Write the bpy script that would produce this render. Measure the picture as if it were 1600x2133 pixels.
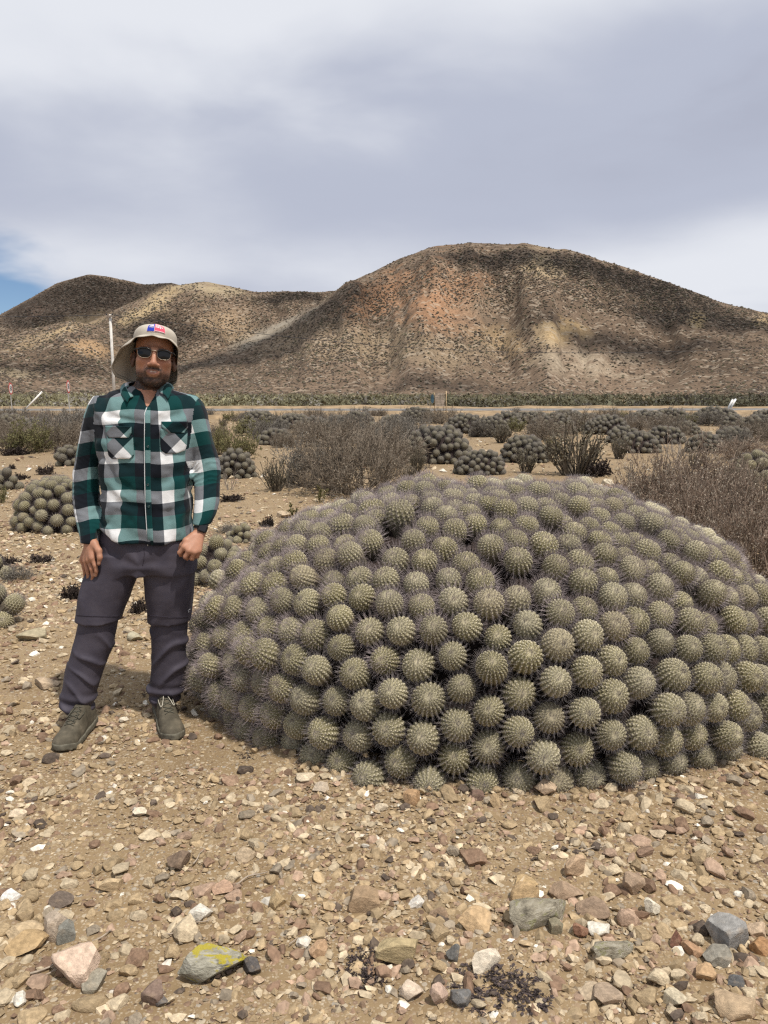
import bpy, math, random
import numpy as np
from mathutils import Vector, Matrix, Euler
from mathutils.bvhtree import BVHTree

for _o in list(bpy.data.objects):
    bpy.data.objects.remove(_o, do_unlink=True)
SC = bpy.context.scene
COL = SC.collection
R = math.radians
PI = math.pi

# ------------------------------------------------------------------ camera
FPX, CX, CY = 1602.0, 800.0, 1066.5        # focal length and centre of the 1600 x 2133 photograph
PITCH, CAMZ = R(8.9), 1.51
cam_data = bpy.data.cameras.new('camera')
cam_data.sensor_fit = 'VERTICAL'
cam_data.sensor_height = 36.0
cam_data.lens = 36.0 * FPX / 2133.0
cam_data.clip_start = 0.05
cam_data.clip_end = 9000
cam = bpy.data.objects.new('camera', cam_data)
COL.objects.link(cam)
cam.location = (0, 0, CAMZ)
cam.rotation_euler = (R(90) - PITCH, 0, 0)
SC.camera = cam

# ------------------------------------------------------------------ sun
SUN_EL, SUN_AZ = R(65), R(138)             # azimuth clockwise from +Y (the view direction)
SUN = Vector((math.cos(SUN_EL) * math.sin(SUN_AZ), math.cos(SUN_EL) * math.cos(SUN_AZ), math.sin(SUN_EL)))
sd = bpy.data.lights.new('sun', 'SUN')
sd.energy = 4.6
sd.angle = R(2.0)
sd.color = (1.0, 0.945, 0.855)
so = bpy.data.objects.new('sun', sd)
COL.objects.link(so)
so.rotation_euler = (-SUN).to_track_quat('-Z', 'Y').to_euler()

# ------------------------------------------------------------------ world: clear sky seen through a broken cloud deck
world = bpy.data.worlds.new('World')
SC.world = world
world.use_nodes = True
wn, wl = world.node_tree.nodes, world.node_tree.links
wn.clear()


def N(t, **kw):
    n = wn.new(t)
    for k, v in kw.items():
        setattr(n, k, v)
    return n


def wmath(op, a, b=None, c=None, clamp=False):
    n = N('ShaderNodeMath', operation=op, use_clamp=clamp)
    for i, v in enumerate((a, b, c)):
        if v is None:
            continue
        if hasattr(v, 'is_linked'):
            wl.new(v, n.inputs[i])
        else:
            n.inputs[i].default_value = v
    return n.outputs[0]


def wrange(v, a, b, c=0.0, d=1.0):
    n = N('ShaderNodeMapRange', interpolation_type='SMOOTHSTEP')
    wl.new(v, n.inputs[0])
    for i, q in enumerate((a, b, c, d)):
        n.inputs[i + 1].default_value = q
    return n.outputs[0]


sky = N('ShaderNodeTexSky', sky_type='NISHITA')
sky.sun_disc = False
sky.sun_elevation = SUN_EL
sky.sun_rotation = SUN_AZ
sky.altitude = 2500
sky.air_density = 1.0
sky.ozone_density = 4.0
sky.dust_density = 0.0
bg_sky = N('ShaderNodeBackground')
bg_sky.inputs[1].default_value = 0.095
wl.new(sky.outputs[0], bg_sky.inputs[0])
tc = N('ShaderNodeTexCoord')
sep = N('ShaderNodeSeparateXYZ')
wl.new(tc.outputs['Generated'], sep.inputs[0])
DX, DY, DZ = sep.outputs
# the cloud base is a flat deck high above: where a view ray meets it
zc = wmath('MAXIMUM', wmath('ADD', DZ, 0.16), 0.05)
u = wmath('DIVIDE', DX, zc)
v = wmath('DIVIDE', DY, zc)
comb = N('ShaderNodeCombineXYZ')
wl.new(u, comb.inputs[0])
wl.new(v, comb.inputs[1])
comb.inputs[2].default_value = 3.1


def wnoise(scale, detail, rough, off, dist=0.0, stretch=(1, 1, 1)):
    m = N('ShaderNodeMapping')
    m.inputs['Location'].default_value = off
    m.inputs['Scale'].default_value = stretch
    wl.new(comb.outputs[0], m.inputs[0])
    n = N('ShaderNodeTexNoise')
    n.inputs['Scale'].default_value = scale
    n.inputs['Detail'].default_value = detail
    n.inputs['Roughness'].default_value = rough
    n.inputs['Distortion'].default_value = dist
    wl.new(m.outputs[0], n.inputs['Vector'])
    return n.outputs[0]


n_big = wnoise(0.62, 2.0, 0.45, (1.7, 0.9, 0.0), 0.15)
n_mid = wnoise(1.7, 4.0, 0.5, (4.2, 8.1, 0.0), 0.3)
n_fine = wnoise(5.5, 5.0, 0.55, (0.3, 2.2, 0.0), 0.2)
el = DZ
# grey underside of one cloud bank across the view, bright edges above and below it
az = wmath('ARCTAN2', DX, DY)
bank_c = wmath('ADD', 0.262, wmath('MULTIPLY', az, 0.06))
bank_d = wmath('DIVIDE', wmath('SUBTRACT', wmath('ADD', el, wmath('MULTIPLY', wmath('SUBTRACT', n_mid, 0.5), 0.10)), bank_c), 0.095)
bank = wmath('POWER', 2.718, wmath('MULTIPLY', wmath('MULTIPLY', bank_d, bank_d), -1.0))
light = wmath('ADD', wmath('MULTIPLY', wmath('SUBTRACT', n_big, 0.5), 1.25), wmath('MULTIPLY', wmath('SUBTRACT', n_mid, 0.5), 0.40))
light = wmath('ADD', light, wmath('MULTIPLY', wmath('SUBTRACT', n_fine, 0.5), 0.09))
light = wmath('ADD', wmath('SUBTRACT', wmath('ADD', 0.86, wmath('MULTIPLY', wmath('MAXIMUM', el, 0.0), 0.55)), wmath('MULTIPLY', bank, 0.50)), light)
cr = N('ShaderNodeValToRGB')
cr.color_ramp.interpolation = 'EASE'
e = cr.color_ramp.elements
e[0].position, e[0].color = 0.0, (0.350, 0.370, 0.465, 1)
e[1].position, e[1].color = 1.0, (0.830, 0.855, 0.915, 1)
m_ = e.new(0.5)
m_.color = (0.515, 0.552, 0.668, 1)
wl.new(light, cr.inputs[0])
bg_cl = N('ShaderNodeBackground')
wl.new(cr.outputs[0], bg_cl.inputs[0])
bg_cl.inputs[1].default_value = 1.0
# openings in the deck: low on the left of the view and a few thin ones elsewhere
hole = wmath('SUBTRACT', wmath('ADD', wmath('MULTIPLY', az, -1.0), wmath('MULTIPLY', wmath('SUBTRACT', n_mid, 0.5), 0.30)), wmath('MULTIPLY', wmath('MAXIMUM', el, 0.0), 1.75))
hole = wrange(hole, 0.12, 0.25)
thin = wrange(wnoise(0.9, 3.0, 0.5, (7.7, 3.3, 0.0)), 0.66, 0.80, 0.0, 0.6)
mask = wmath('MAXIMUM', wmath('MULTIPLY', hole, wrange(el, 0.34, 0.16)), wmath('MULTIPLY', thin, wrange(el, 0.42, 0.6)), clamp=True)
mixs = N('ShaderNodeMixShader')
wl.new(mask, mixs.inputs[0])
wl.new(bg_cl.outputs[0], mixs.inputs[1])
wl.new(bg_sky.outputs[0], mixs.inputs[2])
wout = N('ShaderNodeOutputWorld')
wl.new(mixs.outputs[0], wout.inputs[0])

# ------------------------------------------------------------------ colour management, render settings
SC.view_settings.view_transform = 'Standard'
SC.view_settings.look = 'None'
SC.view_settings.exposure = -0.08
SC.view_settings.gamma = 1.0
SC.view_settings.use_curve_mapping = False
SC.render.engine = 'CYCLES'
SC.cycles.max_bounces = 5
SC.cycles.diffuse_bounces = 3
SC.cycles.glossy_bounces = 2
SC.cycles.transmission_bounces = 3
SC.cycles.use_denoising = False
SC.cycles.filter_width = 1.3

# ------------------------------------------------------------------ helpers: where a pixel of the photograph meets the place


def ray(px, py):
    dx, dy = (px - CX) / FPX, (CY - py) / FPX
    return Vector((dx, math.cos(PITCH) + dy * math.sin(PITCH), -math.sin(PITCH) + dy * math.cos(PITCH)))


def G(px, py):                              # point on the level ground
    d = ray(px, py)
    t = CAMZ / -d.z
    return Vector((d.x * t, d.y * t, 0))


def W(px, py, Y):                           # point at distance Y in front of the camera
    d = ray(px, py)
    t = Y / d.y
    return Vector((d.x * t, Y, CAMZ + d.z * t))


def depth(p):
    return p[1] * math.cos(PITCH) - (p[2] - CAMZ) * math.sin(PITCH)


# ------------------------------------------------------------------ helpers: noise

def _h(ix, iy, iz, seed):
    with np.errstate(over='ignore'):
        n = (ix.astype(np.int64) * 374761393 + iy.astype(np.int64) * 668265263 + iz.astype(np.int64) * 2147483647 + seed * 1274126177) & 0xffffffff
        n = ((n ^ (n >> 13)) * 1274126177) & 0xffffffff
        n = ((n ^ (n >> 16)) * 2246822519) & 0xffffffff
        n = n ^ (n >> 15)
    return (n & 0xffffff).astype(np.float64) / 0xffffff


def vnoise(x, y, z=0.0, seed=0):            # smooth value noise, -1 .. 1
    x, y, z = np.broadcast_arrays(np.asarray(x, float), np.asarray(y, float), np.asarray(z, float))
    ix, iy, iz = np.floor(x), np.floor(y), np.floor(z)
    fx, fy, fz = x - ix, y - iy, z - iz
    s = lambda t: t * t * t * (t * (t * 6 - 15) + 10)
    fx, fy, fz = s(fx), s(fy), s(fz)
    r = 0
    for dx in (0, 1):
        for dy in (0, 1):
            for dz in (0, 1):
                w = (fx if dx else 1 - fx) * (fy if dy else 1 - fy) * (fz if dz else 1 - fz)
                r = r + w * _h(ix + dx, iy + dy, iz + dz, seed)
    return r * 2 - 1


def fbm(x, y, z=0.0, seed=0, octaves=4, gain=0.5):
    r, a, f = 0, 1.0, 1.0
    for o in range(octaves):
        r = r + a * vnoise(np.asarray(x) * f, np.asarray(y) * f, np.asarray(z) * f, seed + o * 17)
        a *= gain
        f *= 2.03
    return r


# ------------------------------------------------------------------ helpers: meshes and objects

def mesh_np(name, verts, faces, smooth=False, mats=(), col=None, uv=None, midx=None):
    """verts (n,3), faces: one (m,3) or (m,4) array or a list of such arrays"""
    if isinstance(faces, np.ndarray):
        faces = [faces]
    faces = [np.asarray(f, dtype=np.int32) for f in faces if len(f)]
    me = bpy.data.meshes.new(name)
    verts = np.asarray(verts, dtype=np.float32)
    loops = np.concatenate([f.ravel() for f in faces])
    sizes = np.concatenate([np.full(len(f), f.shape[1], dtype=np.int32) for f in faces])
    starts = np.concatenate([[0], np.cumsum(sizes)[:-1]]).astype(np.int32)
    me.vertices.add(len(verts))
    me.vertices.foreach_set('co', verts.ravel())
    me.loops.add(len(loops))
    me.loops.foreach_set('vertex_index', loops)
    me.polygons.add(len(sizes))
    me.polygons.foreach_set('loop_start', starts)
    me.polygons.foreach_set('loop_total', sizes)
    me.polygons.foreach_set('use_smooth', np.full(len(sizes), bool(smooth)))
    if midx is not None:
        me.polygons.foreach_set('material_index', np.asarray(midx, dtype=np.int32))
    for m in mats:
        me.materials.append(m)
    me.update(calc_edges=True)
    if col is not None:
        c = np.ones((len(verts), 4), dtype=np.float32)
        c[:, :3] = np.asarray(col)[:, :3]
        a = me.attributes.new('Col', 'FLOAT_COLOR', 'POINT')
        a.data.foreach_set('color', c.ravel())
    if uv is not None:
        a = me.attributes.new('cloth', 'FLOAT_VECTOR', 'POINT')
        q = np.zeros((len(verts), 3), dtype=np.float32)
        q[:, :2] = uv
        a.data.foreach_set('vector', q.ravel())
    me.validate(clean_customdata=False)
    return me


def link(name, me, parent=None, loc=(0, 0, 0), rot=(0, 0, 0), scale=(1, 1, 1)):
    o = bpy.data.objects.new(name, me)
    COL.objects.link(o)
    o.location, o.rotation_euler, o.scale = loc, rot, scale
    if parent is not None:
        o.parent = parent
    return o


def tag(o, label=None, cat=None, group=None, kind=None):
    for k, q in (('label', label), ('category', cat), ('group', group), ('kind', kind)):
        if q:
            o[k] = q
    return o


class Geo:
    """collects vertex and face blocks into one mesh"""

    def __init__(self):
        self.v, self.f, self.c, self.m, self.n = [], {3: [], 4: []}, [], {3: [], 4: []}, 0

    def add(self, v, f, c=(1, 1, 1), m=0):
        v = np.asarray(v, float)
        f = np.asarray(f, int)
        self.v.append(v)
        self.f[f.shape[1]].append(f + self.n)
        self.m[f.shape[1]].append(np.full(len(f), m))
        c = np.asarray(c, float)
        self.c.append(np.broadcast_to(c, (len(v), 3)))
        self.n += len(v)
        return self

    def mesh(self, name, mats, smooth=False):
        fs = [np.concatenate(self.f[k]) for k in (3, 4) if self.f[k]]
        ms = np.concatenate([np.concatenate(self.m[k]) for k in (3, 4) if self.f[k]])
        return mesh_np(name, np.concatenate(self.v), fs, smooth, mats, col=np.concatenate(self.c), midx=ms)


def box(cx, cy, cz, sx, sy, sz):
    v = np.array([[x, y, z] for x in (-.5, .5) for y in (-.5, .5) for z in (-.5, .5)]) * (sx, sy, sz) + (cx, cy, cz)
    f = np.array([[0, 1, 3, 2], [4, 6, 7, 5], [0, 4, 5, 1], [2, 3, 7, 6], [0, 2, 6, 4], [1, 5, 7, 3]])
    return v, f


def tube(path, rad, n=8, caps=True):
    """a round tube along a path; returns verts, quads"""
    P = np.asarray(path, float)
    rad = np.broadcast_to(np.asarray(rad, float), (len(P),))
    T = np.gradient(P, axis=0)
    T /= np.linalg.norm(T, axis=1)[:, None] + 1e-12
    ref = np.array([0, 0, 1.0]) if abs(T[0][2]) < 0.9 else np.array([1.0, 0, 0])
    V = []
    for p, t, r in zip(P, T, rad):
        a = np.cross(t, ref)
        a /= np.linalg.norm(a) + 1e-12
        b = np.cross(t, a)
        ref = np.cross(a, t)
        th = np.arange(n) * 2 * PI / n
        V.append(p + r * (np.cos(th)[:, None] * a + np.sin(th)[:, None] * b))
    V = np.concatenate(V)
    F = []
    for i in range(len(P) - 1):
        for k in range(n):
            F.append([i * n + k, i * n + (k + 1) % n, (i + 1) * n + (k + 1) % n, (i + 1) * n + k])
    if caps:
        c0 = len(V)
        V = np.concatenate([V, P[:1], P[-1:]])
        e0 = (len(P) - 1) * n
        for k in range(0, n):
            F.append([c0, c0, (k + 1) % n, k])
            F.append([c0 + 1, c0 + 1, e0 + k, e0 + (k + 1) % n])
    F = np.array(F)
    return V, F


def add_tube(g, path, rad, n=8, c=(1, 1, 1), m=0, caps=True):
    V, F = tube(path, rad, n, caps)
    tri = F[:, 0] == F[:, 1]
    g.v.append(V)
    g.c.append(np.broadcast_to(np.asarray(c, float), (len(V), 3)))
    if (~tri).any():
        g.f[4].append(F[~tri] + g.n)
        g.m[4].append(np.full((~tri).sum(), m))
    if tri.any():
        g.f[3].append(F[tri][:, 1:] + g.n)
        g.m[3].append(np.full(tri.sum(), m))
    g.n += len(V)


def prisms(P0, P1, r0, r1):
    """many three-sided tapering twigs at once: (n,3),(n,3),(n,),(n,) -> verts, tris"""
    P0, P1 = np.asarray(P0, float), np.asarray(P1, float)
    n = len(P0)
    d = P1 - P0
    d /= np.linalg.norm(d, axis=1)[:, None] + 1e-12
    ref = np.where(np.abs(d[:, 2:3]) < 0.9, np.array([[0, 0, 1.0]]), np.array([[1.0, 0, 0]]))
    a = np.cross(d, ref)
    a /= np.linalg.norm(a, axis=1)[:, None] + 1e-12
    b = np.cross(d, a)
    V = np.zeros((n, 6, 3))
    for k in range(3):
        o = math.cos(k * 2.0944) * a + math.sin(k * 2.0944) * b
        V[:, k] = P0 + o * np.asarray(r0)[:, None]
        V[:, 3 + k] = P1 + o * np.asarray(r1)[:, None]
    base = np.arange(n)[:, None] * 6
    F = np.concatenate([base + np.array([[k, (k + 1) % 3, 3 + (k + 1) % 3, 3 + k]]) for k in range(3)])
    return V.reshape(-1, 3), F


def needles(P, D, L, r):
    """many three-sided pointed spines: verts, tris"""
    P, D = np.asarray(P, float), np.asarray(D, float)
    n = len(P)
    ref = np.where(np.abs(D[:, 2:3]) < 0.9, np.array([[0, 0, 1.0]]), np.array([[1.0, 0, 0]]))
    a = np.cross(D, ref)
    a /= np.linalg.norm(a, axis=1)[:, None] + 1e-12
    b = np.cross(D, a)
    V = np.zeros((n, 4, 3))
    r = np.broadcast_to(np.asarray(r, float), (n,))
    for k in range(3):
        V[:, k] = P + (math.cos(k * 2.0944) * a + math.sin(k * 2.0944) * b) * r[:, None]
    V[:, 3] = P + D * np.asarray(L)[:, None]
    base = np.arange(n)[:, None] * 4
    F = np.concatenate([base + np.array([[k, (k + 1) % 3, 3]]) for k in range(3)])
    return V.reshape(-1, 3), F


# ------------------------------------------------------------------ helpers: materials

class Mat:
    def __init__(self, name, rough=0.9, spec=0.25):
        self.m = bpy.data.materials.new(name)
        self.m.use_nodes = True
        self.n, self.l = self.m.node_tree.nodes, self.m.node_tree.links
        self.b = self.n['Principled BSDF']
        self.b.inputs['Roughness'].default_value = rough
        self.b.inputs['Specular IOR Level'].default_value = spec

    def node(self, t, **kw):
        n = self.n.new(t)
        for k, q in kw.items():
            setattr(n, k, q)
        return n

    def put(self, sock, v):
        if hasattr(v, 'is_linked'):
            self.l.new(v, sock)
        else:
            sock.default_value = v

    def attr(self, name='Col', out='Color'):
        a = self.node('ShaderNodeAttribute', attribute_name=name)
        return a.outputs[out]

    def coord(self, which='Object'):
        return self.node('ShaderNodeTexCoord').outputs[which]

    def noise(self, vec, scale, detail=3.0, rough=0.55, out=0, dist=0.0):
        n = self.node('ShaderNodeTexNoise')
        self.l.new(vec, n.inputs['Vector'])
        n.inputs['Scale'].default_value = scale
        n.inputs['Detail'].default_value = detail
        n.inputs['Roughness'].default_value = rough
        n.inputs['Distortion'].default_value = dist
        return n.outputs[out]

    def voronoi(self, vec, scale, feature='F1', out='Distance', rnd=1.0):
        n = self.node('ShaderNodeTexVoronoi', feature=feature)
        self.l.new(vec, n.inputs['Vector'])
        n.inputs['Scale'].default_value = scale
        n.inputs['Randomness'].default_value = rnd
        return n.outputs[out]

    def math(self, op, a, b=0.0, c=None, clamp=False):
        n = self.node('ShaderNodeMath', operation=op, use_clamp=clamp)
        self.put(n.inputs[0], a)
        self.put(n.inputs[1], b)
        if c is not None:
            self.put(n.inputs[2], c)
        return n.outputs[0]

    def range(self, v, a, b, c=0.0, d=1.0, smooth=True):
        n = self.node('ShaderNodeMapRange')
        if smooth:
            n.interpolation_type = 'SMOOTHSTEP'
        self.put(n.inputs[0], v)
        for i, q in enumerate((a, b, c, d)):
            n.inputs[i + 1].default_value = q
        return n.outputs[0]

    def mix(self, f, a, b, blend='MIX'):
        n = self.node('ShaderNodeMix', data_type='RGBA', blend_type=blend)
        self.put(n.inputs[0], f)
        for s, q in ((n.inputs[6], a), (n.inputs[7], b)):
            if hasattr(q, 'is_linked'):
                self.l.new(q, s)
            else:
                s.default_value = (q[0], q[1], q[2], 1)
        return n.outputs[2]

    def ramp(self, v, stops):
        n = self.node('ShaderNodeValToRGB')
        self.l.new(v, n.inputs[0])
        e = n.color_ramp.elements
        while len(e) < len(stops):
            e.new(0.5)
        for k, (p, c) in enumerate(stops):
            e[k].position = p
            e[k].color = (c[0], c[1], c[2], 1)
        return n.outputs[0]

    def scale_col(self, col, f):
        n = self.node('ShaderNodeVectorMath', operation='SCALE')
        self.l.new(col, n.inputs[0])
        self.put(n.inputs['Scale'], f)
        return n.outputs[0]

    def color(self, v):
        s = self.b.inputs['Base Color']
        if hasattr(v, 'is_linked'):
            self.l.new(v, s)
        else:
            s.default_value = (v[0], v[1], v[2], 1)
        return self

    def bump(self, h, strength=0.3, dist=0.01):
        n = self.node('ShaderNodeBump')
        n.inputs['Strength'].default_value = strength
        n.inputs['Distance'].default_value = dist
        self.l.new(h, n.inputs['Height'])
        self.l.new(n.outputs[0], self.b.inputs['Normal'])
        return self


def simple(name, c, rough=0.8, spec=0.25, vary=0.25, scale=30.0, bump=0.0, metal=0.0):
    m = Mat(name, rough, spec)
    co = m.coord()
    nz = m.noise(co, scale, 4.0)
    m.color(m.scale_col(m.mix(0.0, c, c), m.range(nz, 0.3, 0.7, 1 - vary, 1 + vary)))
    m.b.inputs['Metallic'].default_value = metal
    if bump:
        m.bump(nz, bump, 0.004)
    return m.m


def srgb(r, g, b):
    f = lambda c: c / 12.92 if c <= 0.04045 else ((c + 0.055) / 1.055) ** 2.4
    return (f(r / 255), f(g / 255), f(b / 255))
# ================================================================== the land

def gz(x, y):
    """height of the stony flat"""
    x, y = np.asarray(x, float), np.asarray(y, float)
    near = np.exp(-np.maximum(np.hypot(x, y) - 6, 0) / 18)
    a = 0.030 * fbm(x * 0.55, y * 0.55, 0, 5, 2) + 0.010 * fbm(x * 2.6, y * 2.6, 0, 9, 2)
    man = np.exp(-(((x + 1.19) / 0.5) ** 2 + ((y - 3.25) / 0.45) ** 2) * 1.2)
    a = a * (1 - 0.92 * man)
    far = 0.10 * fbm(x * 0.06, y * 0.06, 0, 12, 2) * np.clip((np.hypot(x, y) - 8) / 20, 0, 1)
    return a * (0.25 + 0.75 * near) + far


def gzf(x, y):
    return float(gz(x, y))


# --- ground sheet
ys = np.concatenate([np.linspace(-40, -2, 12), np.linspace(-1.0, 1.0, 10), np.arange(1.05, 7.5, 0.042),
                     7.5 * (60 / 7.5) ** np.linspace(0, 1, 130), 60 * (1700 / 60) ** np.linspace(0.02, 1, 50)])
xs_p = np.concatenate([np.arange(0, 4.2, 0.045), 4.2 * (1300 / 4.2) ** np.linspace(0.012, 1, 80)])
xs = np.concatenate([-xs_p[:0:-1], xs_p])
GX, GY = np.meshgrid(xs, ys)
GZ = gz(GX, GY) + 0.0045 * fbm(GX * 9, GY * 9, 0, 21, 3) * np.exp(-np.maximum(np.abs(GY) - 6, 0) / 3)
ny, nx = GX.shape
idx = np.arange(ny * nx).reshape(ny, nx)
quads = np.stack([idx[:-1, :-1], idx[:-1, 1:], idx[1:, 1:], idx[1:, :-1]], -1).reshape(-1, 4)
m = Mat('sandy_soil', 0.95, 0.12)
co = m.coord()
big = m.noise(co, 0.55, 3.0)
mid = m.noise(co, 4.5, 5.0, 0.6)
grain = m.noise(co, 130.0, 3.0, 0.7)
vcell = m.voronoi(co, 95.0, 'F1', 'Color')
vdist = m.voronoi(co, 95.0, 'F1', 'Distance')
vc2 = m.voronoi(co, 210.0, 'F1', 'Color')
sepc = m.node('ShaderNodeSeparateColor')
m.l.new(vcell, sepc.inputs[0])
sepc2 = m.node('ShaderNodeSeparateColor')
m.l.new(vc2, sepc2.inputs[0])
sand = m.mix(m.range(big, 0.35, 0.65), (0.262, 0.184, 0.102), (0.305, 0.220, 0.128))
sand = m.mix(m.range(mid, 0.42, 0.72, 0, 0.65), sand, (0.205, 0.140, 0.078))
sand = m.mix(m.range(grain, 0.50, 0.85, 0, 0.55), sand, (0.40, 0.31, 0.20))
grit = m.ramp(sepc.outputs[1], [(0.0, (0.11, 0.075, 0.05)), (0.3, (0.27, 0.19, 0.12)), (0.6, (0.38, 0.29, 0.19)), (0.85, (0.52, 0.44, 0.33)), (1.0, (0.16, 0.13, 0.11))])
is_grit = m.math('MULTIPLY', m.math('GREATER_THAN', sepc.outputs[0], 0.52), m.math('LESS_THAN', vdist, 0.40))
sand = m.mix(is_grit, sand, grit)
v3c = m.voronoi(co, 44.0, 'F1', 'Color', 1.0)
v3d = m.voronoi(co, 44.0, 'F1', 'Distance', 1.0)
sep3 = m.node('ShaderNodeSeparateColor')
m.l.new(v3c, sep3.inputs[0])
chips = m.ramp(sep3.outputs[1], [(0.0, (0.15, 0.10, 0.07)), (0.25, (0.27, 0.185, 0.125)), (0.5, (0.36, 0.265, 0.165)), (0.78, (0.47, 0.385, 0.275)), (1.0, (0.33, 0.29, 0.24))])
is_chip = m.math('MULTIPLY', m.math('GREATER_THAN', sep3.outputs[0], 0.50), m.math('LESS_THAN', m.math('ADD', v3d, m.math('MULTIPLY', grain, 0.12)), 0.44))
sand = m.mix(is_chip, sand, chips)
is_g2 = m.math('GREATER_THAN', sepc2.outputs[0], 0.86)
sand = m.mix(m.math('MULTIPLY', is_g2, 0.35), sand, (0.50, 0.42, 0.31))
m.color(m.scale_col(sand, 0.84))
hgt = m.math('ADD', m.math('MULTIPLY', is_grit, m.math('SUBTRACT', 0.45, vdist)), m.math('MULTIPLY', grain, 0.35))
hgt = m.math('ADD', hgt, m.math('MULTIPLY', is_chip, m.math('ADD', 0.35, m.math('MULTIPLY', m.math('SUBTRACT', 0.45, v3d), 1.2))))
m.bump(hgt, 0.55, 0.008)
M_SOIL = m.m
ground = link('ground', mesh_np('ground', np.stack([GX, GY, GZ], -1).reshape(-1, 3), quads, True, [M_SOIL]))
tag(ground, kind='structure')

# --- hills: ridges with their skylines, each at its own distance
def sky_fn(pts):
    a, t = [], []
    for px, py in pts:
        d = ray(px, py)
        a.append(math.atan2(d.x, d.y))
        t.append(d.z / math.hypot(d.x, d.y))
    return np.array(a), np.array(t)


HILLS = [
    # near distance, ridge distance, skyline
    (235, 600, [(-500, 816), (-100, 810), (150, 800), (300, 782), (430, 742), (540, 695), (620, 655), (690, 612), (760, 574), (830, 540), (900, 513), (980, 505),
                (1050, 508), (1120, 514), (1200, 526), (1300, 556), (1400, 592), (1500, 630), (1600, 652), (1800, 692), (2100, 735), (2600, 790), (3200, 812)]),
    (520, 860, [(-900, 790), (-300, 760), (0, 735), (150, 690), (250, 640), (330, 604), (385, 591), (430, 586), (480, 596), (530, 608), (590, 607), (650, 610), (720, 602), (820, 650), (1000, 760), (1300, 800)]),
    (820, 1230, [(-1200, 740), (-500, 722), (-200, 700), (0, 655), (60, 622), (120, 588), (185, 570), (230, 576), (300, 592), (355, 588), (400, 600), (520, 640), (700, 760), (1000, 800)]),
    (320, 540, [(-1200, 770), (-400, 745), (-100, 722), (0, 706), (80, 682), (150, 668), (200, 678), (280, 716), (380, 768), (500, 806), (800, 815)]),
]
nA, nR = 520, 200
azs = np.linspace(-0.95, 0.95, nA)
rs = 200 * (1750 / 200) ** np.linspace(0, 1, nR)
AZ, RR = np.meshgrid(azs, rs)
HH = np.full(AZ.shape, -6.0)
for k, (rb, rk, sl) in enumerate(HILLS):
    a, t = sky_fn(sl)
    Hk = CAMZ + rk * np.interp(azs, a, t)[None, :]
    wig = 1 + 0.10 * vnoise(AZ * 9, RR * 0 + k, 0, 31 + k)
    s = np.clip((RR - rb * wig) / (rk - rb * wig), 0, 1)
    prof = 0.45 * s ** 1.25 + 0.55 * (s * s * (3 - 2 * s)) ** 0.9
    back = np.clip((RR - rk) / (rk * 0.55), 0, 1.6)
    h = Hk * prof * (1 - back ** 2)
    spur = fbm(AZ * 21 + 0.4 * vnoise(RR / 130, AZ * 6, 0, 3), RR / 330, k, 41 + k, 4) * 0.085 + fbm(AZ * 34, RR / 110, k, 51, 3) * 0.014
    h = h + Hk * spur * np.clip(s * (1 - s) * 4, 0, 1) * (back <= 0)
    h = np.where(s <= 0, -6, h)
    sm = 5.0
    q = np.clip(0.5 + 0.5 * (h - HH) / sm, 0, 1)
    HH = HH * (1 - q) + h * q + sm * q * (1 - q)
HH += 0.35 * fbm(AZ * RR / 6, RR / 6, 0, 77, 2)
HX, HY = RR * np.sin(AZ), RR * np.cos(AZ)
# where each point of the slope stands in the view (used to lay the soil and painted-sun patches and the shrubs on the slopes)
HD = HY * math.cos(PITCH) - (HH - CAMZ) * math.sin(PITCH)
HPX = CX + FPX * HX / HD
HPY = CY - FPX * ((HH - CAMZ) * math.cos(PITCH) + HY * math.sin(PITCH)) / HD
soil = np.empty(HH.shape + (3,))
base = np.array([0.132, 0.095, 0.067])
n1 = fbm(HX / 70, HY / 70, HH / 40, 61, 4)
n2 = fbm(HX / 12, HY / 12, HH / 12, 62, 3)
soil[:] = base
soil *= (1 + 0.22 * n1 + 0.16 * n2)[..., None]
PATCH = [  # x, y, half width, half height, tilt, colour, strength; bare soil, with sunlit slopes painted in
    (800, 622, 80, 42, -25, (0.33, 0.185, 0.105), 0.9), (935, 615, 85, 75, 0, (0.31, 0.175, 0.100), 0.9), (1130, 556, 55, 34, 10, (0.37, 0.285, 0.175), 0.8),
    (1165, 700, 52, 30, -15, (0.40, 0.285, 0.150), 0.9), (1060, 715, 60, 24, 30, (0.34, 0.240, 0.135), 0.7), (1225, 762, 125, 42, 18, (0.36, 0.295, 0.215), 0.85),
    (1452, 666, 16, 22, 0, (0.38, 0.285, 0.150), 0.8), (1590, 668, 22, 14, 0, (0.36, 0.265, 0.150), 0.8), (318, 632, 80, 20, -32, (0.40, 0.300, 0.170), 0.9),
    (440, 602, 70, 18, 5, (0.36, 0.295, 0.190), 0.8), (120, 690, 105, 15, -18, (0.37, 0.275, 0.160), 0.9), (190, 722, 45, 16, 10, (0.38, 0.250, 0.140), 0.8),
    (560, 692, 90, 12, -28, (0.31, 0.285, 0.235), 0.7), (470, 665, 60, 30, 0, (0.32, 0.230, 0.145), 0.7), (700, 720, 160, 50, 0, (0.27, 0.205, 0.135), 0.6),
    (900, 740, 180, 40, 0, (0.27, 0.205, 0.135), 0.6), (75, 650, 30, 14, -20, (0.25, 0.165, 0.115), 0.6), (1000, 640, 60, 40, 0, (0.22, 0.165, 0.115), 0.5), (30, 780, 60, 10, 0, (0.30, 0.245, 0.16), 0.6)]
patchy = np.zeros(HH.shape)
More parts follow.
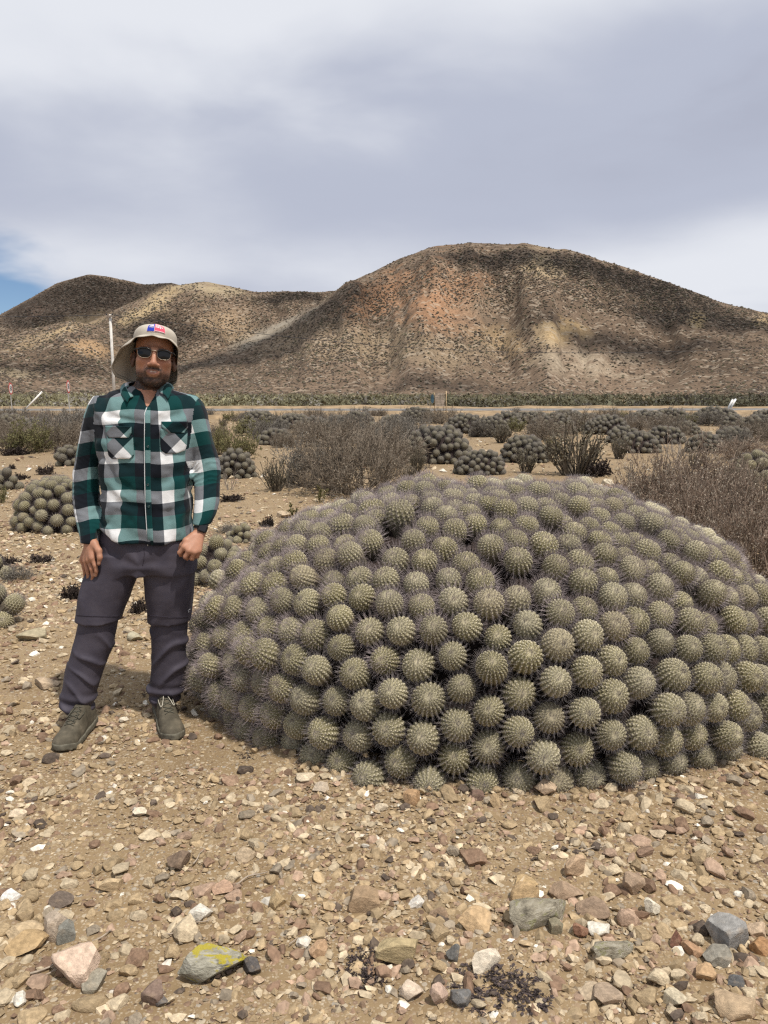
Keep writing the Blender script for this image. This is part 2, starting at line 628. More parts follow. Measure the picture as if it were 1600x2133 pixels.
for (x, y, w, h_, tl, c, st) in PATCH:
    ct, sn = math.cos(R(tl)), math.sin(R(tl))
    dx, dy = HPX - x, HPY - y
    e2 = np.sqrt(((dx * ct + dy * sn) / w) ** 2 + ((-dx * sn + dy * ct) / h_) ** 2)
    e2 = e2 + 0.38 * n1 + 0.55 * n2
    f = np.clip(1.25 - e2, 0, 0.9) / 0.9 * st * 0.92
    soil = soil * (1 - f[..., None]) + np.array(c) * 1.05 * (1 + 0.18 * n2)[..., None] * f[..., None]
    patchy = np.maximum(patchy, f)
idx = np.arange(nA * nR).reshape(nR, nA)
quads = np.stack([idx[:-1, :-1], idx[:-1, 1:], idx[1:, 1:], idx[1:, :-1]], -1).reshape(-1, 4)
m = Mat('hill_soil', 1.0, 0.05)
co = m.coord()
c = m.attr('Col')
fine = m.noise(co, 0.9, 5.0, 0.7)
blk = m.voronoi(co, 0.42, 'F1', 'Color')
sb = m.node('ShaderNodeSeparateColor')
m.l.new(blk, sb.inputs[0])
c2 = m.scale_col(c, m.range(fine, 0.3, 0.7, 0.58, 1.35))
c2 = m.mix(m.math('MULTIPLY', m.math('GREATER_THAN', sb.outputs[0], 0.86), 0.45), c2, (0.36, 0.30, 0.23))
m.color(c2)
m.bump(fine, 0.25, 0.8)
hills = link('hills', mesh_np('hills', np.stack([HX, HY, HH], -1).reshape(-1, 3), quads, True, [m.m], col=soil.reshape(-1, 3)))
tag(hills, kind='structure')

# --- scrub on the hills: thousands of low bushes, one mass
rng = np.random.default_rng(8)
cellx = (HPX[:-1, 1:] - HPX[:-1, :-1])
celly = (HPY[:-1, :-1] - HPY[1:, :-1])
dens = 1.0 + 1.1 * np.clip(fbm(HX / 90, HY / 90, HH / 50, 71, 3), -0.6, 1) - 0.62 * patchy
SHADE_SCRUB = np.exp(-((HPX - 1250) / 330) ** 2 - ((HPY - 590) / 45) ** 2) + np.exp(-((HPX - 160) / 150) ** 2 - ((HPY - 610) / 40) ** 2) + 0.8 * np.exp(-((HPX - 660) / 110) ** 2 - ((HPY - 690) / 90) ** 2)  # extra dark scrub stands in for cloud shadow on these slopes
SHADE_SCRUB = SHADE_SCRUB + 0.9 * np.exp(-((HPX - 330) / 330) ** 2 - ((HPY - 768) / 30) ** 2)
dens = np.clip(dens + 0.9 * SHADE_SCRUB, 0.06, 3)
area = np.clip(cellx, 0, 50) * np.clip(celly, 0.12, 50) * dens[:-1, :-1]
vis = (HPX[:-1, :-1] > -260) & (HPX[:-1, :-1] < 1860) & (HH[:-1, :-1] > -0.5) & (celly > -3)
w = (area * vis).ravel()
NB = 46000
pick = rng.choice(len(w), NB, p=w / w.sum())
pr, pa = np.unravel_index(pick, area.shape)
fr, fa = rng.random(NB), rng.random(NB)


def lerp2(A):
    return (A[pr, pa] * (1 - fr) + A[pr + 1, pa] * fr) * (1 - fa) + (A[pr, pa + 1] * (1 - fr) + A[pr + 1, pa + 1] * fr) * fa


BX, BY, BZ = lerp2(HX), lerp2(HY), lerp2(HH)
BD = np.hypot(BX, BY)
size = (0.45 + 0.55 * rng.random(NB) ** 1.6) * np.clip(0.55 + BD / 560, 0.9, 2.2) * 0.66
oct_v = np.array([[1, 0, .1], [.3, .95, 0], [-.8, .6, .1], [-.8, -.6, 0], [.3, -.95, .1], [0, 0, .95], [0.5, .4, .72], [-.45, -.3, .75], [0, 0, -.5]])
oct_f = np.array([[0, 1, 6], [1, 2, 6], [6, 2, 5], [2, 3, 7], [2, 7, 5], [3, 4, 7], [4, 0, 6], [4, 6, 5], [4, 5, 7]])


def scatter(base_v, base_f, P, S, rng, squash=(0.6, 1.0), jitter=0.25):
    n, k = len(P), len(base_v)
    th = rng.random(n) * 2 * PI
    V = base_v[None] * (1 + jitter * (rng.random((n, k, 1)) * 2 - 1)) + jitter * 0.35 * (rng.random((n, k, 3)) - 0.5)
    c, s_ = np.cos(th)[:, None], np.sin(th)[:, None]
    st = 0.75 + 0.5 * rng.random((n, 1))
    X, Yv = V[..., 0] * st, V[..., 1] / st
    V = np.stack([X * c - Yv * s_, X * s_ + Yv * c, V[..., 2] * (squash[0] + (squash[1] - squash[0]) * rng.random((n, 1)))], -1)
    V = V * np.asarray(S)[:, None, None] + np.asarray(P)[:, None, :]
    F = (base_f[None] + (np.arange(n) * k)[:, None, None]).reshape(-1, base_f.shape[1])
    return V.reshape(-1, 3), F


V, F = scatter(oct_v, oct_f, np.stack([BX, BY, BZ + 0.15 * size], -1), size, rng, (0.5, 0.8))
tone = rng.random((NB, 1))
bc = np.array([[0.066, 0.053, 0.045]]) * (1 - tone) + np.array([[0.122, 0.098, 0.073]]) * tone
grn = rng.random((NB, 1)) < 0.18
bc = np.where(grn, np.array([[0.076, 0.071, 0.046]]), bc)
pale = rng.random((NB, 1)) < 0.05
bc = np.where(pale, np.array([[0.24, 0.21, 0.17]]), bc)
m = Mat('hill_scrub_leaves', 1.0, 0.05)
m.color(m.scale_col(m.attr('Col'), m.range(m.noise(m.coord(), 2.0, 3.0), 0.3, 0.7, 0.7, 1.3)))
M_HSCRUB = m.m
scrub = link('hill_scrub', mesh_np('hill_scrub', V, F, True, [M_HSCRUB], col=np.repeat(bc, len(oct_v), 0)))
tag(scrub, 'dark low scrub dotted all over the brown hillsides', 'scrub', kind='stuff')

# --- added clouds, unseen above the frame, sized and placed to shade the slopes below
m = Mat('cloud_vapour', 1.0, 0.0)
m.color((0.85, 0.85, 0.86))
al = m.range(m.noise(m.coord(), 0.012, 3.0), 0.30, 0.62, 0.40, 0.80)
m.l.new(al, m.b.inputs['Alpha'])
M_CLOUD = m.m
rng = np.random.default_rng(31)
sv, sf = [], []
t_ = (1 + 5 ** 0.5) / 2
cv_n, cv_m = 18, 10
TH_, PH_ = np.meshgrid(np.linspace(0.06, PI - 0.06, cv_m), np.arange(cv_n) * 2 * PI / cv_n, indexing='ij')
ball = np.stack([np.sin(TH_) * np.cos(PH_), np.sin(TH_) * np.sin(PH_), np.cos(TH_)], -1).reshape(-1, 3)
bi = np.arange(cv_n * cv_m).reshape(cv_m, cv_n)
ballf = np.stack([bi[:-1], np.roll(bi[:-1], -1, 1), np.roll(bi[1:], -1, 1), bi[1:]], -1).reshape(-1, 4)
SHADE = [(90, 635, 120, 36), (190, 605, 130, 36), (270, 625, 60, 30), (120, 655, 90, 20), (320, 690, 90, 30), (330, 590, 60, 16), (60, 770, 160, 22), (470, 745, 200, 45), (640, 665, 110, 60), (590, 620, 90, 20), (1240, 560, 260, 36), (1480, 660, 170, 40), (1400, 735, 210, 30), (1010, 545, 120, 26), (860, 790, 200, 14)]
cn = 0
for (x, y, w_, h_) in SHADE:
    dd = (HPX - x) ** 2 + (HPY - y) ** 2 + 0.02 * np.maximum(RR - 300, 0)
    i, j = np.unravel_index(np.argmin(np.where(HH > 0, dd, 1e9)), dd.shape)
    Hp = np.array([HX[i, j], HY[i, j], HH[i, j]])
    kk = RR[i, j] / FPX
    t = (820 - Hp[2]) / SUN.z
    c0 = Hp + np.array(SUN) * t
    for q in range(4):
        o = rng.normal(size=3) * np.array([w_ * kk * 0.45, h_ * kk * 0.9, 8])
        rad = np.array([w_ * kk * 0.62, h_ * kk * 2.6, 22]) * rng.uniform(0.7, 1.1)
        bv = ball * rad * (1 + 0.22 * vnoise(ball[:, 0] * 2 + q, ball[:, 1] * 2 + x, ball[:, 2] * 2, 9))[:, None] + c0 + o
        sv.append(bv)
        sf.append(ballf + cn)
        cn += len(bv)
cl_ = link('clouds', mesh_np('clouds', np.concatenate(sv), np.concatenate(sf), True, [M_CLOUD]))
tag(cl_, 'broken clouds out of view above the hills, placed to shade the slopes', 'cloud', kind='stuff')

# --- road with its dirt shoulder, beyond the flat
def road_y(x):
    return 58.5 + 0.028 * np.asarray(x) + 0.00006 * np.asarray(x) ** 2


rx = np.linspace(-160, 160, 161)


def strip(name, y0, y1, zf, mat, n=5, seed=0):
    V, rows = [], n
    for k in range(n):
        t = k / (n - 1)
        yy = road_y(rx) + y0 + (y1 - y0) * t
        V.append(np.stack([rx, yy, zf(t, rx) + 0 * rx], -1))
    V = np.concatenate(V)
    ii = np.arange(n * len(rx)).reshape(n, len(rx))
    q = np.stack([ii[:-1, :-1], ii[:-1, 1:], ii[1:, 1:], ii[1:, :-1]], -1).reshape(-1, 4)
    return link(name, mesh_np(name, V, q, True, [mat]))


M_ASPH = simple('old_asphalt', (0.155, 0.150, 0.145), 0.85, 0.25, 0.2, 3.0)
M_DIRT = simple('tan_dirt', (0.27, 0.195, 0.118), 0.95, 0.1, 0.28, 1.2)
M_PAINT = simple('road_paint', (0.75, 0.74, 0.70), 0.7, 0.2, 0.1, 5.0)
tag(strip('road', -3.4, 3.4, lambda t, x: 0.17 + 0.05 * np.sin(t * PI), M_ASPH), kind='structure')
tag(strip('road_line', -3.0, -2.85, lambda t, x: 0.19 + 0 * x, M_PAINT, 2), kind='structure')
tag(strip('dirt_shoulder', -6.6, -3.35, lambda t, x: 0.17 - 0.34 * (1 - t) ** 1.5 + 0.03 * vnoise(x * 0.8, t * 3, 0, 4), M_DIRT, 7), kind='structure')
tag(strip('dirt_bank', 3.35, 9.5, lambda t, x: 0.16 + (0.16 + 0.10 * vnoise(x * 0.13, 0, 0, 8) + 0.07 * vnoise(x * 0.9, 3, 0, 6)) * np.sin(min(t * 1.25, 1) * PI) - 0.35 * max(0, t - 0.8) * 5, M_DIRT, 12), kind='structure')
LB = strip('roadside_dirt', -13.0, -6.55, lambda t, x: np.where(x < -7, 0.12 + 0.10 * vnoise(x * 0.5, t * 2, 0, 14), -0.25) - 0.5 * (t < 0.01), M_DIRT, 9)
tag(LB, kind='structure')

# --- the plain beyond the road: a belt of scrub that reads as one mass
rng = np.random.default_rng(18)
NBELT = 2700
by = 69 * (300 / 69) ** (rng.random(NBELT) ** 1.3)
bx = (rng.random(NBELT) * 2 - 1) * by * 0.66
sz = 0.50 + 0.90 * rng.random(NBELT) ** 1.3
K = 54
d = rng.normal(size=(NBELT, K, 3))
d /= np.linalg.norm(d, axis=2)[..., None]
d[..., 2] = np.abs(d[..., 2])
P = d * (0.45 + 0.6 * rng.random((NBELT, K, 1))) * sz[:, None, None] * np.array([1.25, 1.25, 0.95]) + np.stack([bx, by, bx * 0 + 0.02], -1)[:, None]
ts = (0.09 + 0.10 * rng.random((NBELT, K, 1, 1))) * (sz[:, None, None, None] + 0.4)
tri = P[:, :, None] + rng.normal(size=(NBELT, K, 3, 3)) * ts * 0.55
V = tri.reshape(-1, 3)
F = np.arange(len(V)).reshape(-1, 3)
leftness = np.clip(0.55 - bx / by * 1.3 + 0.3 * fbm(bx / 14, by / 14, 0, 3, 2), 0, 1)
col = np.array([0.092, 0.088, 0.060]) * (1 - leftness[:, None]) + np.array([0.200, 0.186, 0.115]) * leftness[:, None]
col = col * (0.7 + 0.7 * rng.random((NBELT, 1)))
gry = (rng.random((NBELT, 1)) < 0.2)
col = np.where(gry, col.mean(1, keepdims=True) * np.array([[1.25, 1.15, 1.0]]), col)
m = Mat('plain_scrub_leaves', 1.0, 0.05)
m.color(m.attr('Col'))
M_BELT = m.m
belt = link('plain_scrub', mesh_np('plain_scrub', V, F, False, [M_BELT], col=np.repeat(col, K * 3, 0)))
tag(belt, 'belt of olive and dark scrub on the plain between road and hills', 'scrub', kind='stuff')
# ================================================================== cactus heads

def head_geo(nr, per, rows, rpr, seed, spines=(1, 4), spine_r=0.011, long=1.0):
    """a ribbed, tubercled cactus head of radius 1 (apex along +Z) and its spines"""
    rg = np.random.default_rng(seed)
    tw = rg.uniform(-0.25, 0.25)
    th_max = 0.64 * PI
    th0 = 0.10
    nt = rows * rpr
    th = np.concatenate([[0.035], th0 + (th_max - th0) * np.arange(nt + 1) / nt])
    flat = rg.uniform(0.88, 1.0)
    dimple = 0.08

    def surf(theta, ph, ridge, bump):
        rho = np.sin(np.minimum(theta, PI / 2)) ** 0.92
        rho = np.where(theta > PI / 2, 1 - 0.12 * (theta - PI / 2) ** 2, rho)
        z = np.cos(theta) * flat - dimple * np.exp(-(theta / 0.22) ** 2)
        s = np.clip(np.sin(np.minimum(theta, PI / 2)) * 1.25, 0, 1)
        k = 1 - 0.060 * (1 - ridge) * s + 0.090 * bump * ridge ** 2 * s
        return np.stack([rho * k * np.cos(ph), rho * k * np.sin(ph), z * (0.5 + 0.5 * k)], -1)

    na = nr * per
    a = np.arange(na)
    rib_i = a // per
    frac = (a % per) / per                        # 0 = ridge centre
    ridge = np.abs(np.cos(PI * frac)) ** 0.75
    TH, A = np.meshgrid(th, a, indexing='ij')
    rr = (TH - th0) / (th_max - th0) * rows + 0.5 * (rib_i[None, :] % 2)
    bump = np.clip(np.cos(2 * PI * rr), -0.35, 1)
    RG = np.broadcast_to(ridge[None, :], TH.shape)
    PH = A * 2 * PI / na + tw * TH
    V = surf(TH, PH, RG, bump)
    lump = 0.020 * vnoise(V[..., 0] * 2.3, V[..., 1] * 2.3, V[..., 2] * 2.3 + seed, seed)
    V = V * (1 + lump[..., None])
    # stem under the head
    last = V[-1]
    st = [last * np.array([0.86, 0.86, 1]) + np.array([0, 0, -0.35]), last * np.array([0.72, 0.72, 1]) + np.array([0, 0, -1.0])]
    Vall = np.concatenate([V.reshape(-1, 3)] + st)
    nrow = len(th) + 2
    ii = np.arange(nrow * na).reshape(nrow, na)
    q = np.stack([ii[:-1], np.roll(ii[:-1], -1, 1), np.roll(ii[1:], -1, 1), ii[1:]], -1)[..., ::-1].reshape(-1, 4)
    apex = len(Vall)
    Vall = np.concatenate([Vall, [[0, 0, V[0, :, 2].mean() - 0.01]]])
    tri = np.stack([ii[0], np.roll(ii[0], -1), np.full(na, apex)], -1)
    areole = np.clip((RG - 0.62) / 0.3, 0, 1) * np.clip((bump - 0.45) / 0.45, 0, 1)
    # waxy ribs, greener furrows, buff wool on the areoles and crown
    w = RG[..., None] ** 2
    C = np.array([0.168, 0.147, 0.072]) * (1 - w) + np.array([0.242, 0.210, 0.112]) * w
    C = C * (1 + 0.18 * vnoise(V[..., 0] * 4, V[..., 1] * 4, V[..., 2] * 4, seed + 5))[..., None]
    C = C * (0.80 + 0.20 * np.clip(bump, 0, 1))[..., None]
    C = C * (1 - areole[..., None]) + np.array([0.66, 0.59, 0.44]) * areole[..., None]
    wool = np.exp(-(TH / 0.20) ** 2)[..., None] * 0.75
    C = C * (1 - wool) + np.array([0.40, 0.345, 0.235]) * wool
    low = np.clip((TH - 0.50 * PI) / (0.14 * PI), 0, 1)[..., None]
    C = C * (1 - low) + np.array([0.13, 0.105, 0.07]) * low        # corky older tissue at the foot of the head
    C = np.concatenate([C.reshape(-1, 3), np.full((2 * na, 3), 1.0) * np.array([0.10, 0.08, 0.06]), [[0.36, 0.30, 0.20]]])
    # spines
    P, D, L = [], [], []
    for i in range(nr):
        for j in range(0, rows + 1):
            t = th0 + (th_max - th0) * (j - 0.5 * (i % 2)) / rows
            if t < 0.08 or t > th_max:
                continue
            if t < 0.35 and rg.random() < 0.45:
                continue
            ph = i * per * 2 * PI / na + tw * t
            p = surf(np.array(t), np.array(ph), np.array(1.0), np.array(1.0))
            n_ = np.array([math.sin(t) * math.cos(ph), math.sin(t) * math.sin(ph), math.cos(t)])
            up = np.array([-math.cos(t) * math.cos(ph), -math.cos(t) * math.sin(ph), math.sin(t)])
            sd_ = np.cross(n_, up)
            for k in range(spines[0]):
                d = n_ * 1.0 + up * rg.uniform(0.0, 0.75) + sd_ * rg.normal() * 0.22
                P.append(p)
                D.append(d / np.linalg.norm(d))
                L.append(rg.uniform(0.28, 0.52) * (1.0 if t > 0.3 else 0.8) * long)
            for k in range(spines[1]):
                an = rg.uniform(0, 2 * PI)
                d = n_ * rg.uniform(0.35, 0.8) + up * (math.cos(an) * 0.8 + 0.2) + sd_ * math.sin(an) * 0.9
                P.append(p)
                D.append(d / np.linalg.norm(d))
                L.append(rg.uniform(0.12, 0.24))
    SV, SF = needles(np.array(P), np.array(D), np.array(L), spine_r)
    tint = 0.7 + 0.6 * rg.random(len(P))
    SCc = np.repeat(np.array([[0.105, 0.092, 0.090]]) * tint[:, None], 4, 0)
    SCc[3::4] *= 3.4
    return (Vall, [q, tri], C), (SV, SF, SCc)


m = Mat('cactus_skin', 0.75, 0.2)
co = m.coord()
c = m.attr('Col')
info = m.node('ShaderNodeObjectInfo')
rnd = info.outputs['Random']
c = m.mix(m.range(rnd, 0.0, 1.0, 0.0, 0.40, False), c, (0.310, 0.280, 0.220))
c = m.mix(m.range(rnd, 0.955, 0.985, 0.0, 0.18), c, (0.235, 0.165, 0.085))
c = m.scale_col(c, m.range(m.math('FRACT', m.math('MULTIPLY', rnd, 37.0)), 0.0, 1.0, 0.84, 1.14, False))
c = m.scale_col(c, m.range(m.noise(co, 7.0, 3.0), 0.3, 0.7, 0.82, 1.18))
m.color(c)
M_SKIN = m.m
M_SKIN_FAR = None
m = Mat('cactus_skin_dusty', 0.85, 0.1)
c = m.attr('Col')
c = m.mix(m.range(m.node('ShaderNodeObjectInfo').outputs['Random'], 0.0, 1.0, 0.5, 0.9, False), c, (0.150, 0.136, 0.118))
m.color(m.scale_col(c, 0.68))
M_SKIN_FAR = m.m
m = Mat('cactus_spine', 0.7, 0.3)
m.color(m.attr('Col'))
M_SPINE = m.m
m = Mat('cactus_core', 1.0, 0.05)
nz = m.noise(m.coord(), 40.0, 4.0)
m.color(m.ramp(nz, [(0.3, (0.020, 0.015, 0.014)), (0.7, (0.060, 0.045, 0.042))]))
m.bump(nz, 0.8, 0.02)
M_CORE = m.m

HI = []
for k in range(7):
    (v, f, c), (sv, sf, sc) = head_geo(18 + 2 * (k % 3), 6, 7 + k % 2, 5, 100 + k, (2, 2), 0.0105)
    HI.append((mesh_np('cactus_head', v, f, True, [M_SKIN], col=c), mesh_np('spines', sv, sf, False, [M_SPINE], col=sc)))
HI_TOP = []                                        # heads on top and left flank: denser, longer, paler spines
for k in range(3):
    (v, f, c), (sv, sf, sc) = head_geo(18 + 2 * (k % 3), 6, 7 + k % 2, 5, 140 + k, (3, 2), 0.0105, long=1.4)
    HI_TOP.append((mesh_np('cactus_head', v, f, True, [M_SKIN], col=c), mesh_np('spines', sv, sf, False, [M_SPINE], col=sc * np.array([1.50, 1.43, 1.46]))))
LO = []                                            # heads of clumps further off: body and spines in one mesh
LO_RAW = []
for k in range(5):
    (v, f, c), (sv, sf, sc) = head_geo(13 + k % 3, 4, 5, 2, 200 + k, (1, 1), 0.020)
    g = Geo()
    g.v += [v, sv]
    g.c += [c, sc]
    g.f[4].append(f[0])
    g.m[4].append(np.zeros(len(f[0]), int))
    g.f[3] += [f[1], sf + len(v)]
    g.m[3] += [np.zeros(len(f[1]), int), np.ones(len(sf), int)]
    me = g.mesh('cactus_head', [M_SKIN_FAR, M_SPINE], True)
    LO.append(me)
    LO_RAW.append((v, f, c, sv, sf, sc))


def mound_points(a, b, c, p, rad, seed, tries, gap=0.94, zmin=0.8, lump=0.03, vary=0.0):
    """packs head positions over half an ellipsoid: list of (position, normal, radius)"""
    rg = np.random.default_rng(seed)
    out_p, out_n, out_r = np.zeros((0, 3)), [], np.zeros(0)
    for (r0, r1), nt in zip(rad, tries):
        d = rg.normal(size=(nt, 3))
        d[:, 2] = np.abs(d[:, 2])
        d *= np.array([a, b, c * 1.1])
        d /= np.linalg.norm(d, axis=1)[:, None]
        q = (np.abs(d[:, 0] / a) ** p + np.abs(d[:, 1] / b) ** p + np.abs(d[:, 2] / c) ** p) ** (-1 / p)
        P = d * q[:, None]
        P *= (1 + lump * vnoise(P[:, 0] * 2 / a, P[:, 1] * 2 / a, P[:, 2] * 3 / a, seed))[:, None]
        n = np.sign(P) * np.abs(P / np.array([a, b, c])) ** (p - 1) / np.array([a, b, c])
        n /= np.linalg.norm(n, axis=1)[:, None]
        r = rg.uniform(r0, r1, nt)
        if vary:
            r = r * (1 + vary * np.clip((0.6 - P[:, 2]) / 0.5, 0, 1) * np.clip(-P[:, 1] / b * 1.3, 0, 1))
        for k in range(nt):
            if P[k, 2] < r[k] * zmin:
                continue
            if len(out_r) and np.any(((out_p - P[k]) ** 2).sum(1) < (gap * (out_r + r[k])) ** 2):
                continue
            out_p = np.concatenate([out_p, P[k:k + 1]])
            out_r = np.append(out_r, r[k])
            out_n.append(n[k])
    return out_p, np.array(out_n), out_r


def core_mesh(a, b, c, p, inset, seed, low=-0.12):
    na, ne = 64, 20
    TH, PHI = np.meshgrid(np.linspace(low, PI / 2, ne), np.arange(na) * 2 * PI / na, indexing='ij')
    d = np.stack([np.cos(TH) * np.cos(PHI) * a, np.cos(TH) * np.sin(PHI) * b, np.sin(TH) * c], -1)
    d /= np.linalg.norm(d, axis=-1)[..., None]
    q = (np.abs(d[..., 0] / a) ** p + np.abs(d[..., 1] / b) ** p + np.abs(d[..., 2] / c) ** p) ** (-1 / p)
    V = d * (q - inset)[..., None]
    V *= (1 + 0.03 * vnoise(V[..., 0] * 2 / a, V[..., 1] * 2 / a, V[..., 2] * 3 / a, seed))[..., None]
    ii = np.arange(na * ne).reshape(ne, na)
    qd = np.stack([ii[:-1], np.roll(ii[:-1], -1, 1), np.roll(ii[1:], -1, 1), ii[1:]], -1).reshape(-1, 4)
    return mesh_np('core', V.reshape(-1, 3), qd, True, [M_CORE])


def axis_quat(n, up_bias, rg, tilt=0.12):
    ax = Vector(n) + Vector((0, 0, up_bias)) + Vector(rg.normal(size=3)) * tilt
    ax.normalize()
    q = ax.to_track_quat('Z', 'Y')
    return q @ Euler((0, 0, rg.uniform(0, 2 * PI))).to_quaternion()


# ------------------------------------------------------------------ the great mound
A_, B_, C_, ZC, PE = 1.46, 1.18, 0.820, 0.20, 2.06     # half axes of the mound, height of its widest part, squareness
MC = Vector((0.535, 3.90, 0.0))


def mound_surface(d):
    """d: directions from the mound's middle -> points on its skin and outward normals"""
    d = d / np.linalg.norm(d, axis=1)[:, None]
    q = (np.abs(d[:, 0] / A_) ** PE + np.abs(d[:, 1] / B_) ** PE + np.abs(d[:, 2] / C_) ** PE) ** (-1 / PE)
    P = d * q[:, None]
    P *= (1 + 0.034 * fbm(P[:, 0] * 1.7, P[:, 1] * 1.7, P[:, 2] * 2.2, 3, 3))[:, None]
    n = np.sign(P) * np.abs(P / np.array([A_, B_, C_])) ** (PE - 1) / np.array([A_, B_, C_])
    return P, n / np.linalg.norm(n, axis=1)[:, None]


rg = np.random.default_rng(12)
NH = 660
d = rg.normal(size=(4000, 3)) * np.array([A_, B_, C_])
P, _ = mound_surface(d)
P = P[P[:, 2] > -ZC + 0.05][:NH]
for it in range(90):                                    # heads push each other apart until they sit close and even
    df = P[:, None] - P[None]
    ds = np.linalg.norm(df, axis=2) + np.eye(len(P))
    si = 0.150 - 0.032 * np.clip(P[:, 2] / C_, 0, 1)        # heads are smaller towards the top
    w = np.clip((si[:, None] + si[None]) * 0.5 - ds, 0, None) / ds
    np.fill_diagonal(w, 0)
    P = P + 0.32 * (df * w[..., None]).sum(1)
    P, NN = mound_surface(P)
    lowz = -ZC + 0.045
    P[:, 2] = np.maximum(P[:, 2], lowz)
ds = np.linalg.norm(P[:, None] - P[None], axis=2) + 9 * np.eye(len(P))
near3 = np.sort(ds, axis=1)[:, :3].mean(1)
keep = np.ones(len(P), bool)
for i in np.argsort(ds.min(1)):
    if keep[i] and (ds[i][keep] < 0.090).any():
        keep[i] = False
P, NN, near3 = P[keep], NN[keep], near3[keep]
RD = np.clip(near3 * 0.456 * rg.uniform(0.90, 1.03, len(P)), 0.048, 0.0725)
P = P + np.array([0, 0, ZC])
print('heads in the great mound', len(P))
mound = link('cactus_mound', None, None, MC)
tag(mound, 'huge grey-green cactus mound of hundreds of round spiny heads, beside the standing man', 'cactus')
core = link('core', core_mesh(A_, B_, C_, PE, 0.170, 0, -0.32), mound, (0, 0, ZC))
rg = np.random.default_rng(77)
cpos = np.array([0, 0, CAMZ]) - np.array(MC)
tocam = cpos - P
dist = np.linalg.norm(tocam, axis=1)
score = (NN * tocam).sum(1) / dist + 0.25 * RD / 0.06 * 0.3
inview = np.abs((P[:, 0] + MC.x) / (P[:, 1] + MC.y)) < 0.56
score = np.where(inview, score, score - 0.8)
order = np.argsort(-score)
g = Geo()
for rank, k in enumerate(order):
    r = RD[k]
    q = axis_quat(NN[k], 0.45 * max(0.0, 1 - 1.3 * NN[k][2]) - 0.10 * (NN[k][2] > 0.5), rg)
    pos = Vector(P[k]) + Vector(NN[k]) * rg.uniform(-0.040, 0.034)
    if rank < 300:
        lush = NN[k][2] > 0.62 + rg.normal() * 0.10 or NN[k][0] < -0.55
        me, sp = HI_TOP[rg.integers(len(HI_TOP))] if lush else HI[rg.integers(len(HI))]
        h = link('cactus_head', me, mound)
        h.rotation_mode = 'QUATERNION'
        h.rotation_quaternion = q
        h.location = pos
        h.scale = (r * rg.uniform(0.95, 1.05), r * rg.uniform(0.95, 1.05), r * rg.uniform(0.92, 1.15))
        s = link('spines', sp, h)
        s['kind'] = 'stuff'
    elif score[k] > -0.30:
        v, f, c, sv, sf, sc = LO_RAW[rg.integers(len(LO_RAW))]
        Mx = np.array(q.to_matrix()) * r
        vv, ss = v @ Mx.T + np.array(pos), sv @ Mx.T + np.array(pos)
        n0 = g.n
        g.v += [vv, ss]
        g.c += [c, sc]
        g.f[4].append(f[0] + n0)
        g.m[4].append(np.zeros(len(f[0]), int))
        g.f[3] += [f[1] + n0, sf + n0 + len(v)]
        g.m[3] += [np.zeros(len(f[1]), int), np.ones(len(sf), int)]
        g.n += len(v) + len(sv)
rest = link('further_heads', g.mesh('further_heads', [M_SKIN, M_SPINE], True), mound)
rest['kind'] = 'stuff'


# ------------------------------------------------------------------ the other clumps on the flat
CORES = {}


def clump(px, py, wpx, hpx, rpx, label, seed, group='cactus clumps scattered over the flat', dfac=0.85, cat='cactus', fill=0.95, hi=False):
    """px, py: middle of its front foot in the photograph, width and height and head radius as seen there"""
    f0 = G(px, py)
    dp = depth(f0)
    k = dp / FPX
    a = wpx * k / 2
    r = rpx * k
    b = a * dfac
    c_ = hpx * k * 0.94
    loc = Vector((f0.x * (f0.y + b) / f0.y, f0.y + b, 0))
    loc.z = gzf(loc.x, loc.y) - 0.01
    a2, b2, c2 = max(a - r * 0.6, r), max(b - r * 0.6, r), max(c_ - r * 0.5, r)
    p_, n_, r_ = mound_points(a2, b2, c2, 2.1, [(r * 0.85, r * 1.12), (r * 0.55, r * 0.85)], seed, [900, 450], fill, 0.6, 0.06)
    o = link('cactus_clump', None, None, loc)
    tag(o, label, cat, group)
    link('core', core_mesh(a2, b2, c2, 2.1, r * 0.9, seed), o)
    rg = np.random.default_rng(seed + 500)
    tc_ = np.array([-loc.x, -loc.y, CAMZ]) - p_
    sc_ = (n_ * tc_).sum(1) / np.linalg.norm(tc_, axis=1)
    for i in range(len(p_)):
        if sc_[i] < -0.35:
            continue
        q = axis_quat(n_[i], 0.45, rg, 0.15)
        if hi:
            me, sp = HI[rg.integers(len(HI))]
        else:
            me, sp = LO[rg.integers(len(LO))], None
        h = link('cactus_head', me, o)
        h.rotation_mode = 'QUATERNION'
        h.rotation_quaternion = q
        h.location = Vector(p_[i]) + Vector(n_[i]) * rg.uniform(-0.25, 0.25) * r
        s = r_[i]
        h.scale = (s, s, s * rg.uniform(0.95, 1.2))
        if sp:
            s_ = link('spines', sp, h)
            s_['kind'] = 'stuff'
    return o


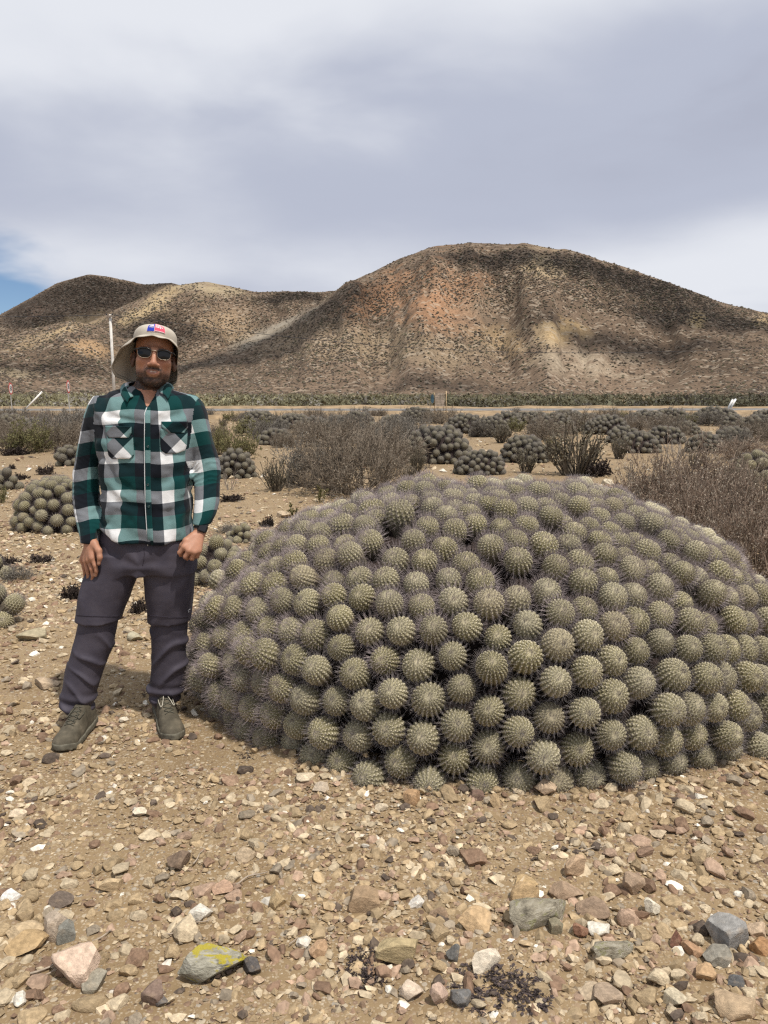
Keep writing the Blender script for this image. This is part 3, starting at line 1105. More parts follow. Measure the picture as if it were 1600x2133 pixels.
CL = [
    (130, 1116, 204, 118, 11.4, "round cactus clump on the gravel behind the man's hanging forearm", True),
    (-6, 1212, 60, 62, 17.6, 'cactus clump cut by the frame edge, above another one, left of the man', True),
    (2, 1312, 96, 92, 20, 'nearest cactus clump at the frame edge beside the man, with few big heads', True),
    (452, 1226, 118, 112, 15.2, 'small cactus clump between the man\'s pocketed hand and the great mound', True),
    (490, 996, 84, 66, 7.6, "grey cactus clump just past the elbow of the man's bent arm", False),
    (148, 968, 66, 48, 8, "small cactus clump beyond the man's upper arm, in front of the green-brown shrubs", False),
    (12, 1022, 62, 46, 9.6, 'bluish-grey cactus clump at the frame edge, level with the shirt hem', False),
    (912, 964, 150, 84, 7.6, 'dark tall cactus clump with bulging front heads, beyond the top of the great mound', False),
    (1000, 990, 112, 52, 6.4, 'low wide cactus clump on bare sand just in front of the dark tall clump', False),
    (1092, 962, 108, 62, 6.4, 'cactus clump half behind the upright dark bush', False),
    (1330, 943, 92, 46, 6, 'flat dark cactus clump on sand, to the right of the upright dark bush', False),
    (1468, 944, 82, 44, 6, 'pale cactus clump framed by bent thin stems, in the gap of the big dry shrub', False),
    (1572, 1006, 120, 62, 11.2, 'yellow-green cactus clump at the right frame edge behind the big dry shrub', True),
    (612, 896, 92, 34, 4.8, 'dark cactus clump near the road between the man and the wooden board', False),
    (520, 903, 60, 30, 4.8, "cactus clump near the road, closest beside the man's shoulder", False),
    (1022, 908, 86, 44, 4.8, 'dark cactus clump right behind the low wide one, below the wooden board', False),
    (1108, 884, 92, 28, 4, 'far cactus clump near the road, to the right of the wooden board', False),
    (1345, 890, 110, 34, 4.4, 'wide far cactus clump near the road above the flat dark one', False),
    (1425, 908, 70, 32, 4.4, 'far dark cactus clump between the wide far one and the leaning posts', False),
    (1530, 900, 60, 36, 4.8, 'dark cactus clump under the pair of leaning white posts', False),
    (25, 903, 90, 40, 4.8, 'far cactus clump below the outer speed sign', False),
    (820, 893, 70, 28, 4.4, 'far cactus clump left of the wooden board near the road', False),
    (700, 890, 60, 24, 4, 'low far cactus clump in front of the road behind the big brown shrub', False),
    (1225, 884, 66, 24, 4, 'far cactus clump directly behind the upright dark bush', False),
    (505, 1128, 66, 40, 8.8, "small dusty cactus half buried in gravel beside the man's watch", True),
    (1590, 878, 56, 26, 4, 'farthest cactus clump, at the right frame edge by the road', False),
    (870, 880, 83.2, 32.5, 4.8, 'far cactus clump directly left of the wooden board', False),
    (968, 902, 91, 42.5, 5.0, 'grey cactus clump right below the wooden board', False),
    (1052, 892, 78, 35, 4.8, 'far cactus clump between the wooden board and the upright bush, the middle one', False),
    (1150, 905, 104, 45, 5.2, 'grey cactus clump just left behind the upright dark bush', False),
    (1262, 905, 98.8, 42.5, 5.2, 'grey cactus clump just right behind the upright dark bush', False),
    (1300, 922, 78, 35, 5.4, 'small dark clump left of the flat dark one on sand', False),
    (1385, 925, 85.8, 37.5, 5.4, 'dark clump between the flat dark one and the pale one', False),
    (1490, 884, 104, 37.5, 4.8, 'far clump right under the leaning white posts', False),
    (1395, 880, 83.2, 30, 4.5, 'far low clump left of the leaning posts', False),
    (1575, 908, 91, 42.5, 5.4, 'grey clump at the right frame edge in the second row from the road', False),
    (1525, 930, 83.2, 40, 5.8, 'dark clump at the right, above the yellow-green one', False),
    (790, 915, 85.8, 40, 5.4, 'grey clump behind the big rounded brown shrub', False),
    (745, 884, 72.8, 27.5, 4.5, 'tiny far clump above the big rounded brown shrub', False),
    (655, 900, 78, 32.5, 5.0, 'grey clump on the left behind the big rounded brown shrub', False),
    (575, 925, 75.4, 35, 5.4, 'small grey clump right of the yellow-green bush', False),
    (540, 884, 78, 30, 4.5, 'tiny far clump by the road next to the shoulder', False),
    (70, 912, 85.8, 40, 5.4, 'grey clump amid the shrubs under the inner speed sign', False),
    (1180, 878, 78, 25, 4.3, 'farthest low clump by the road right of the board', False),
]
for i, (px, py, w_, h_, r_, lab, hi) in enumerate(CL):
    clump(px, py, w_, h_, r_, lab, 300 + i, hi=hi)
# ================================================================== shrubs

def grow(seed, n0, h, w, spread, levels, r0, wob=0.16, trop=0.12, base=0.12, nseg=3):
    """a branching bush: returns segment arrays (P0, P1, r0, r1, level) and the twig ends"""
    rg = np.random.default_rng(seed)
    S0, S1, A, B, LV = [], [], [], [], []
    th = rg.random(n0) * 2 * PI
    inc = spread * np.sqrt(rg.random(n0))
    D = np.stack([np.sin(inc) * np.cos(th), np.sin(inc) * np.sin(th), np.cos(inc)], -1)
    P = np.stack([np.cos(th), np.sin(th), 0 * th], -1) * (base * w * np.sqrt(rg.random((n0, 1))))
    reach = 1 / np.sqrt((np.sin(inc) / (w / 2)) ** 2 + (np.cos(inc) / h) ** 2)
    L = reach * rg.uniform(0.55, 0.95, n0) * (0.74 if levels else 1.0)
    rad = r0 * rg.uniform(0.7, 1.15, n0)
    tips = None
    for lv in range(len(levels) + 1):
        segs, nseg_ = [], nseg if lv == 0 else 2
        p, d = P.copy(), D.copy()
        pts = [p.copy()]
        dirs = [d.copy()]
        for k in range(nseg_):
            d = d + rg.normal(size=d.shape) * wob + np.array([0, 0, trop])
            d /= np.linalg.norm(d, axis=1)[:, None]
            q = p + d * (L / nseg_)[:, None]
            q[:, 2] = np.maximum(q[:, 2], 0.01)
            S0.append(p.copy())
            S1.append(q.copy())
            f0, f1 = 1 - 0.5 * k / nseg_, 1 - 0.5 * (k + 1) / nseg_
            A.append(rad * f0)
            B.append(rad * f1)
            LV.append(np.full(len(p), lv))
            p = q
            pts.append(p.copy())
            dirs.append(d.copy())
        tips = (p, d)
        if lv == len(levels):
            break
        nc, lr, sp = levels[lv]
        PT, DT = np.stack(pts, 1), np.stack(dirs, 1)
        n = len(P)
        t = rg.uniform(0.25, 1.0, (n, nc)) * nseg_
        i0 = np.minimum(t.astype(int), nseg_ - 1)
        fr = (t - i0)[..., None]
        ar = np.arange(n)[:, None]
        newP = PT[ar, i0] * (1 - fr) + PT[ar, i0 + 1] * fr
        newD = DT[ar, i0 + 1] + rg.normal(size=(n, nc, 3)) * sp
        newD /= np.linalg.norm(newD, axis=2)[..., None]
        L = (np.repeat(L, nc) * lr * rg.uniform(0.6, 1.2, n * nc))
        rad = np.repeat(rad, nc) * 0.5 * rg.uniform(0.8, 1.1, n * nc)
        P, D = newP.reshape(-1, 3), newD.reshape(-1, 3)
        keep = P[:, 2] > 0.0
        P, D, L, rad = P[keep], D[keep], L[keep], rad[keep]
    return np.concatenate(S0), np.concatenate(S1), np.concatenate(A), np.concatenate(B), np.concatenate(LV), tips


def leaf_tris(P, D, L, Wd, rg):
    """small folded leaves: two triangles each"""
    n = len(P)
    side = np.cross(D, rg.normal(size=(n, 3)))
    side /= np.linalg.norm(side, axis=1)[:, None] + 1e-9
    nrm = np.cross(side, D)
    V = np.stack([P, P + D * (L * 0.5)[:, None] + side * Wd[:, None] + nrm * (0.25 * Wd)[:, None], P + D * L[:, None], P + D * (L * 0.5)[:, None] - side * Wd[:, None] + nrm * (0.25 * Wd)[:, None]], 1)
    b = np.arange(n)[:, None] * 4
    F = np.concatenate([b + [[0, 1, 2]], b + [[0, 2, 3]]])
    return V.reshape(-1, 3), F


m = Mat('dry_twigs', 0.95, 0.1)
m.color(m.scale_col(m.attr('Col'), m.range(m.noise(m.coord(), 9.0, 3.0), 0.3, 0.7, 0.75, 1.25)))
M_TWIG = m.m
m = Mat('dry_leaves', 0.85, 0.15)
inf = m.node('ShaderNodeObjectInfo').outputs['Random']
m.color(m.scale_col(m.attr('Col'), m.range(inf, 0.0, 1.0, 0.8, 1.2, False)))
M_LEAF = m.m


def bush_meshes(seed, n0, h, w, spread, levels, r0, twig, leaf, nleaf, lsize, minr=0.0012, **kw):
    rg = np.random.default_rng(seed + 1000)
    s0, s1, a, b, lv, (tp, td) = grow(seed, n0, h, w, spread, levels, r0, **kw)
    V, F = prisms(s0, s1, np.maximum(a, minr), np.maximum(b, minr * 0.7))
    tw = np.array(twig)[None] * (0.65 + 0.7 * rg.random((len(s0), 1))) * (1 + 0.12 * lv[:, None])
    me = mesh_np('branches', V, F, False, [M_TWIG], col=np.repeat(tw, 6, 0))
    ml = None
    if nleaf:
        top = lv == lv.max()
        c0, c1 = s0[top], s1[top]
        i = rg.integers(len(c0), size=nleaf)
        t = rg.random((nleaf, 1)) ** 0.6
        P = c0[i] * (1 - t) + c1[i] * t
        D = (c1[i] - c0[i])
        D /= np.linalg.norm(D, axis=1)[:, None] + 1e-9
        D = D + rg.normal(size=D.shape) * 0.7
        D /= np.linalg.norm(D, axis=1)[:, None]
        L = lsize * rg.uniform(0.6, 1.4, nleaf)
        V, F = leaf_tris(P, D, L, L * 0.32, rg)
        ca, cb = np.array(leaf[0]), np.array(leaf[1])
        u_ = rg.random((nleaf, 1))
        lc = (ca * (1 - u_) + cb * u_) * (0.75 + 0.5 * rg.random((nleaf, 1)))
        ml = mesh_np('leaves', V, F, False, [M_LEAF], col=np.repeat(lc, 4, 0))
    return me, ml


BROWN, BROWN2 = (0.165, 0.134, 0.104), (0.205, 0.175, 0.135)
BUSH = {
    'dome': [bush_meshes(1 + k, 44, 1.0, 2.0, 1.45, [(8, 0.55, 0.55), (9, 0.5, 0.6)], 0.010, BROWN, (BROWN, (0.26, 0.225, 0.175)), 10000, 0.022, minr=0.0024) for k in range(2)],
    'red': [bush_meshes(11 + k, 46, 1.0, 2.0, 1.40, [(8, 0.52, 0.6), (9, 0.5, 0.65)], 0.010, (0.175, 0.130, 0.100), ((0.190, 0.135, 0.100), (0.40, 0.35, 0.28)), 12000, 0.018, minr=0.002) for k in range(2)],
    'upright': [bush_meshes(21 + k, 52, 1.0, 1.0, 0.62, [(4, 0.38, 0.35)], 0.012, (0.105, 0.088, 0.068), ((0.12, 0.105, 0.075), (0.20, 0.175, 0.12)), 2600, 0.022, minr=0.004, wob=0.10) for k in range(2)],
    'green': [bush_meshes(31 + k, 40, 1.0, 1.6, 1.15, [(6, 0.5, 0.5), (6, 0.5, 0.5)], 0.010, (0.14, 0.115, 0.075), ((0.13, 0.135, 0.055), (0.24, 0.215, 0.105)), 6500, 0.034, minr=0.0025) for k in range(2)],
    'grey': [bush_meshes(41 + k, 46, 1.0, 2.2, 1.40, [(7, 0.5, 0.6), (5, 0.5, 0.6)], 0.010, (0.135, 0.120, 0.104), ((0.14, 0.124, 0.104), (0.215, 0.195, 0.165)), 5200, 0.032, minr=0.003) for k in range(2)],
    'sprig': [bush_meshes(51 + k, 7, 1.0, 0.9, 0.5, [(5, 0.25, 0.4)], 0.012, (0.12, 0.10, 0.055), ((0.13, 0.125, 0.05), (0.22, 0.19, 0.09)), 900, 0.035, minr=0.004) for k in range(3)],
    'dead': [bush_meshes(61 + k, 46, 1.0, 2.6, 1.50, [(5, 0.45, 0.8)], 0.022, (0.042, 0.033, 0.030), ((0.035, 0.026, 0.024), (0.085, 0.065, 0.055)), 1900, 0.13, minr=0.006) for k in range(3)],
    'litter': [bush_meshes(81 + k, 70, 1.0, 2.0, 1.52, [(6, 0.5, 0.8)], 0.018, (0.040, 0.031, 0.030), ((0.030, 0.023, 0.022), (0.075, 0.058, 0.055)), 4200, 0.085, minr=0.006) for k in range(2)],
    'bare': [bush_meshes(71 + k, 9, 1.0, 1.3, 0.8, [(4, 0.5, 0.45), (3, 0.5, 0.5)], 0.016, (0.25, 0.215, 0.18), None, 0, 0, minr=0.004) for k in range(2)],
}
BUSHN = {}


def shrub(kind, px, py, wpx, hpx, label, group=None, name='dry_shrub', cat='shrub', seed=None, back=0.25):
    f0 = G(px, py)
    k = depth(f0) / FPX
    w_, h_ = wpx * k, hpx * k
    if kind not in ('dead', 'bare', 'sprig', 'litter'):
        w_, h_ = w_ * 1.18, h_ * 1.18
    off = w_ * back
    loc = Vector((f0.x * (f0.y + off) / f0.y, f0.y + off, 0))
    loc.z = gzf(loc.x, loc.y) - 0.012
    i = BUSHN.get(kind, 0)
    BUSHN[kind] = i + 1
    me, ml = BUSH[kind][i % len(BUSH[kind])]
    nat = {'dome': 2.0, 'red': 2.0, 'upright': 1.0, 'green': 1.6, 'grey': 2.2, 'sprig': 0.9, 'dead': 2.6, 'litter': 1.7, 'bare': 1.3}[kind]
    o = link(name, None, None, loc, (0, 0, (i * 2.399 + px) % 6.283), (w_ / nat, w_ / nat, h_))
    tag(o, label, cat, group)
    link('branches', me, o)
    if ml:
        link('leaves', ml, o)
    return o


SH = [
    ('dome', 742, 1040, 250, 165, 'big rounded brown shrub of fine dry twigs just left of the dark tall clump'),
    ('grey', 640, 1018, 150, 110, 'greyish twiggy shrub leaning against the left flank of the big rounded brown shrub'),
    ('dome', 800, 975, 190, 95, 'brown twiggy shrub rising behind the big rounded brown shrub'),
    ('dome', 690, 925, 190, 62, 'far brown shrub spreading above the big rounded one'),
    ('red', 1400, 1130, 300, 215, 'reddish-brown dense dry shrub rising behind the right shoulder of the great mound'),
    ('red', 1560, 1245, 330, 260, 'largest reddish-brown dry shrub, cut by the right frame edge beside the great mound'),
    ('dome', 1490, 1060, 190, 120, 'brown shrub behind the reddish-brown ones'),
    ('red', 1470, 1180, 300, 215, 'reddish-brown dry shrub filling the gap between the other two reddish ones'),
    ('dome', 1590, 1130, 240, 190, 'brown dry shrub cut by the right frame edge behind the largest reddish one'),
    ('grey', 1350, 1075, 150, 105, 'low greyish shrub in front of the bare yellowish stems'),
    ('upright', 1196, 993, 185, 142, 'tall upright dark bush of bunched stiff stems beyond the top of the great mound'),
    ('dead', 1240, 992, 90, 42, 'black withered litter at the foot of the upright dark bush'),
    ('upright', 1096, 986, 70, 70, 'smaller upright bush left of the tall dark one'),
    ('dome', 1190, 900, 150, 46, 'brown shrub on the skyline of the flat behind the upright dark bush'),
    ('upright', 1290, 955, 60, 62, 'thin upright bush beside the flat dark cactus clump'),
    ('bare', 1405, 965, 95, 85, 'bare yellowish stems bending in front of the pale cactus clump'),
    ('bare', 1312, 900, 90, 60, 'bare grey stems sticking up beside the wide far cactus clump'),
    ('green', 1150, 940, 46, 32, 'small olive tuft under the upright dark bush'),
    ('upright', 575, 1030, 84, 92, "spiky dark bush on the sand, right of the man's elbow"),
    ('sprig', 612, 1078, 66, 62, 'thin olive sprigs standing at the left rim of the great mound'),
    ('sprig', 668, 1052, 60, 66, 'slender stems between the thin olive sprigs and the big rounded brown shrub'),
    ('green', 498, 956, 90, 72, 'yellow-green bush beyond the grey cactus clump by the elbow'),
    ('green', 455, 945, 60, 66, "green-grey bush touching the outline of the man's sleeve"),
    ('grey', 560, 915, 110, 46, 'grey shrub near the road behind the yellow-green bush'),
    ('bare', 478, 1024, 46, 70, "pale bare twig plant growing by the man's forearm"),
    ('dead', 484, 1050, 62, 20, "black withered tuft flat on the sand beside the man's cuff"),
    ('upright', 868, 985, 50, 70, 'dark leafy bush pressed against the dark tall cactus clump'),
    ('upright', 850, 1003, 60, 52, 'low dark bush at the right foot of the big rounded brown shrub'),
    ('grey', 852, 925, 120, 60, 'grey-white twiggy shrub behind the dark tall cactus clump'),
    ('green', 62, 944, 110, 72, 'green-centred shrub beyond the sand, under the two speed signs'),
    ('dome', 128, 938, 130, 70, "brown shrub touching the man's sleeve, beside the green-centred one"),
    ('dome', 10, 940, 80, 60, 'brown shrub at the frame edge left of the green-centred one'),
    ('dead', 30, 946, 70, 22, 'dark dead brush under the green-centred shrub'),
    ('dead', 132, 944, 60, 18, 'dark dead brush under the brown shrub by the sleeve'),
    ('dead', 96, 988, 48, 24, 'small black withered tuft on bare sand behind the round clump, the upper one'),
    ('dead', 46, 1000, 44, 18, 'black withered log-like tuft lying by the bluish cactus clump'),
    ('bare', 103, 968, 34, 22, 'tiny bare dead plant standing on the pale sand'),
    ('dead', 25, 976, 22, 14, 'tiniest dark tuft alone on the pale sand'),
    ('green', 2, 1052, 34, 42, 'small olive tuft at the frame edge under the bluish cactus clump'),
    ('dead', 85, 1172, 74, 22, 'dark dry litter on gravel at the level of the hanging hand'),
    ('dead', 20, 1178, 62, 28, 'black litter heaped under the upper edge clump'),
    ('grey', 28, 1215, 100, 34, 'pale grey dried tuft of matted stems left of the hanging hand'),
    ('dead', 150, 1252, 62, 38, "black withered cushion plant beside the man's thigh"),
    ('dead', 290, 1282, 44, 40, "dark withered plant seen between the man's knees"),
    ('grey', 475, 1112, 60, 20, 'faded grey cushion plant lying left of the dusty half-buried cactus'),
    ('dead', 556, 1098, 44, 28, 'dark round dead cactus leaning on the left rim of the great mound'),
    ('red', 1560, 962, 150, 62, 'dry brown shrub at the right frame edge above the yellow-green clump'),
    ('upright', 1448, 975, 44, 56, 'thin dark upright stems by the pale cactus clump'),
    ('green', 1288, 872, 50, 20, 'bright olive bush beside the road, left of the leaning posts'),
    ('dome', 930, 884, 100, 38, 'rounded brown bush at the foot of the wooden board'),
    ('dome', 1405, 872, 80, 26, 'low rounded bush under the leaning white posts'),
]
for (kd, px, py, w_, h_, lab) in SH:
    if kd == 'dead':
        shrub(kd, px, py, w_, h_, lab, name='dead_tuft', cat='dead plant')
    elif kd in ('sprig', 'bare'):
        shrub(kd, px, py, w_, h_, lab, name='stem_plant', cat='plant')
    else:
        shrub(kd, px, py, w_, h_, lab)

# the crowded rows nearer the road
rg = np.random.default_rng(5)
ZONES = [(-40, 200, 'dry shrub crowded near the road under the speed signs', 22), (430, 620, "dry shrub crowded near the road beside the man", 12),
         (620, 880, 'dry shrub crowded near the road left of the wooden board', 16), (950, 1150, 'dry shrub crowded near the road right of the board', 8),
         (1230, 1660, 'dry shrub crowded near the road below the leaning posts', 18)]
crowd = []
for (x0, x1, lab, n) in ZONES:
    for i in range(n):
        px = x0 + (x1 - x0) * (i + rg.random()) / n
        py = rg.choice([868, 871, 875, 880, 886, 893, 901, 910, 920, 930]) + rg.uniform(-2, 3)
        hp = rg.uniform(0.6, 1.1) * (18 + (py - 862) * 0.70)
        wp = hp * rg.uniform(1.6, 2.6)
        kd = rg.choice(['dome', 'grey', 'grey', 'red', 'green', 'upright'], p=[0.3, 0.2, 0.15, 0.12, 0.08, 0.15])
        if kd == 'upright':
            wp = hp * 1.1
        look = {'dome': 'brown dry', 'grey': 'greyish twiggy', 'red': 'reddish dry', 'green': 'olive green', 'upright': 'dark upright'}[kd]
        where = lab.split('near the road ')[1]
        crowd.append((px, shrub(kd, px, py, wp, hp, '', group='shrubs crowded before the road'), look, where))

ORD = 'first second third fourth fifth sixth seventh eighth ninth tenth eleventh twelfth thirteenth fourteenth fifteenth sixteenth seventeenth eighteenth nineteenth twentieth twenty-first twenty-second twenty-third twenty-fourth twenty-fifth'.split()
cnt_ = {}
for px, o, look, where in sorted(crowd, key=lambda q: q[0]):
    k_ = (look, where)
    i_ = cnt_.get(k_, 0)
    cnt_[k_] = i_ + 1
    tag(o, f'{ORD[min(i_, 24)]} {look} shrub from the left, near the road {where}', 'shrub')
# ================================================================== stones

def ico(sub):
    t = (1 + 5 ** 0.5) / 2
    v = [(-1, t, 0), (1, t, 0), (-1, -t, 0), (1, -t, 0), (0, -1, t), (0, 1, t), (0, -1, -t), (0, 1, -t), (t, 0, -1), (t, 0, 1), (-t, 0, -1), (-t, 0, 1)]
    f = [(0, 11, 5), (0, 5, 1), (0, 1, 7), (0, 7, 10), (0, 10, 11), (1, 5, 9), (5, 11, 4), (11, 10, 2), (10, 7, 6), (7, 1, 8), (3, 9, 4), (3, 4, 2), (3, 2, 6), (3, 6, 8), (3, 8, 9), (4, 9, 5), (2, 4, 11), (6, 2, 10), (8, 6, 7), (9, 8, 1)]
    v = [np.array(p, float) / np.linalg.norm(p) for p in v]
    for _ in range(sub):
        cache, nf = {}, []

        def mid(a, b):
            k = (min(a, b), max(a, b))
            if k not in cache:
                p = v[a] + v[b]
                v.append(p / np.linalg.norm(p))
                cache[k] = len(v) - 1
            return cache[k]
        for a, b, c in f:
            x, y, z = mid(a, b), mid(b, c), mid(c, a)
            nf += [(a, x, z), (b, y, x), (c, z, y), (x, y, z)]
        f = nf
    return np.array(v), np.array(f)


ICO = [ico(0), ico(1), ico(2), ico(3), (np.array([[1, 0, 0], [-1, 0, 0], [0, 1, 0], [0, -1, 0], [0, 0, 1], [0, 0, -1.0]]), np.array([[0, 2, 4], [2, 1, 4], [1, 3, 4], [3, 0, 4], [2, 0, 5], [1, 2, 5], [3, 1, 5], [0, 3, 5]]))]


def chip(sub, seed, planes=8, lo=0.5, hi=0.92, rough=0.0):
    """an angular stone: a ball cut by planes"""
    rg = np.random.default_rng(seed)
    v, f = ICO[sub]
    v = v.copy()
    for _ in range(planes):
        n = rg.normal(size=3)
        n /= np.linalg.norm(n)
        d = rg.uniform(lo, hi)
        h = v @ n - d
        v = v - np.outer(np.maximum(h, 0), n)
    if rough:
        v = v * (1 + rough * fbm(v[:, 0] * 2.5 + seed, v[:, 1] * 2.5, v[:, 2] * 2.5, seed, 4))[:, None]
    v -= (v.max(0) + v.min(0)) / 2
    v /= (v.max(0) - v.min(0)).max() / 2
    return v, f


def stone_mat(name, src):
    m = Mat(name, 0.9, 0.2)
    co = m.coord()
    if src == 'attr':
        base = m.attr('Col')
        sc = 55.0
    else:
        base = m.node('ShaderNodeObjectInfo').outputs['Color']
        sc = 2.6
    nz = m.noise(co, sc, 5.0, 0.65)
    sp = m.noise(co, sc * 7, 2.0, 0.6)
    c = m.scale_col(base, m.range(nz, 0.28, 0.72, 0.70, 1.25))
    c = m.mix(m.range(sp, 0.60, 0.72, 0, 0.40), c, (0.16, 0.12, 0.09))
    dust = m.noise(co, sc * 0.7, 3.0)
    c = m.mix(m.range(dust, 0.5, 0.75, 0, 0.35), c, (0.36, 0.27, 0.18))
    m.color(c)
    m.bump(m.math('ADD', nz, m.math('MULTIPLY', sp, 0.4)), 0.35, 0.05 if src != 'attr' else 0.004)
    return m.m


M_STONE = stone_mat('stone', 'obj')
M_PEB = stone_mat('pebble', 'attr')

# the lichen-covered stones
m = Mat('lichen_stone', 0.9, 0.15)
co = m.coord()
nz = m.noise(co, 3.0, 5.0, 0.65)
c = m.ramp(nz, [(0.30, (0.18, 0.165, 0.125)), (0.5, (0.34, 0.32, 0.255)), (0.7, (0.48, 0.455, 0.385))])
blot = m.noise(co, 2.2, 4.0, 0.6, dist=0.5)
c = m.mix(m.range(m.noise(co, 1.4, 3.0), 0.58, 0.64, 0, 0.8), c, (0.07, 0.065, 0.05))
sepn = m.node('ShaderNodeSeparateXYZ')
m.l.new(co, sepn.inputs[0])
rim = m.math('ADD', m.math('MULTIPLY', sepn.outputs[0], 0.10), m.math('MULTIPLY', m.math('ABSOLUTE', m.math('SUBTRACT', sepn.outputs[2], 0.05)), 0.16))
ylw = m.range(m.math('ADD', blot, rim), 0.60, 0.67)
c = m.mix(m.math('MULTIPLY', ylw, 0.9), c, (0.40, 0.33, 0.03))
m.color(c)
m.bump(m.noise(co, 9.0, 5.0, 0.7), 0.5, 0.05)
M_LICHEN = m.m
m = Mat('mottled_stone', 0.9, 0.15)
co = m.coord()
nz = m.noise(co, 2.6, 5.0, 0.65)
c = m.ramp(nz, [(0.3, (0.12, 0.105, 0.08)), (0.5, (0.32, 0.285, 0.215)), (0.72, (0.46, 0.43, 0.36))])
c = m.mix(m.range(m.noise(co, 3.1, 3.0), 0.56, 0.64, 0, 0.75), c, (0.24, 0.23, 0.11))
m.color(c)
m.bump(m.noise(co, 9.0, 5.0, 0.7), 0.5, 0.05)
M_MOTTLE = m.m

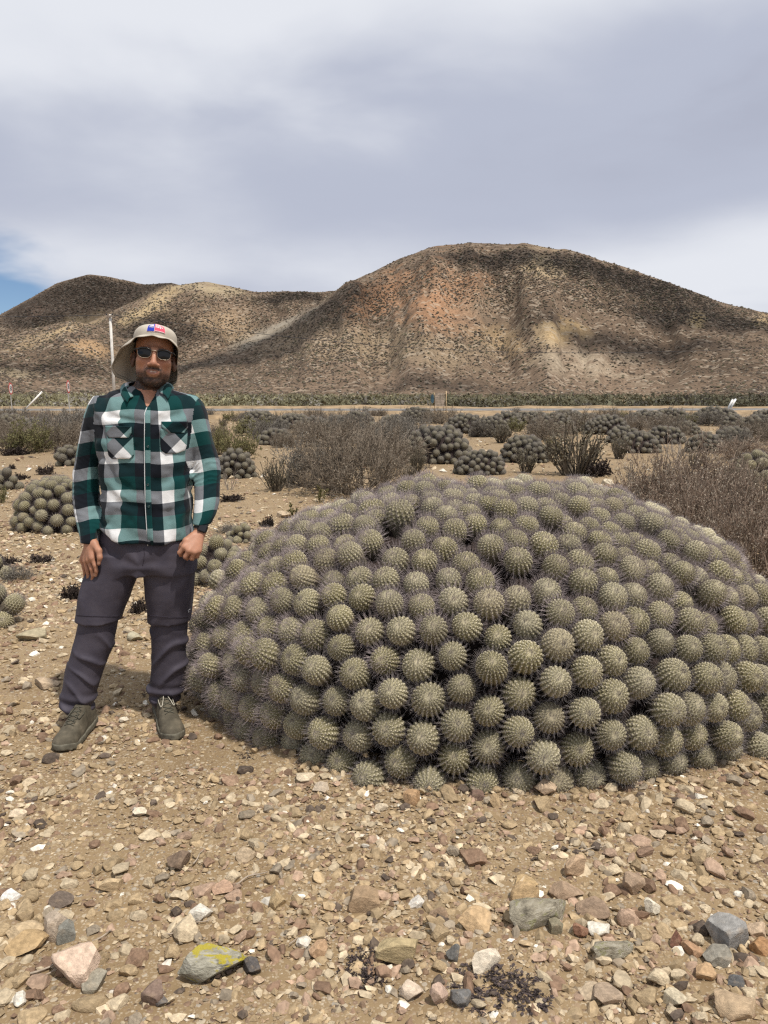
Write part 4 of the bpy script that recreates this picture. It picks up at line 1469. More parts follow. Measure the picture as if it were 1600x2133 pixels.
# individual stones one can point at: x, y of the middle of the foot, width, height, colour, label, (depth factor, material, spin)
ST = [
    (146, 2066, 104, 88, (0.56, 0.42, 0.32), 'large pale pinkish angular rock at the lower left, next to grey twigs'),
    (440, 2062, 152, 82, (0.3, 0.3, 0.26), 'wedge-shaped grey rock blotched with bright yellow lichen', 0.55, 'lichen'),
    (524, 2052, 44, 36, (0.10, 0.09, 0.085), 'small dark grey rock touching the pointed end of the yellow-lichen rock'),
    (757, 1916, 74, 56, (0.30, 0.21, 0.13), 'faceted brown rock with a dark flank, standing alone on bare sand'),
    (992, 1968, 76, 52, (0.47, 0.33, 0.19), 'ochre block of rough stone below the mottled grey rock'),
    (1126, 1958, 150, 74, (0.25, 0.23, 0.2), 'long grey rock mottled with dark and olive lichen, widest on the right side', 0.5, 'mottle'),
    (1278, 2020, 98, 48, (0.50, 0.49, 0.40), 'flat pale greenish slab shaped like a brick', 0.5, 'mottle'),
    (1526, 1992, 80, 72, (0.27, 0.26, 0.245), 'rounded blue-grey rock near the right frame edge'),
    (1198, 1845, 46, 50, (0.44, 0.31, 0.20), 'upright tan block standing above the heap of brown stones'),
    (1098, 1868, 48, 30, (0.46, 0.33, 0.18), 'ochre stone resting behind a second ochre one'),
    (1096, 1910, 60, 50, (0.43, 0.30, 0.165), 'bigger ochre stone leaning against the mottled grey rock'),
    (1185, 1898, 72, 46, (0.33, 0.235, 0.16), 'broad brown stone between the upright tan block and the mottled rock'),
    (1240, 1930, 70, 44, (0.28, 0.20, 0.14), 'dull brown stone wedged beside the tip of the mottled grey rock'),
    (1142, 1675, 56, 38, (0.48, 0.36, 0.25), 'pinkish-tan rock tucked under the front cactus heads'),
    (636, 1645, 42, 26, (0.60, 0.50, 0.36), 'flat cream stone just before the shaded cactus foot'),
    (668, 1664, 34, 26, (0.56, 0.46, 0.35), 'cream stone right beside a flat cream one by the mound'),
    (858, 1694, 36, 36, (0.42, 0.27, 0.15), 'orange-brown wedge stone in front of the mound'),
    (994, 1686, 34, 24, (0.17, 0.11, 0.085), 'dark brown stone in front of the central cactus heads'),
    (1032, 1700, 26, 32, (0.40, 0.29, 0.17), 'tan pointed stone next to the dark brown one before the mound'),
    (1545, 2146, 100, 62, (0.42, 0.31, 0.20), 'big tan rock cut by the bottom edge at the right'),
    (1232, 2108, 46, 34, (0.42, 0.33, 0.23), 'beige stone left of a long brown one at the bottom'),
    (1268, 2122, 62, 44, (0.33, 0.25, 0.18), 'long brown-beige stone near the bottom edge'),
    (828, 2028, 84, 66, (0.38, 0.30, 0.17), 'olive-tan rock with shaded front beside black litter'),
    (946, 2026, 32, 42, (0.145, 0.14, 0.13), 'narrow dark grey upright stone in the middle of bare sand'),
    (1014, 2048, 66, 48, (0.60, 0.52, 0.41), 'cream-white ragged flat stone below the dark upright one'),
    (1410, 1990, 30, 44, (0.19, 0.095, 0.065), 'rusty dark red upright stone'),
    (1446, 2008, 46, 34, (0.36, 0.22, 0.13), 'rusty orange stone right of the dark red one'),
    (1500, 2026, 60, 44, (0.25, 0.23, 0.19), 'grey angular stone in front of the rounded blue-grey rock'),
    (1470, 2060, 44, 34, (0.42, 0.28, 0.16), 'orange-tan pebble-like rock lying below the rusty stones'),
    (1538, 2070, 36, 28, (0.13, 0.13, 0.13), 'blackish smooth stone near the right bottom corner'),
    (1410, 2122, 48, 38, (0.50, 0.43, 0.31), 'pale beige cracked stone near the bottom right corner'),
    (1590, 1998, 46, 38, (0.38, 0.22, 0.11), 'rust-coloured rock cut by the right frame edge'),
    (1582, 1958, 52, 30, (0.48, 0.36, 0.25), 'pinkish flat stone above the rust-coloured one'),
    (1252, 1966, 56, 26, (0.68, 0.64, 0.55), 'white block lying against the tip of the mottled grey rock'),
    (1210, 1972, 34, 32, (0.26, 0.14, 0.09), 'small reddish-brown stone between the white block and the ochre block'),
    (1158, 1972, 32, 34, (0.25, 0.22, 0.15), 'roundish lichen-grey stone under the mottled rock'),
    (228, 1868, 42, 34, (0.48, 0.36, 0.22), 'tan cube-like stone alone left of the centre'),
    (126, 1898, 50, 32, (0.16, 0.125, 0.10), 'smooth dark brown oval stone left of the tan cube-like one'),
    (18, 1888, 40, 26, (0.76, 0.74, 0.70), 'bright white quartz stone at the left frame edge'),
    (578, 1912, 36, 42, (0.47, 0.35, 0.20), 'ochre flake standing on its edge'),
    (462, 1876, 46, 26, (0.44, 0.29, 0.20), 'pinkish-brown brick-shaped stone left of the centre'),
    (662, 2014, 40, 36, (0.44, 0.29, 0.175), 'orange-tan lumpy stone alone right of the yellow-lichen rock'),
    (314, 2114, 46, 70, (0.20, 0.14, 0.11), 'dark brown upright slab right of the pale pinkish rock'),
    (336, 2112, 34, 30, (0.145, 0.13, 0.12), 'round dark grey stone leaning on the dark brown slab'),
    (110, 1968, 60, 62, (0.42, 0.34, 0.26), 'grey-tan rough rock above the pale pinkish one'),
    (132, 1972, 42, 48, (0.20, 0.195, 0.17), 'dark grey rock pressed to the grey-tan one'),
    (40, 1980, 76, 44, (0.46, 0.35, 0.22), 'long tan slab at the left edge'),
    (44, 2002, 84, 26, (0.40, 0.28, 0.15), 'flat orange-tan slab under the long tan one'),
    (192, 2082, 52, 44, (0.30, 0.27, 0.21), 'olive-grey stone right beside the pale pinkish rock'),
    (290, 1712, 32, 18, (0.64, 0.56, 0.43), 'cream flat stone alone between the man and the bottom edge'),
    (34, 1716, 30, 22, (0.58, 0.47, 0.34), 'cream rounded stone at the left edge below the boots'),
    (368, 1826, 50, 40, (0.19, 0.135, 0.095), 'dark brown angled stone in the middle left'),
    (510, 1812, 40, 28, (0.44, 0.34, 0.23), 'light brown angular chip near the middle'),
    (868, 1905, 34, 26, (0.60, 0.56, 0.50), 'whitish rough stone below the heap in the centre'),
    (916, 1938, 44, 30, (0.27, 0.185, 0.12), 'brown broken stone left of the ochre block'),
    (915, 2116, 40, 58, (0.44, 0.32, 0.25), 'pinkish tall stone at the bottom beside the charred litter'),
    (962, 2122, 44, 42, (0.155, 0.15, 0.145), 'slate-grey stone touching the charred litter'),
    (858, 2104, 54, 44, (0.54, 0.44, 0.34), 'pale pinkish crumbly stone at the bottom centre'),
    (538, 2070, 26, 16, (0.42, 0.31, 0.21), 'small tan chip right of the yellow-lichen rock'),
    (476, 1648, 40, 22, (0.33, 0.22, 0.15), 'brown flat stone in the shade left of the mound foot'),
    (1310, 1690, 34, 26, (0.48, 0.38, 0.26), 'tan stone with white chip in front of the right heads'),
    (1453, 1642, 36, 16, (0.40, 0.30, 0.20), 'flat tan stone on smooth sand by the right foot of the mound'),
    (1360, 1920, 34, 44, (0.66, 0.60, 0.48), 'whitish chunk in the stony patch left of the blue-grey rock'),
    (1322, 1880, 44, 50, (0.36, 0.26, 0.18), 'brown tilted stone at the top of the stony patch'),
    (1345, 1800, 40, 22, (0.22, 0.145, 0.10), 'dark brown chip above the stony patch'),
    (1375, 1760, 36, 20, (0.50, 0.40, 0.28), 'beige chip on gravel right of the centre'),
    (795, 1705, 28, 18, (0.54, 0.45, 0.33), 'beige stone in front of the left cactus heads'),
    (195, 1520, 40, 16, (0.36, 0.25, 0.18), 'brown flat stone behind the front boot'),
    (90, 1450, 56, 22, (0.42, 0.32, 0.22), 'tan flat rock in the shade left of the rear of the front boot'),
    (256, 1508, 20, 14, (0.66, 0.58, 0.46), 'cream stone between the two boots'),
    (58, 1345, 60, 26, (0.35, 0.30, 0.20), 'olive-grey flat rock left of the trouser knee'),
    (278, 1345, 34, 24, (0.40, 0.36, 0.26), "pale grey stone seen between the man's shins"),
    (590, 1078, 34, 16, (0.46, 0.36, 0.25), 'tan rock on the far gravel by the left rim of the mound'),
    (1268, 1010, 26, 14, (0.55, 0.48, 0.36), 'cream rock on the sand behind the top of the mound'),
    (1596, 1246, 26, 20, (0.42, 0.24, 0.15), 'orange stone at the right frame edge among mound and shrub'),
]
CHIP3 = [chip(3, 900 + k, 15, 0.42, 0.86, 0.018) for k in range(14)]
CHIP1 = [chip(2, 950 + k, 12, 0.42, 0.85) for k in range(22)]
ME3 = {mt: [mesh_np('stone', v, f, False, [mm]) for v, f in CHIP3] for mt, mm in (('stone', M_STONE), ('lichen', M_LICHEN), ('mottle', M_MOTTLE))}
ME1 = [mesh_np('stone', v, f, False, [M_STONE]) for v, f in CHIP1]
taken = []
rg = np.random.default_rng(44)


def put_stone(me, x, y, wx, wy, wz, rz, color, sink=0.22):
    co_ = np.empty(len(me.vertices) * 3)
    me.vertices.foreach_get('co', co_)
    co_ = co_.reshape(-1, 3)
    zmin, zmax = co_[:, 2].min(), co_[:, 2].max()
    sz = wz / (zmax - zmin)
    o = link('stone', me)
    o.rotation_euler = (0, 0, rz)
    o.scale = (wx / (co_[:, 0].max() - co_[:, 0].min()), wy / (co_[:, 1].max() - co_[:, 1].min()), sz)
    o.location = (x, y, gzf(x, y) - zmin * sz - sink * wz)
    o.color = (*color, 1)
    return o


for i, row in enumerate(ST):
    px, py, w_, h_, c, lab = row[:6]
    df = row[6] if len(row) > 6 else 0.8
    mt = row[7] if len(row) > 7 else 'stone'
    p = G(px, py)
    k = depth(p) / FPX
    wx = w_ * k
    wy = wx * df
    el_ = math.atan2(CAMZ, p.y)
    # the seen height mixes top and front of the stone
    wz = max(0.35 * wx, (h_ * k - 0.55 * wy * math.sin(el_)) / math.cos(el_))
    wz = min(wz, 1.15 * wx) / 0.82
    rz = rg.uniform(-0.35, 0.35) + (PI if rg.random() < 0.5 else 0)
    if mt == 'lichen':
        rz = 0.15
    o = put_stone(ME3[mt][i % len(CHIP3)], p.x, p.y + wy * 0.42, wx, wy, wz, rz, c)
    tag(o, lab, 'stone', None)
    taken.append((p.x, p.y + wy * 0.42, wx * 0.5))

LANDMARK = [(G(px, py), lab) for px, py, lab in ((146, 2040, 'the pale pinkish angular rock'), (440, 2040, 'the yellow-lichen rock'), (757, 1900, 'the faceted brown rock'), (992, 1950, 'the ochre block'),
            (1126, 1930, 'the mottled grey rock'), (1278, 2005, 'the brick-shaped pale slab'), (1526, 1965, 'the blue-grey rounded rock'), (1198, 1830, 'the upright tan block'), (1142, 1665, 'the rock tucked under the cactus heads'),
            (130, 1580, "the front boot's toe"), (345, 1540, 'the rear boot'), (580, 1600, 'the shaded left foot of the mound'), (1500, 1640, 'the right foot of the mound'), (858, 1690, 'the orange-brown wedge stone'),
            (1050, 2110, 'the charred litter'), (228, 1860, 'the tan cube-like stone'), (20, 1880, 'the white quartz stone'), (1540, 2120, 'the big tan corner rock'), (120, 1400, 'the shaded shins'), (660, 2000, 'the orange-tan lumpy stone'))]
PAL = [((0.36, 0.268, 0.160), 'tan', 0.32), ((0.47, 0.382, 0.262), 'cream', 0.25), ((0.36, 0.25, 0.178), 'pinkish', 0.09), ((0.21, 0.135, 0.09), 'brown', 0.16), ((0.27, 0.222, 0.165), 'grey', 0.08), ((0.10, 0.076, 0.06), 'dark', 0.04), ((0.70, 0.65, 0.56), 'whitish', 0.022)]


def in_mound(x, y, s=1.03):
    return ((x - MC.x) / (A_ * s)) ** 2 + ((y - MC.y) / (B_ * s)) ** 2 < 1


def near_boot(x, y):
    for (a_, b_) in ((G(135, 1560), G(190, 1500)), (G(365, 1535), G(332, 1475))):
        for t in np.linspace(0, 1, 5):
            if (x - (a_.x + (b_.x - a_.x) * t)) ** 2 + (y - (a_.y + (b_.y - a_.y) * t)) ** 2 < 0.075 ** 2:
                return True
    return False


loose = []
n = 0
probs = np.array([p for *_, p in PAL])
probs /= probs.sum()
while n < 225:
    px, py = rg.uniform(-20, 1620), rg.uniform(1560, 2150)
    p = G(px, py)
    dn = fbm(p.x * 1.1 + 3, p.y * 1.1, 0, 91, 2)
    if rg.random() > 0.45 + 0.8 * dn + 0.35 * (px > 900) * (py > 1780):
        continue
    if in_mound(p.x, p.y) or near_boot(p.x, p.y):
        continue
    s = rg.choice([0.018, 0.022, 0.027, 0.034], p=[0.36, 0.34, 0.2, 0.1]) * rg.uniform(0.85, 1.2)
    if any((p.x - a) ** 2 + (p.y - b) ** 2 < (c_ + s * 0.7) ** 2 for a, b, c_ in taken):
        continue
    ci = rg.choice(len(PAL), p=probs)
    c = np.array(PAL[ci][0]) * rg.uniform(0.82, 1.15)
    o = put_stone(ME1[rg.integers(len(ME1))], p.x, p.y, 2 * s * rg.uniform(0.8, 1.25), 2 * s * rg.uniform(0.7, 1.0), 2 * s * rg.uniform(0.4, 0.8), rg.uniform(0, 6.28), c)
    taken.append((p.x, p.y, s))
    lm = sorted(LANDMARK, key=lambda q: (q[0] - p).length)[0]
    sz = 'small' if s < 0.021 else 'fist-sized' if s > 0.031 else 'chipped'
    nm = PAL[ci][1]
    loose.append((px, o, sz, nm, lm[1]))
    n += 1

cnt_, tot_ = {}, {}
for q in loose:
    tot_[q[2:]] = tot_.get(q[2:], 0) + 1
for px, o, sz, nm, lm_ in sorted(loose, key=lambda q: q[0]):
    k_ = (sz, nm, lm_)
    i_ = cnt_.get(k_, 0)
    cnt_[k_] = i_ + 1
    pre = '' if tot_[k_] == 1 else (['left', 'right'][i_] if tot_[k_] == 2 else ORD[i_] + '-from-left') + ' '
    tag(o, f'{pre}{sz} {nm} stone lying near {lm_}', 'stone', 'loose stones on the gravel')

# --- gravel: everything smaller, one mass
rg = np.random.default_rng(45)


def pebble_field(n, y0, y1, rmin, rmax, alpha, sub, seed, planes, expand=0.74, clump=0.9, thr=0.2):
    rg = np.random.default_rng(seed)
    yy = np.sqrt(rg.uniform(y0 ** 2, y1 ** 2, n * 2))
    xx = (rg.random(n * 2) * 2 - 1) * (yy * expand + 0.25)
    dn = fbm(xx * 1.3, yy * 1.3, 0, 91, 3)
    keep = rg.random(n * 2) < np.clip(thr + clump * (0.5 + dn), 0.08, 1)
    keep &= ~(((xx - MC.x) / (A_ * 0.96)) ** 2 + ((yy - MC.y) / (B_ * 0.96)) ** 2 < 1)
    for (a_, b_) in ((G(135, 1560), G(190, 1500)), (G(365, 1535), G(332, 1475))):
        for t in np.linspace(0, 1, 5):
            keep &= (xx - (a_.x + (b_.x - a_.x) * t)) ** 2 + (yy - (a_.y + (b_.y - a_.y) * t)) ** 2 > 0.06 ** 2
    xx, yy = xx[keep][:n], yy[keep][:n]
    n = len(xx)
    r = np.minimum(rmin * (1 - rg.random(n)) ** (-1 / alpha), rmax)
    var = [chip(sub, seed + 10 + k, planes, 0.38, 0.85)[0] for k in range(16)]
    F0 = ICO[sub][1]
    vi = rg.integers(16, size=n)
    B = np.stack(var)[vi]
    th = rg.random(n) * 2 * PI
    sx, sy, sz = rg.uniform(0.8, 1.35, n), rg.uniform(0.65, 1.0, n), rg.uniform(0.35, 0.8, n)
    if sub == 4:
        B = B * (1 + 0.5 * (rg.random((n, 6, 1)) - 0.5)) + 0.35 * (rg.random((n, 6, 3)) - 0.5)
    B = B * np.stack([sx, sy, sz], -1)[:, None] * r[:, None, None]
    tl = rg.normal(size=(n, 1)) * 0.25
    X, Y_, Z = B[..., 0], B[..., 1], B[..., 2]
    Z = Z + X * tl
    c, s = np.cos(th)[:, None], np.sin(th)[:, None]
    V = np.stack([X * c - Y_ * s + xx[:, None], X * s + Y_ * c + yy[:, None], Z + (gz(xx, yy) + r * sz * 0.35)[:, None]], -1)
    k = B.shape[1]
    F = (F0[None] + (np.arange(n) * k)[:, None, None]).reshape(-1, 3)
    ci = rg.choice(len(PAL), size=n, p=probs)
    C = np.array([p[0] for p in PAL])[ci] * rg.uniform(0.75, 1.2, (n, 1))
    mixs_ = np.clip((0.012 - r) / 0.012, 0, 0.55)[:, None]
    C = C * (1 - mixs_) + np.array([0.33, 0.24, 0.148]) * mixs_
    return V.reshape(-1, 3), F, np.repeat(C, k, 0)


parts_ = [pebble_field(12500, 3.0, 9.0, 0.0115, 0.028, 2.0, 0, 7, 5, thr=0.9, clump=0.4), pebble_field(1100, 1.4, 4.2, 0.016, 0.028, 4.0, 1, 8, 12, clump=1.4, thr=-0.1), pebble_field(8800, 1.25, 6.0, 0.0098, 0.021, 2.6, 0, 1, 6), pebble_field(42000, 1.3, 6.0, 0.0048, 0.0110, 1.9, 4, 2, 0, expand=0.66, thr=0.3),
          pebble_field(13000, 5.0, 13, 0.0095, 0.036, 2.0, 4, 3, 0, thr=0.5), pebble_field(13000, 11, 44, 0.018, 0.07, 2.1, 4, 4, 0, thr=0.45)]
V, F, C, n0 = [], [], [], 0
for v, f, c in parts_:
    V.append(v)
    F.append(f + n0)
    C.append(c)
    n0 += len(v)
gravel = link('gravel', mesh_np('gravel', np.concatenate(V), np.concatenate(F), False, [M_PEB], col=np.concatenate(C)))
tag(gravel, 'loose tan, cream and brown gravel covering the sandy flat', 'gravel', kind='stuff')

# --- charred plant litter and twigs on the ground
LIT = [(1050, 2136, 220, 34, 'heap of charred black plant litter at the bottom edge'), (765, 2058, 120, 30, 'ragged black litter beside the olive-tan rock'), (160, 1990, 60, 14, 'black scrap of litter behind the pale pinkish rock'),
       (515, 1592, 60, 10, 'dark reddish bark-like litter before the left foot of the mound'), (235, 1545, 46, 8, 'black scraps between the two boots'), (105, 1622, 40, 7, 'black scrap on the gravel below the front boot')]
for (px, py, w_, h_, lab) in LIT:
    shrub('litter', px, py, w_, h_, lab, name='dead_litter', cat='dead plant', back=0.3)
TW = [((50, 2050), (130, 2018), 0.0035, 'grey bent twig left of the pale pinkish rock'), ((62, 2060), (128, 2030), 0.003, 'second grey twig lying along the bent one by the pinkish rock'), ((340, 1956), (440, 1930), 0.0025, 'long thin pale twig above the yellow-lichen rock'),
      ((490, 1862), (555, 1838), 0.003, 'straight pale twig in the middle of the gravel'), ((402, 1818), (428, 1790), 0.0025, 'short twig beside the dark brown angled stone'), ((195, 1968), (236, 1944), 0.0028, 'pale split twig right of the grey rocks'), ((604, 1990), (622, 1975), 0.002, 'tiny twig near the orange-tan stone'),
      ((1210, 1795), (1268, 1780), 0.0022, 'fine twig above the upright tan block')]
M_TW = simple('pale_twig', (0.34, 0.28, 0.22), 0.9, 0.1, 0.2, 40)
for (a, b, r, lab) in TW:
    A, B = G(*a), G(*b)
    t = np.linspace(0, 1, 9)
    P_ = np.stack([A.x + (B.x - A.x) * t, A.y + (B.y - A.y) * t, 0 * t], -1)
    L_ = (B - A).length
    P_[:, 0] += L_ * 0.06 * np.sin(t * 5 + A.x * 9)
    P_[:, 1] += L_ * 0.05 * np.sin(t * 7 + A.y * 5)
    P_[:, 2] = gz(P_[:, 0], P_[:, 1]) + r + 0.008
    o = P_[0].copy()
    g = Geo()
    add_tube(g, P_ - o, np.linspace(r, r * 0.5, 9), 6)
    add_tube(g, [P_[5] - o, P_[5] - o + np.array([L_ * 0.12, L_ * 0.10, 0.006])], [r * 0.6, r * 0.3], 5)
    tag(link('twig', g.mesh('twig', [M_TW], True), None, o), lab, 'twig', 'twigs on the gravel')
# ================================================================== road furniture

M_WPAINT = simple('white_paint', (0.78, 0.77, 0.74), 0.5, 0.3, 0.08, 4.0)
M_RED = simple('sign_red', (0.50, 0.03, 0.03), 0.45, 0.4, 0.1, 4.0)
M_SIGNW = simple('sign_white', (0.72, 0.70, 0.68), 0.45, 0.4, 0.08, 4.0)
M_BLACK = simple('sign_black', (0.015, 0.015, 0.02), 0.5, 0.3, 0.1, 4.0)
M_GALV = simple('galvanised_steel', (0.42, 0.41, 0.39), 0.5, 0.4, 0.15, 6.0, metal=0.4)
M_CONC = simple('pole_concrete', (0.60, 0.57, 0.53), 0.85, 0.2, 0.12, 3.0, 0.2)
M_WOOD = simple('weathered_wood', (0.31, 0.255, 0.205), 0.9, 0.15, 0.35, 6.0, 0.3)
M_WOODL = simple('post_wood', (0.36, 0.265, 0.165), 0.9, 0.15, 0.3, 6.0, 0.3)
M_BLUE = simple('board_blue', (0.045, 0.085, 0.115), 0.7, 0.2, 0.3, 5.0)
M_WIRE = simple('wire', (0.03, 0.03, 0.035), 0.6, 0.3, 0.0, 4.0)


def disc(r0, r1, y, n=40):
    """flat ring facing -Y"""
    th = np.arange(n) * 2 * PI / n
    a = np.stack([r0 * np.cos(th), 0 * th + y, r0 * np.sin(th)], -1)
    b = np.stack([r1 * np.cos(th), 0 * th + y, r1 * np.sin(th)], -1)
    i = np.arange(n)
    return np.concatenate([a, b]), np.stack([i, (i + 1) % n, n + (i + 1) % n, n + i], -1)


def text_mesh(s, size, mat, extrude=0.004):
    cu = bpy.data.curves.new('lettering', 'FONT')
    cu.body = s
    cu.size = size
    cu.align_x, cu.align_y = 'CENTER', 'CENTER'
    cu.extrude = extrude
    o = bpy.data.objects.new('lettering', cu)
    COL.objects.link(o)
    bpy.context.view_layer.update()
    me = bpy.data.meshes.new_from_object(o.evaluated_get(bpy.context.evaluated_depsgraph_get()))
    bpy.data.objects.remove(o, do_unlink=True)
    me.materials.clear()
    me.materials.append(mat)
    return me


def speed_sign(px, py_top, py_bot, Y, num, label):
    pt, pb = W(px, py_top, Y), W(px + 1, py_bot, Y)
    rad = (pt.z - pb.z) / 2
    cz = (pt.z + pb.z) / 2
    base = Vector((pt.x + 0.05, Y, gzf(pt.x, Y) + 0.0))
    o = link('speed_sign', None, None, base)
    tag(o, label, 'road sign', 'speed limit signs by the road')
    H = cz - base.z
    g = Geo()
    add_tube(g, [(0.07, 0, -0.2), (0.03, 0, H * 0.5), (0, 0, H + rad * 0.9)], 0.035, 8)
    link('post', g.mesh('post', [M_GALV]), o)
    rz = R(99)
    face = link('sign_face', None, o, (0, -0.0, H), (0, 0, rz))
    g = Geo()
    g.add(*disc(0.0, rad * 0.80, -0.060))
    g.add(*disc(0.0, rad * 0.80, -0.052))
    link('white_disc', g.mesh('white_disc', [M_SIGNW]), face)
    g = Geo()
    g.add(*disc(rad * 0.80, rad, -0.060))
    g.add(*disc(0.0, rad, -0.045))
    v, f = disc(rad, rad, 0)
    v[:40, 1], v[40:, 1] = -0.060, -0.045
    g.add(v, f)
    link('red_ring', g.mesh('red_ring', [M_RED]), face)
    link('number', text_mesh(num, rad * 1.05, M_BLACK), face, (0, -0.066, 0), (R(90), 0, 0))
    return o


speed_sign(18, 797, 822, 49, '50', 'round red-ringed speed sign on a thin post, nearer the frame edge')
speed_sign(138, 792, 819, 47, '50', "round red-ringed speed sign on a thin post, nearer the man's shoulder")


def leaning_post(p0, p1, Y, r, label, group=None):
    a, b = W(p0[0], p0[1], Y), W(p1[0], p1[1], Y)
    o = link('leaning_post', None, None, a)
    tag(o, label, 'post', group)
    d = b - a
    g = Geo()
    add_tube(g, [tuple(-d * 0.08), tuple(d * 0.5), tuple(d)], r, 10)
    link('shaft', g.mesh('shaft', [M_WPAINT], True), o)
    g = Geo()
    add_tube(g, [tuple(d * 0.995), tuple(d * 1.015)], r * 1.12, 10)
    link('cap', g.mesh('cap', [M_WPAINT], True), o)


leaning_post((49, 857), (87, 817), 52, 0.055, 'white post leaning steeply to the right between the two speed signs')
leaning_post((1517, 850), (1527, 832), 60, 0.075, 'outer one of the two leaning white posts by the road', 'leaning white posts')
leaning_post((1522, 850), (1533, 831), 60, 0.075, 'inner one of the two leaning white posts by the road', 'leaning white posts')

# wooden information board
Yb = 47.0
c0 = W(915, 860, Yb)
board = link('notice_board', None, None, (c0.x, Yb, 0))
tag(board, 'weathered wooden notice board on posts beside the road', 'notice board')
kb = depth(c0) / FPX


def bx_(x, z, w, h, y=0.0, d=0.03, rot=0.0):
    v, f = box(0, 0, 0, w * kb, d, h * kb)
    c, s = math.cos(rot), math.sin(rot)
    v = np.stack([v[:, 0] * c - v[:, 2] * s, v[:, 1], v[:, 0] * s + v[:, 2] * c], -1)
    return v + np.array([(x - 915) * kb, y, (860 - z) * kb]), f


for k in range(6):
    g = Geo()
    g.add(*bx_(916, 813.5 + k * 4.6, 19.5 + (k % 2) * 0.8, 4.1, 0.0 + 0.006 * (k % 2), 0.035, R((-1) ** k * 0.6)))
    link('plank', g.mesh('plank', [M_WOOD]), board)
for (x, z0, z1, w_, mt) in ((905.3, 810, 864, 1.3, M_WOODL), (923.6, 812, 864, 1.3, M_WOODL), (929.8, 806.5, 866, 2.2, M_WOODL), (896.6, 832, 864, 1.6, M_WOOD)):
    g = Geo()
    add_tube(g, [((x - 915) * kb, 0.07, (860 - z1) * kb - 0.1), ((x - 915 - 0.5) * kb, 0.07, (860 - z0) * kb)], w_ * kb / 2, 8)
    link('post', g.mesh('post', [mt], True), board)
g = Geo()
th = np.arange(24) * 2 * PI / 24
v, f = disc(0, 1, 0, 24)
v = v * np.array([3.4 * kb, 1, 9.5 * kb])
v2 = np.concatenate([v + np.array([(900.5 - 915) * kb, -0.03, (860 - 823) * kb]), v + np.array([(900.5 - 915) * kb, 0.03, (860 - 823) * kb])])
g.add(v2, np.concatenate([f, f[:, ::-1] + len(v)]))
link('blue_disc', g.mesh('blue_disc', [M_BLUE]), board)

# utility pole and its wires
Yp = 66.0
pt, pm = W(229.5, 655, Yp), W(237.5, 806, Yp)
slope = (pm.x - pt.x) / (pt.z - pm.z)
foot = Vector((pm.x + slope * pm.z, Yp, 0))
pole = link('utility_pole', None, None, foot)
tag(pole, "pale utility pole rising behind the man's hat", 'pole')
g = Geo()
top = pt - foot
add_tube(g, [(0, 0, -0.3), tuple(top * 0.5), tuple(top)], [0.135, 0.12, 0.10], 14)
link('shaft', g.mesh('shaft', [M_CONC], True), pole)
g = Geo()
g.add(*box(top.x, -0.16, top.z - 0.14, 0.62, 0.12, 0.12))
link('crossarm', g.mesh('crossarm', [M_WOOD]), pole)
for dx in (-0.24, 0.24):
    g = Geo()
    add_tube(g, [(top.x + dx, -0.16, top.z - 0.08), (top.x + dx, -0.16, top.z + 0.02), (top.x + dx, -0.16, top.z + 0.07)], [0.045, 0.06, 0.03], 8)
    link('insulator', g.mesh('insulator', [M_WIRE], True), pole)


def wire(pts, label, r=0.022):
    P = [W(x, y, Y) for x, y, Y in pts]
    t = np.linspace(0, 1, 60)
    tk = np.linspace(0, 1, len(P))
    A = np.array([tuple(p) for p in P])
    C = np.stack([np.interp(t, tk, A[:, i]) for i in range(3)], -1)
    for _ in range(6):
        C[1:-1] = 0.25 * C[:-2] + 0.5 * C[1:-1] + 0.25 * C[2:]
    o = C[0].copy()
    g = Geo()
    add_tube(g, C - o, r, 5)
    w_ = link('power_line', g.mesh('power_line', [M_WIRE], True), None, o)
    tag(w_, label, 'wire', 'wires on the utility pole')


wire([(226, 656, 66), (110, 659, 66), (0, 660, 66), (-150, 657, 66), (-420, 640, 66)], 'dark wire running from the pole top off the left frame edge')
wire([(232, 656, 66), (320, 667, 68), (440, 684, 70), (620, 704, 74), (800, 721, 78), (1020, 733, 83), (1250, 736, 88), (1500, 730, 93), (1900, 705, 100)], 'dark wire sagging from the pole top across the big hill')
# ================================================================== the man
# bodies and clothes are blended distance fields turned into one continuous skin each

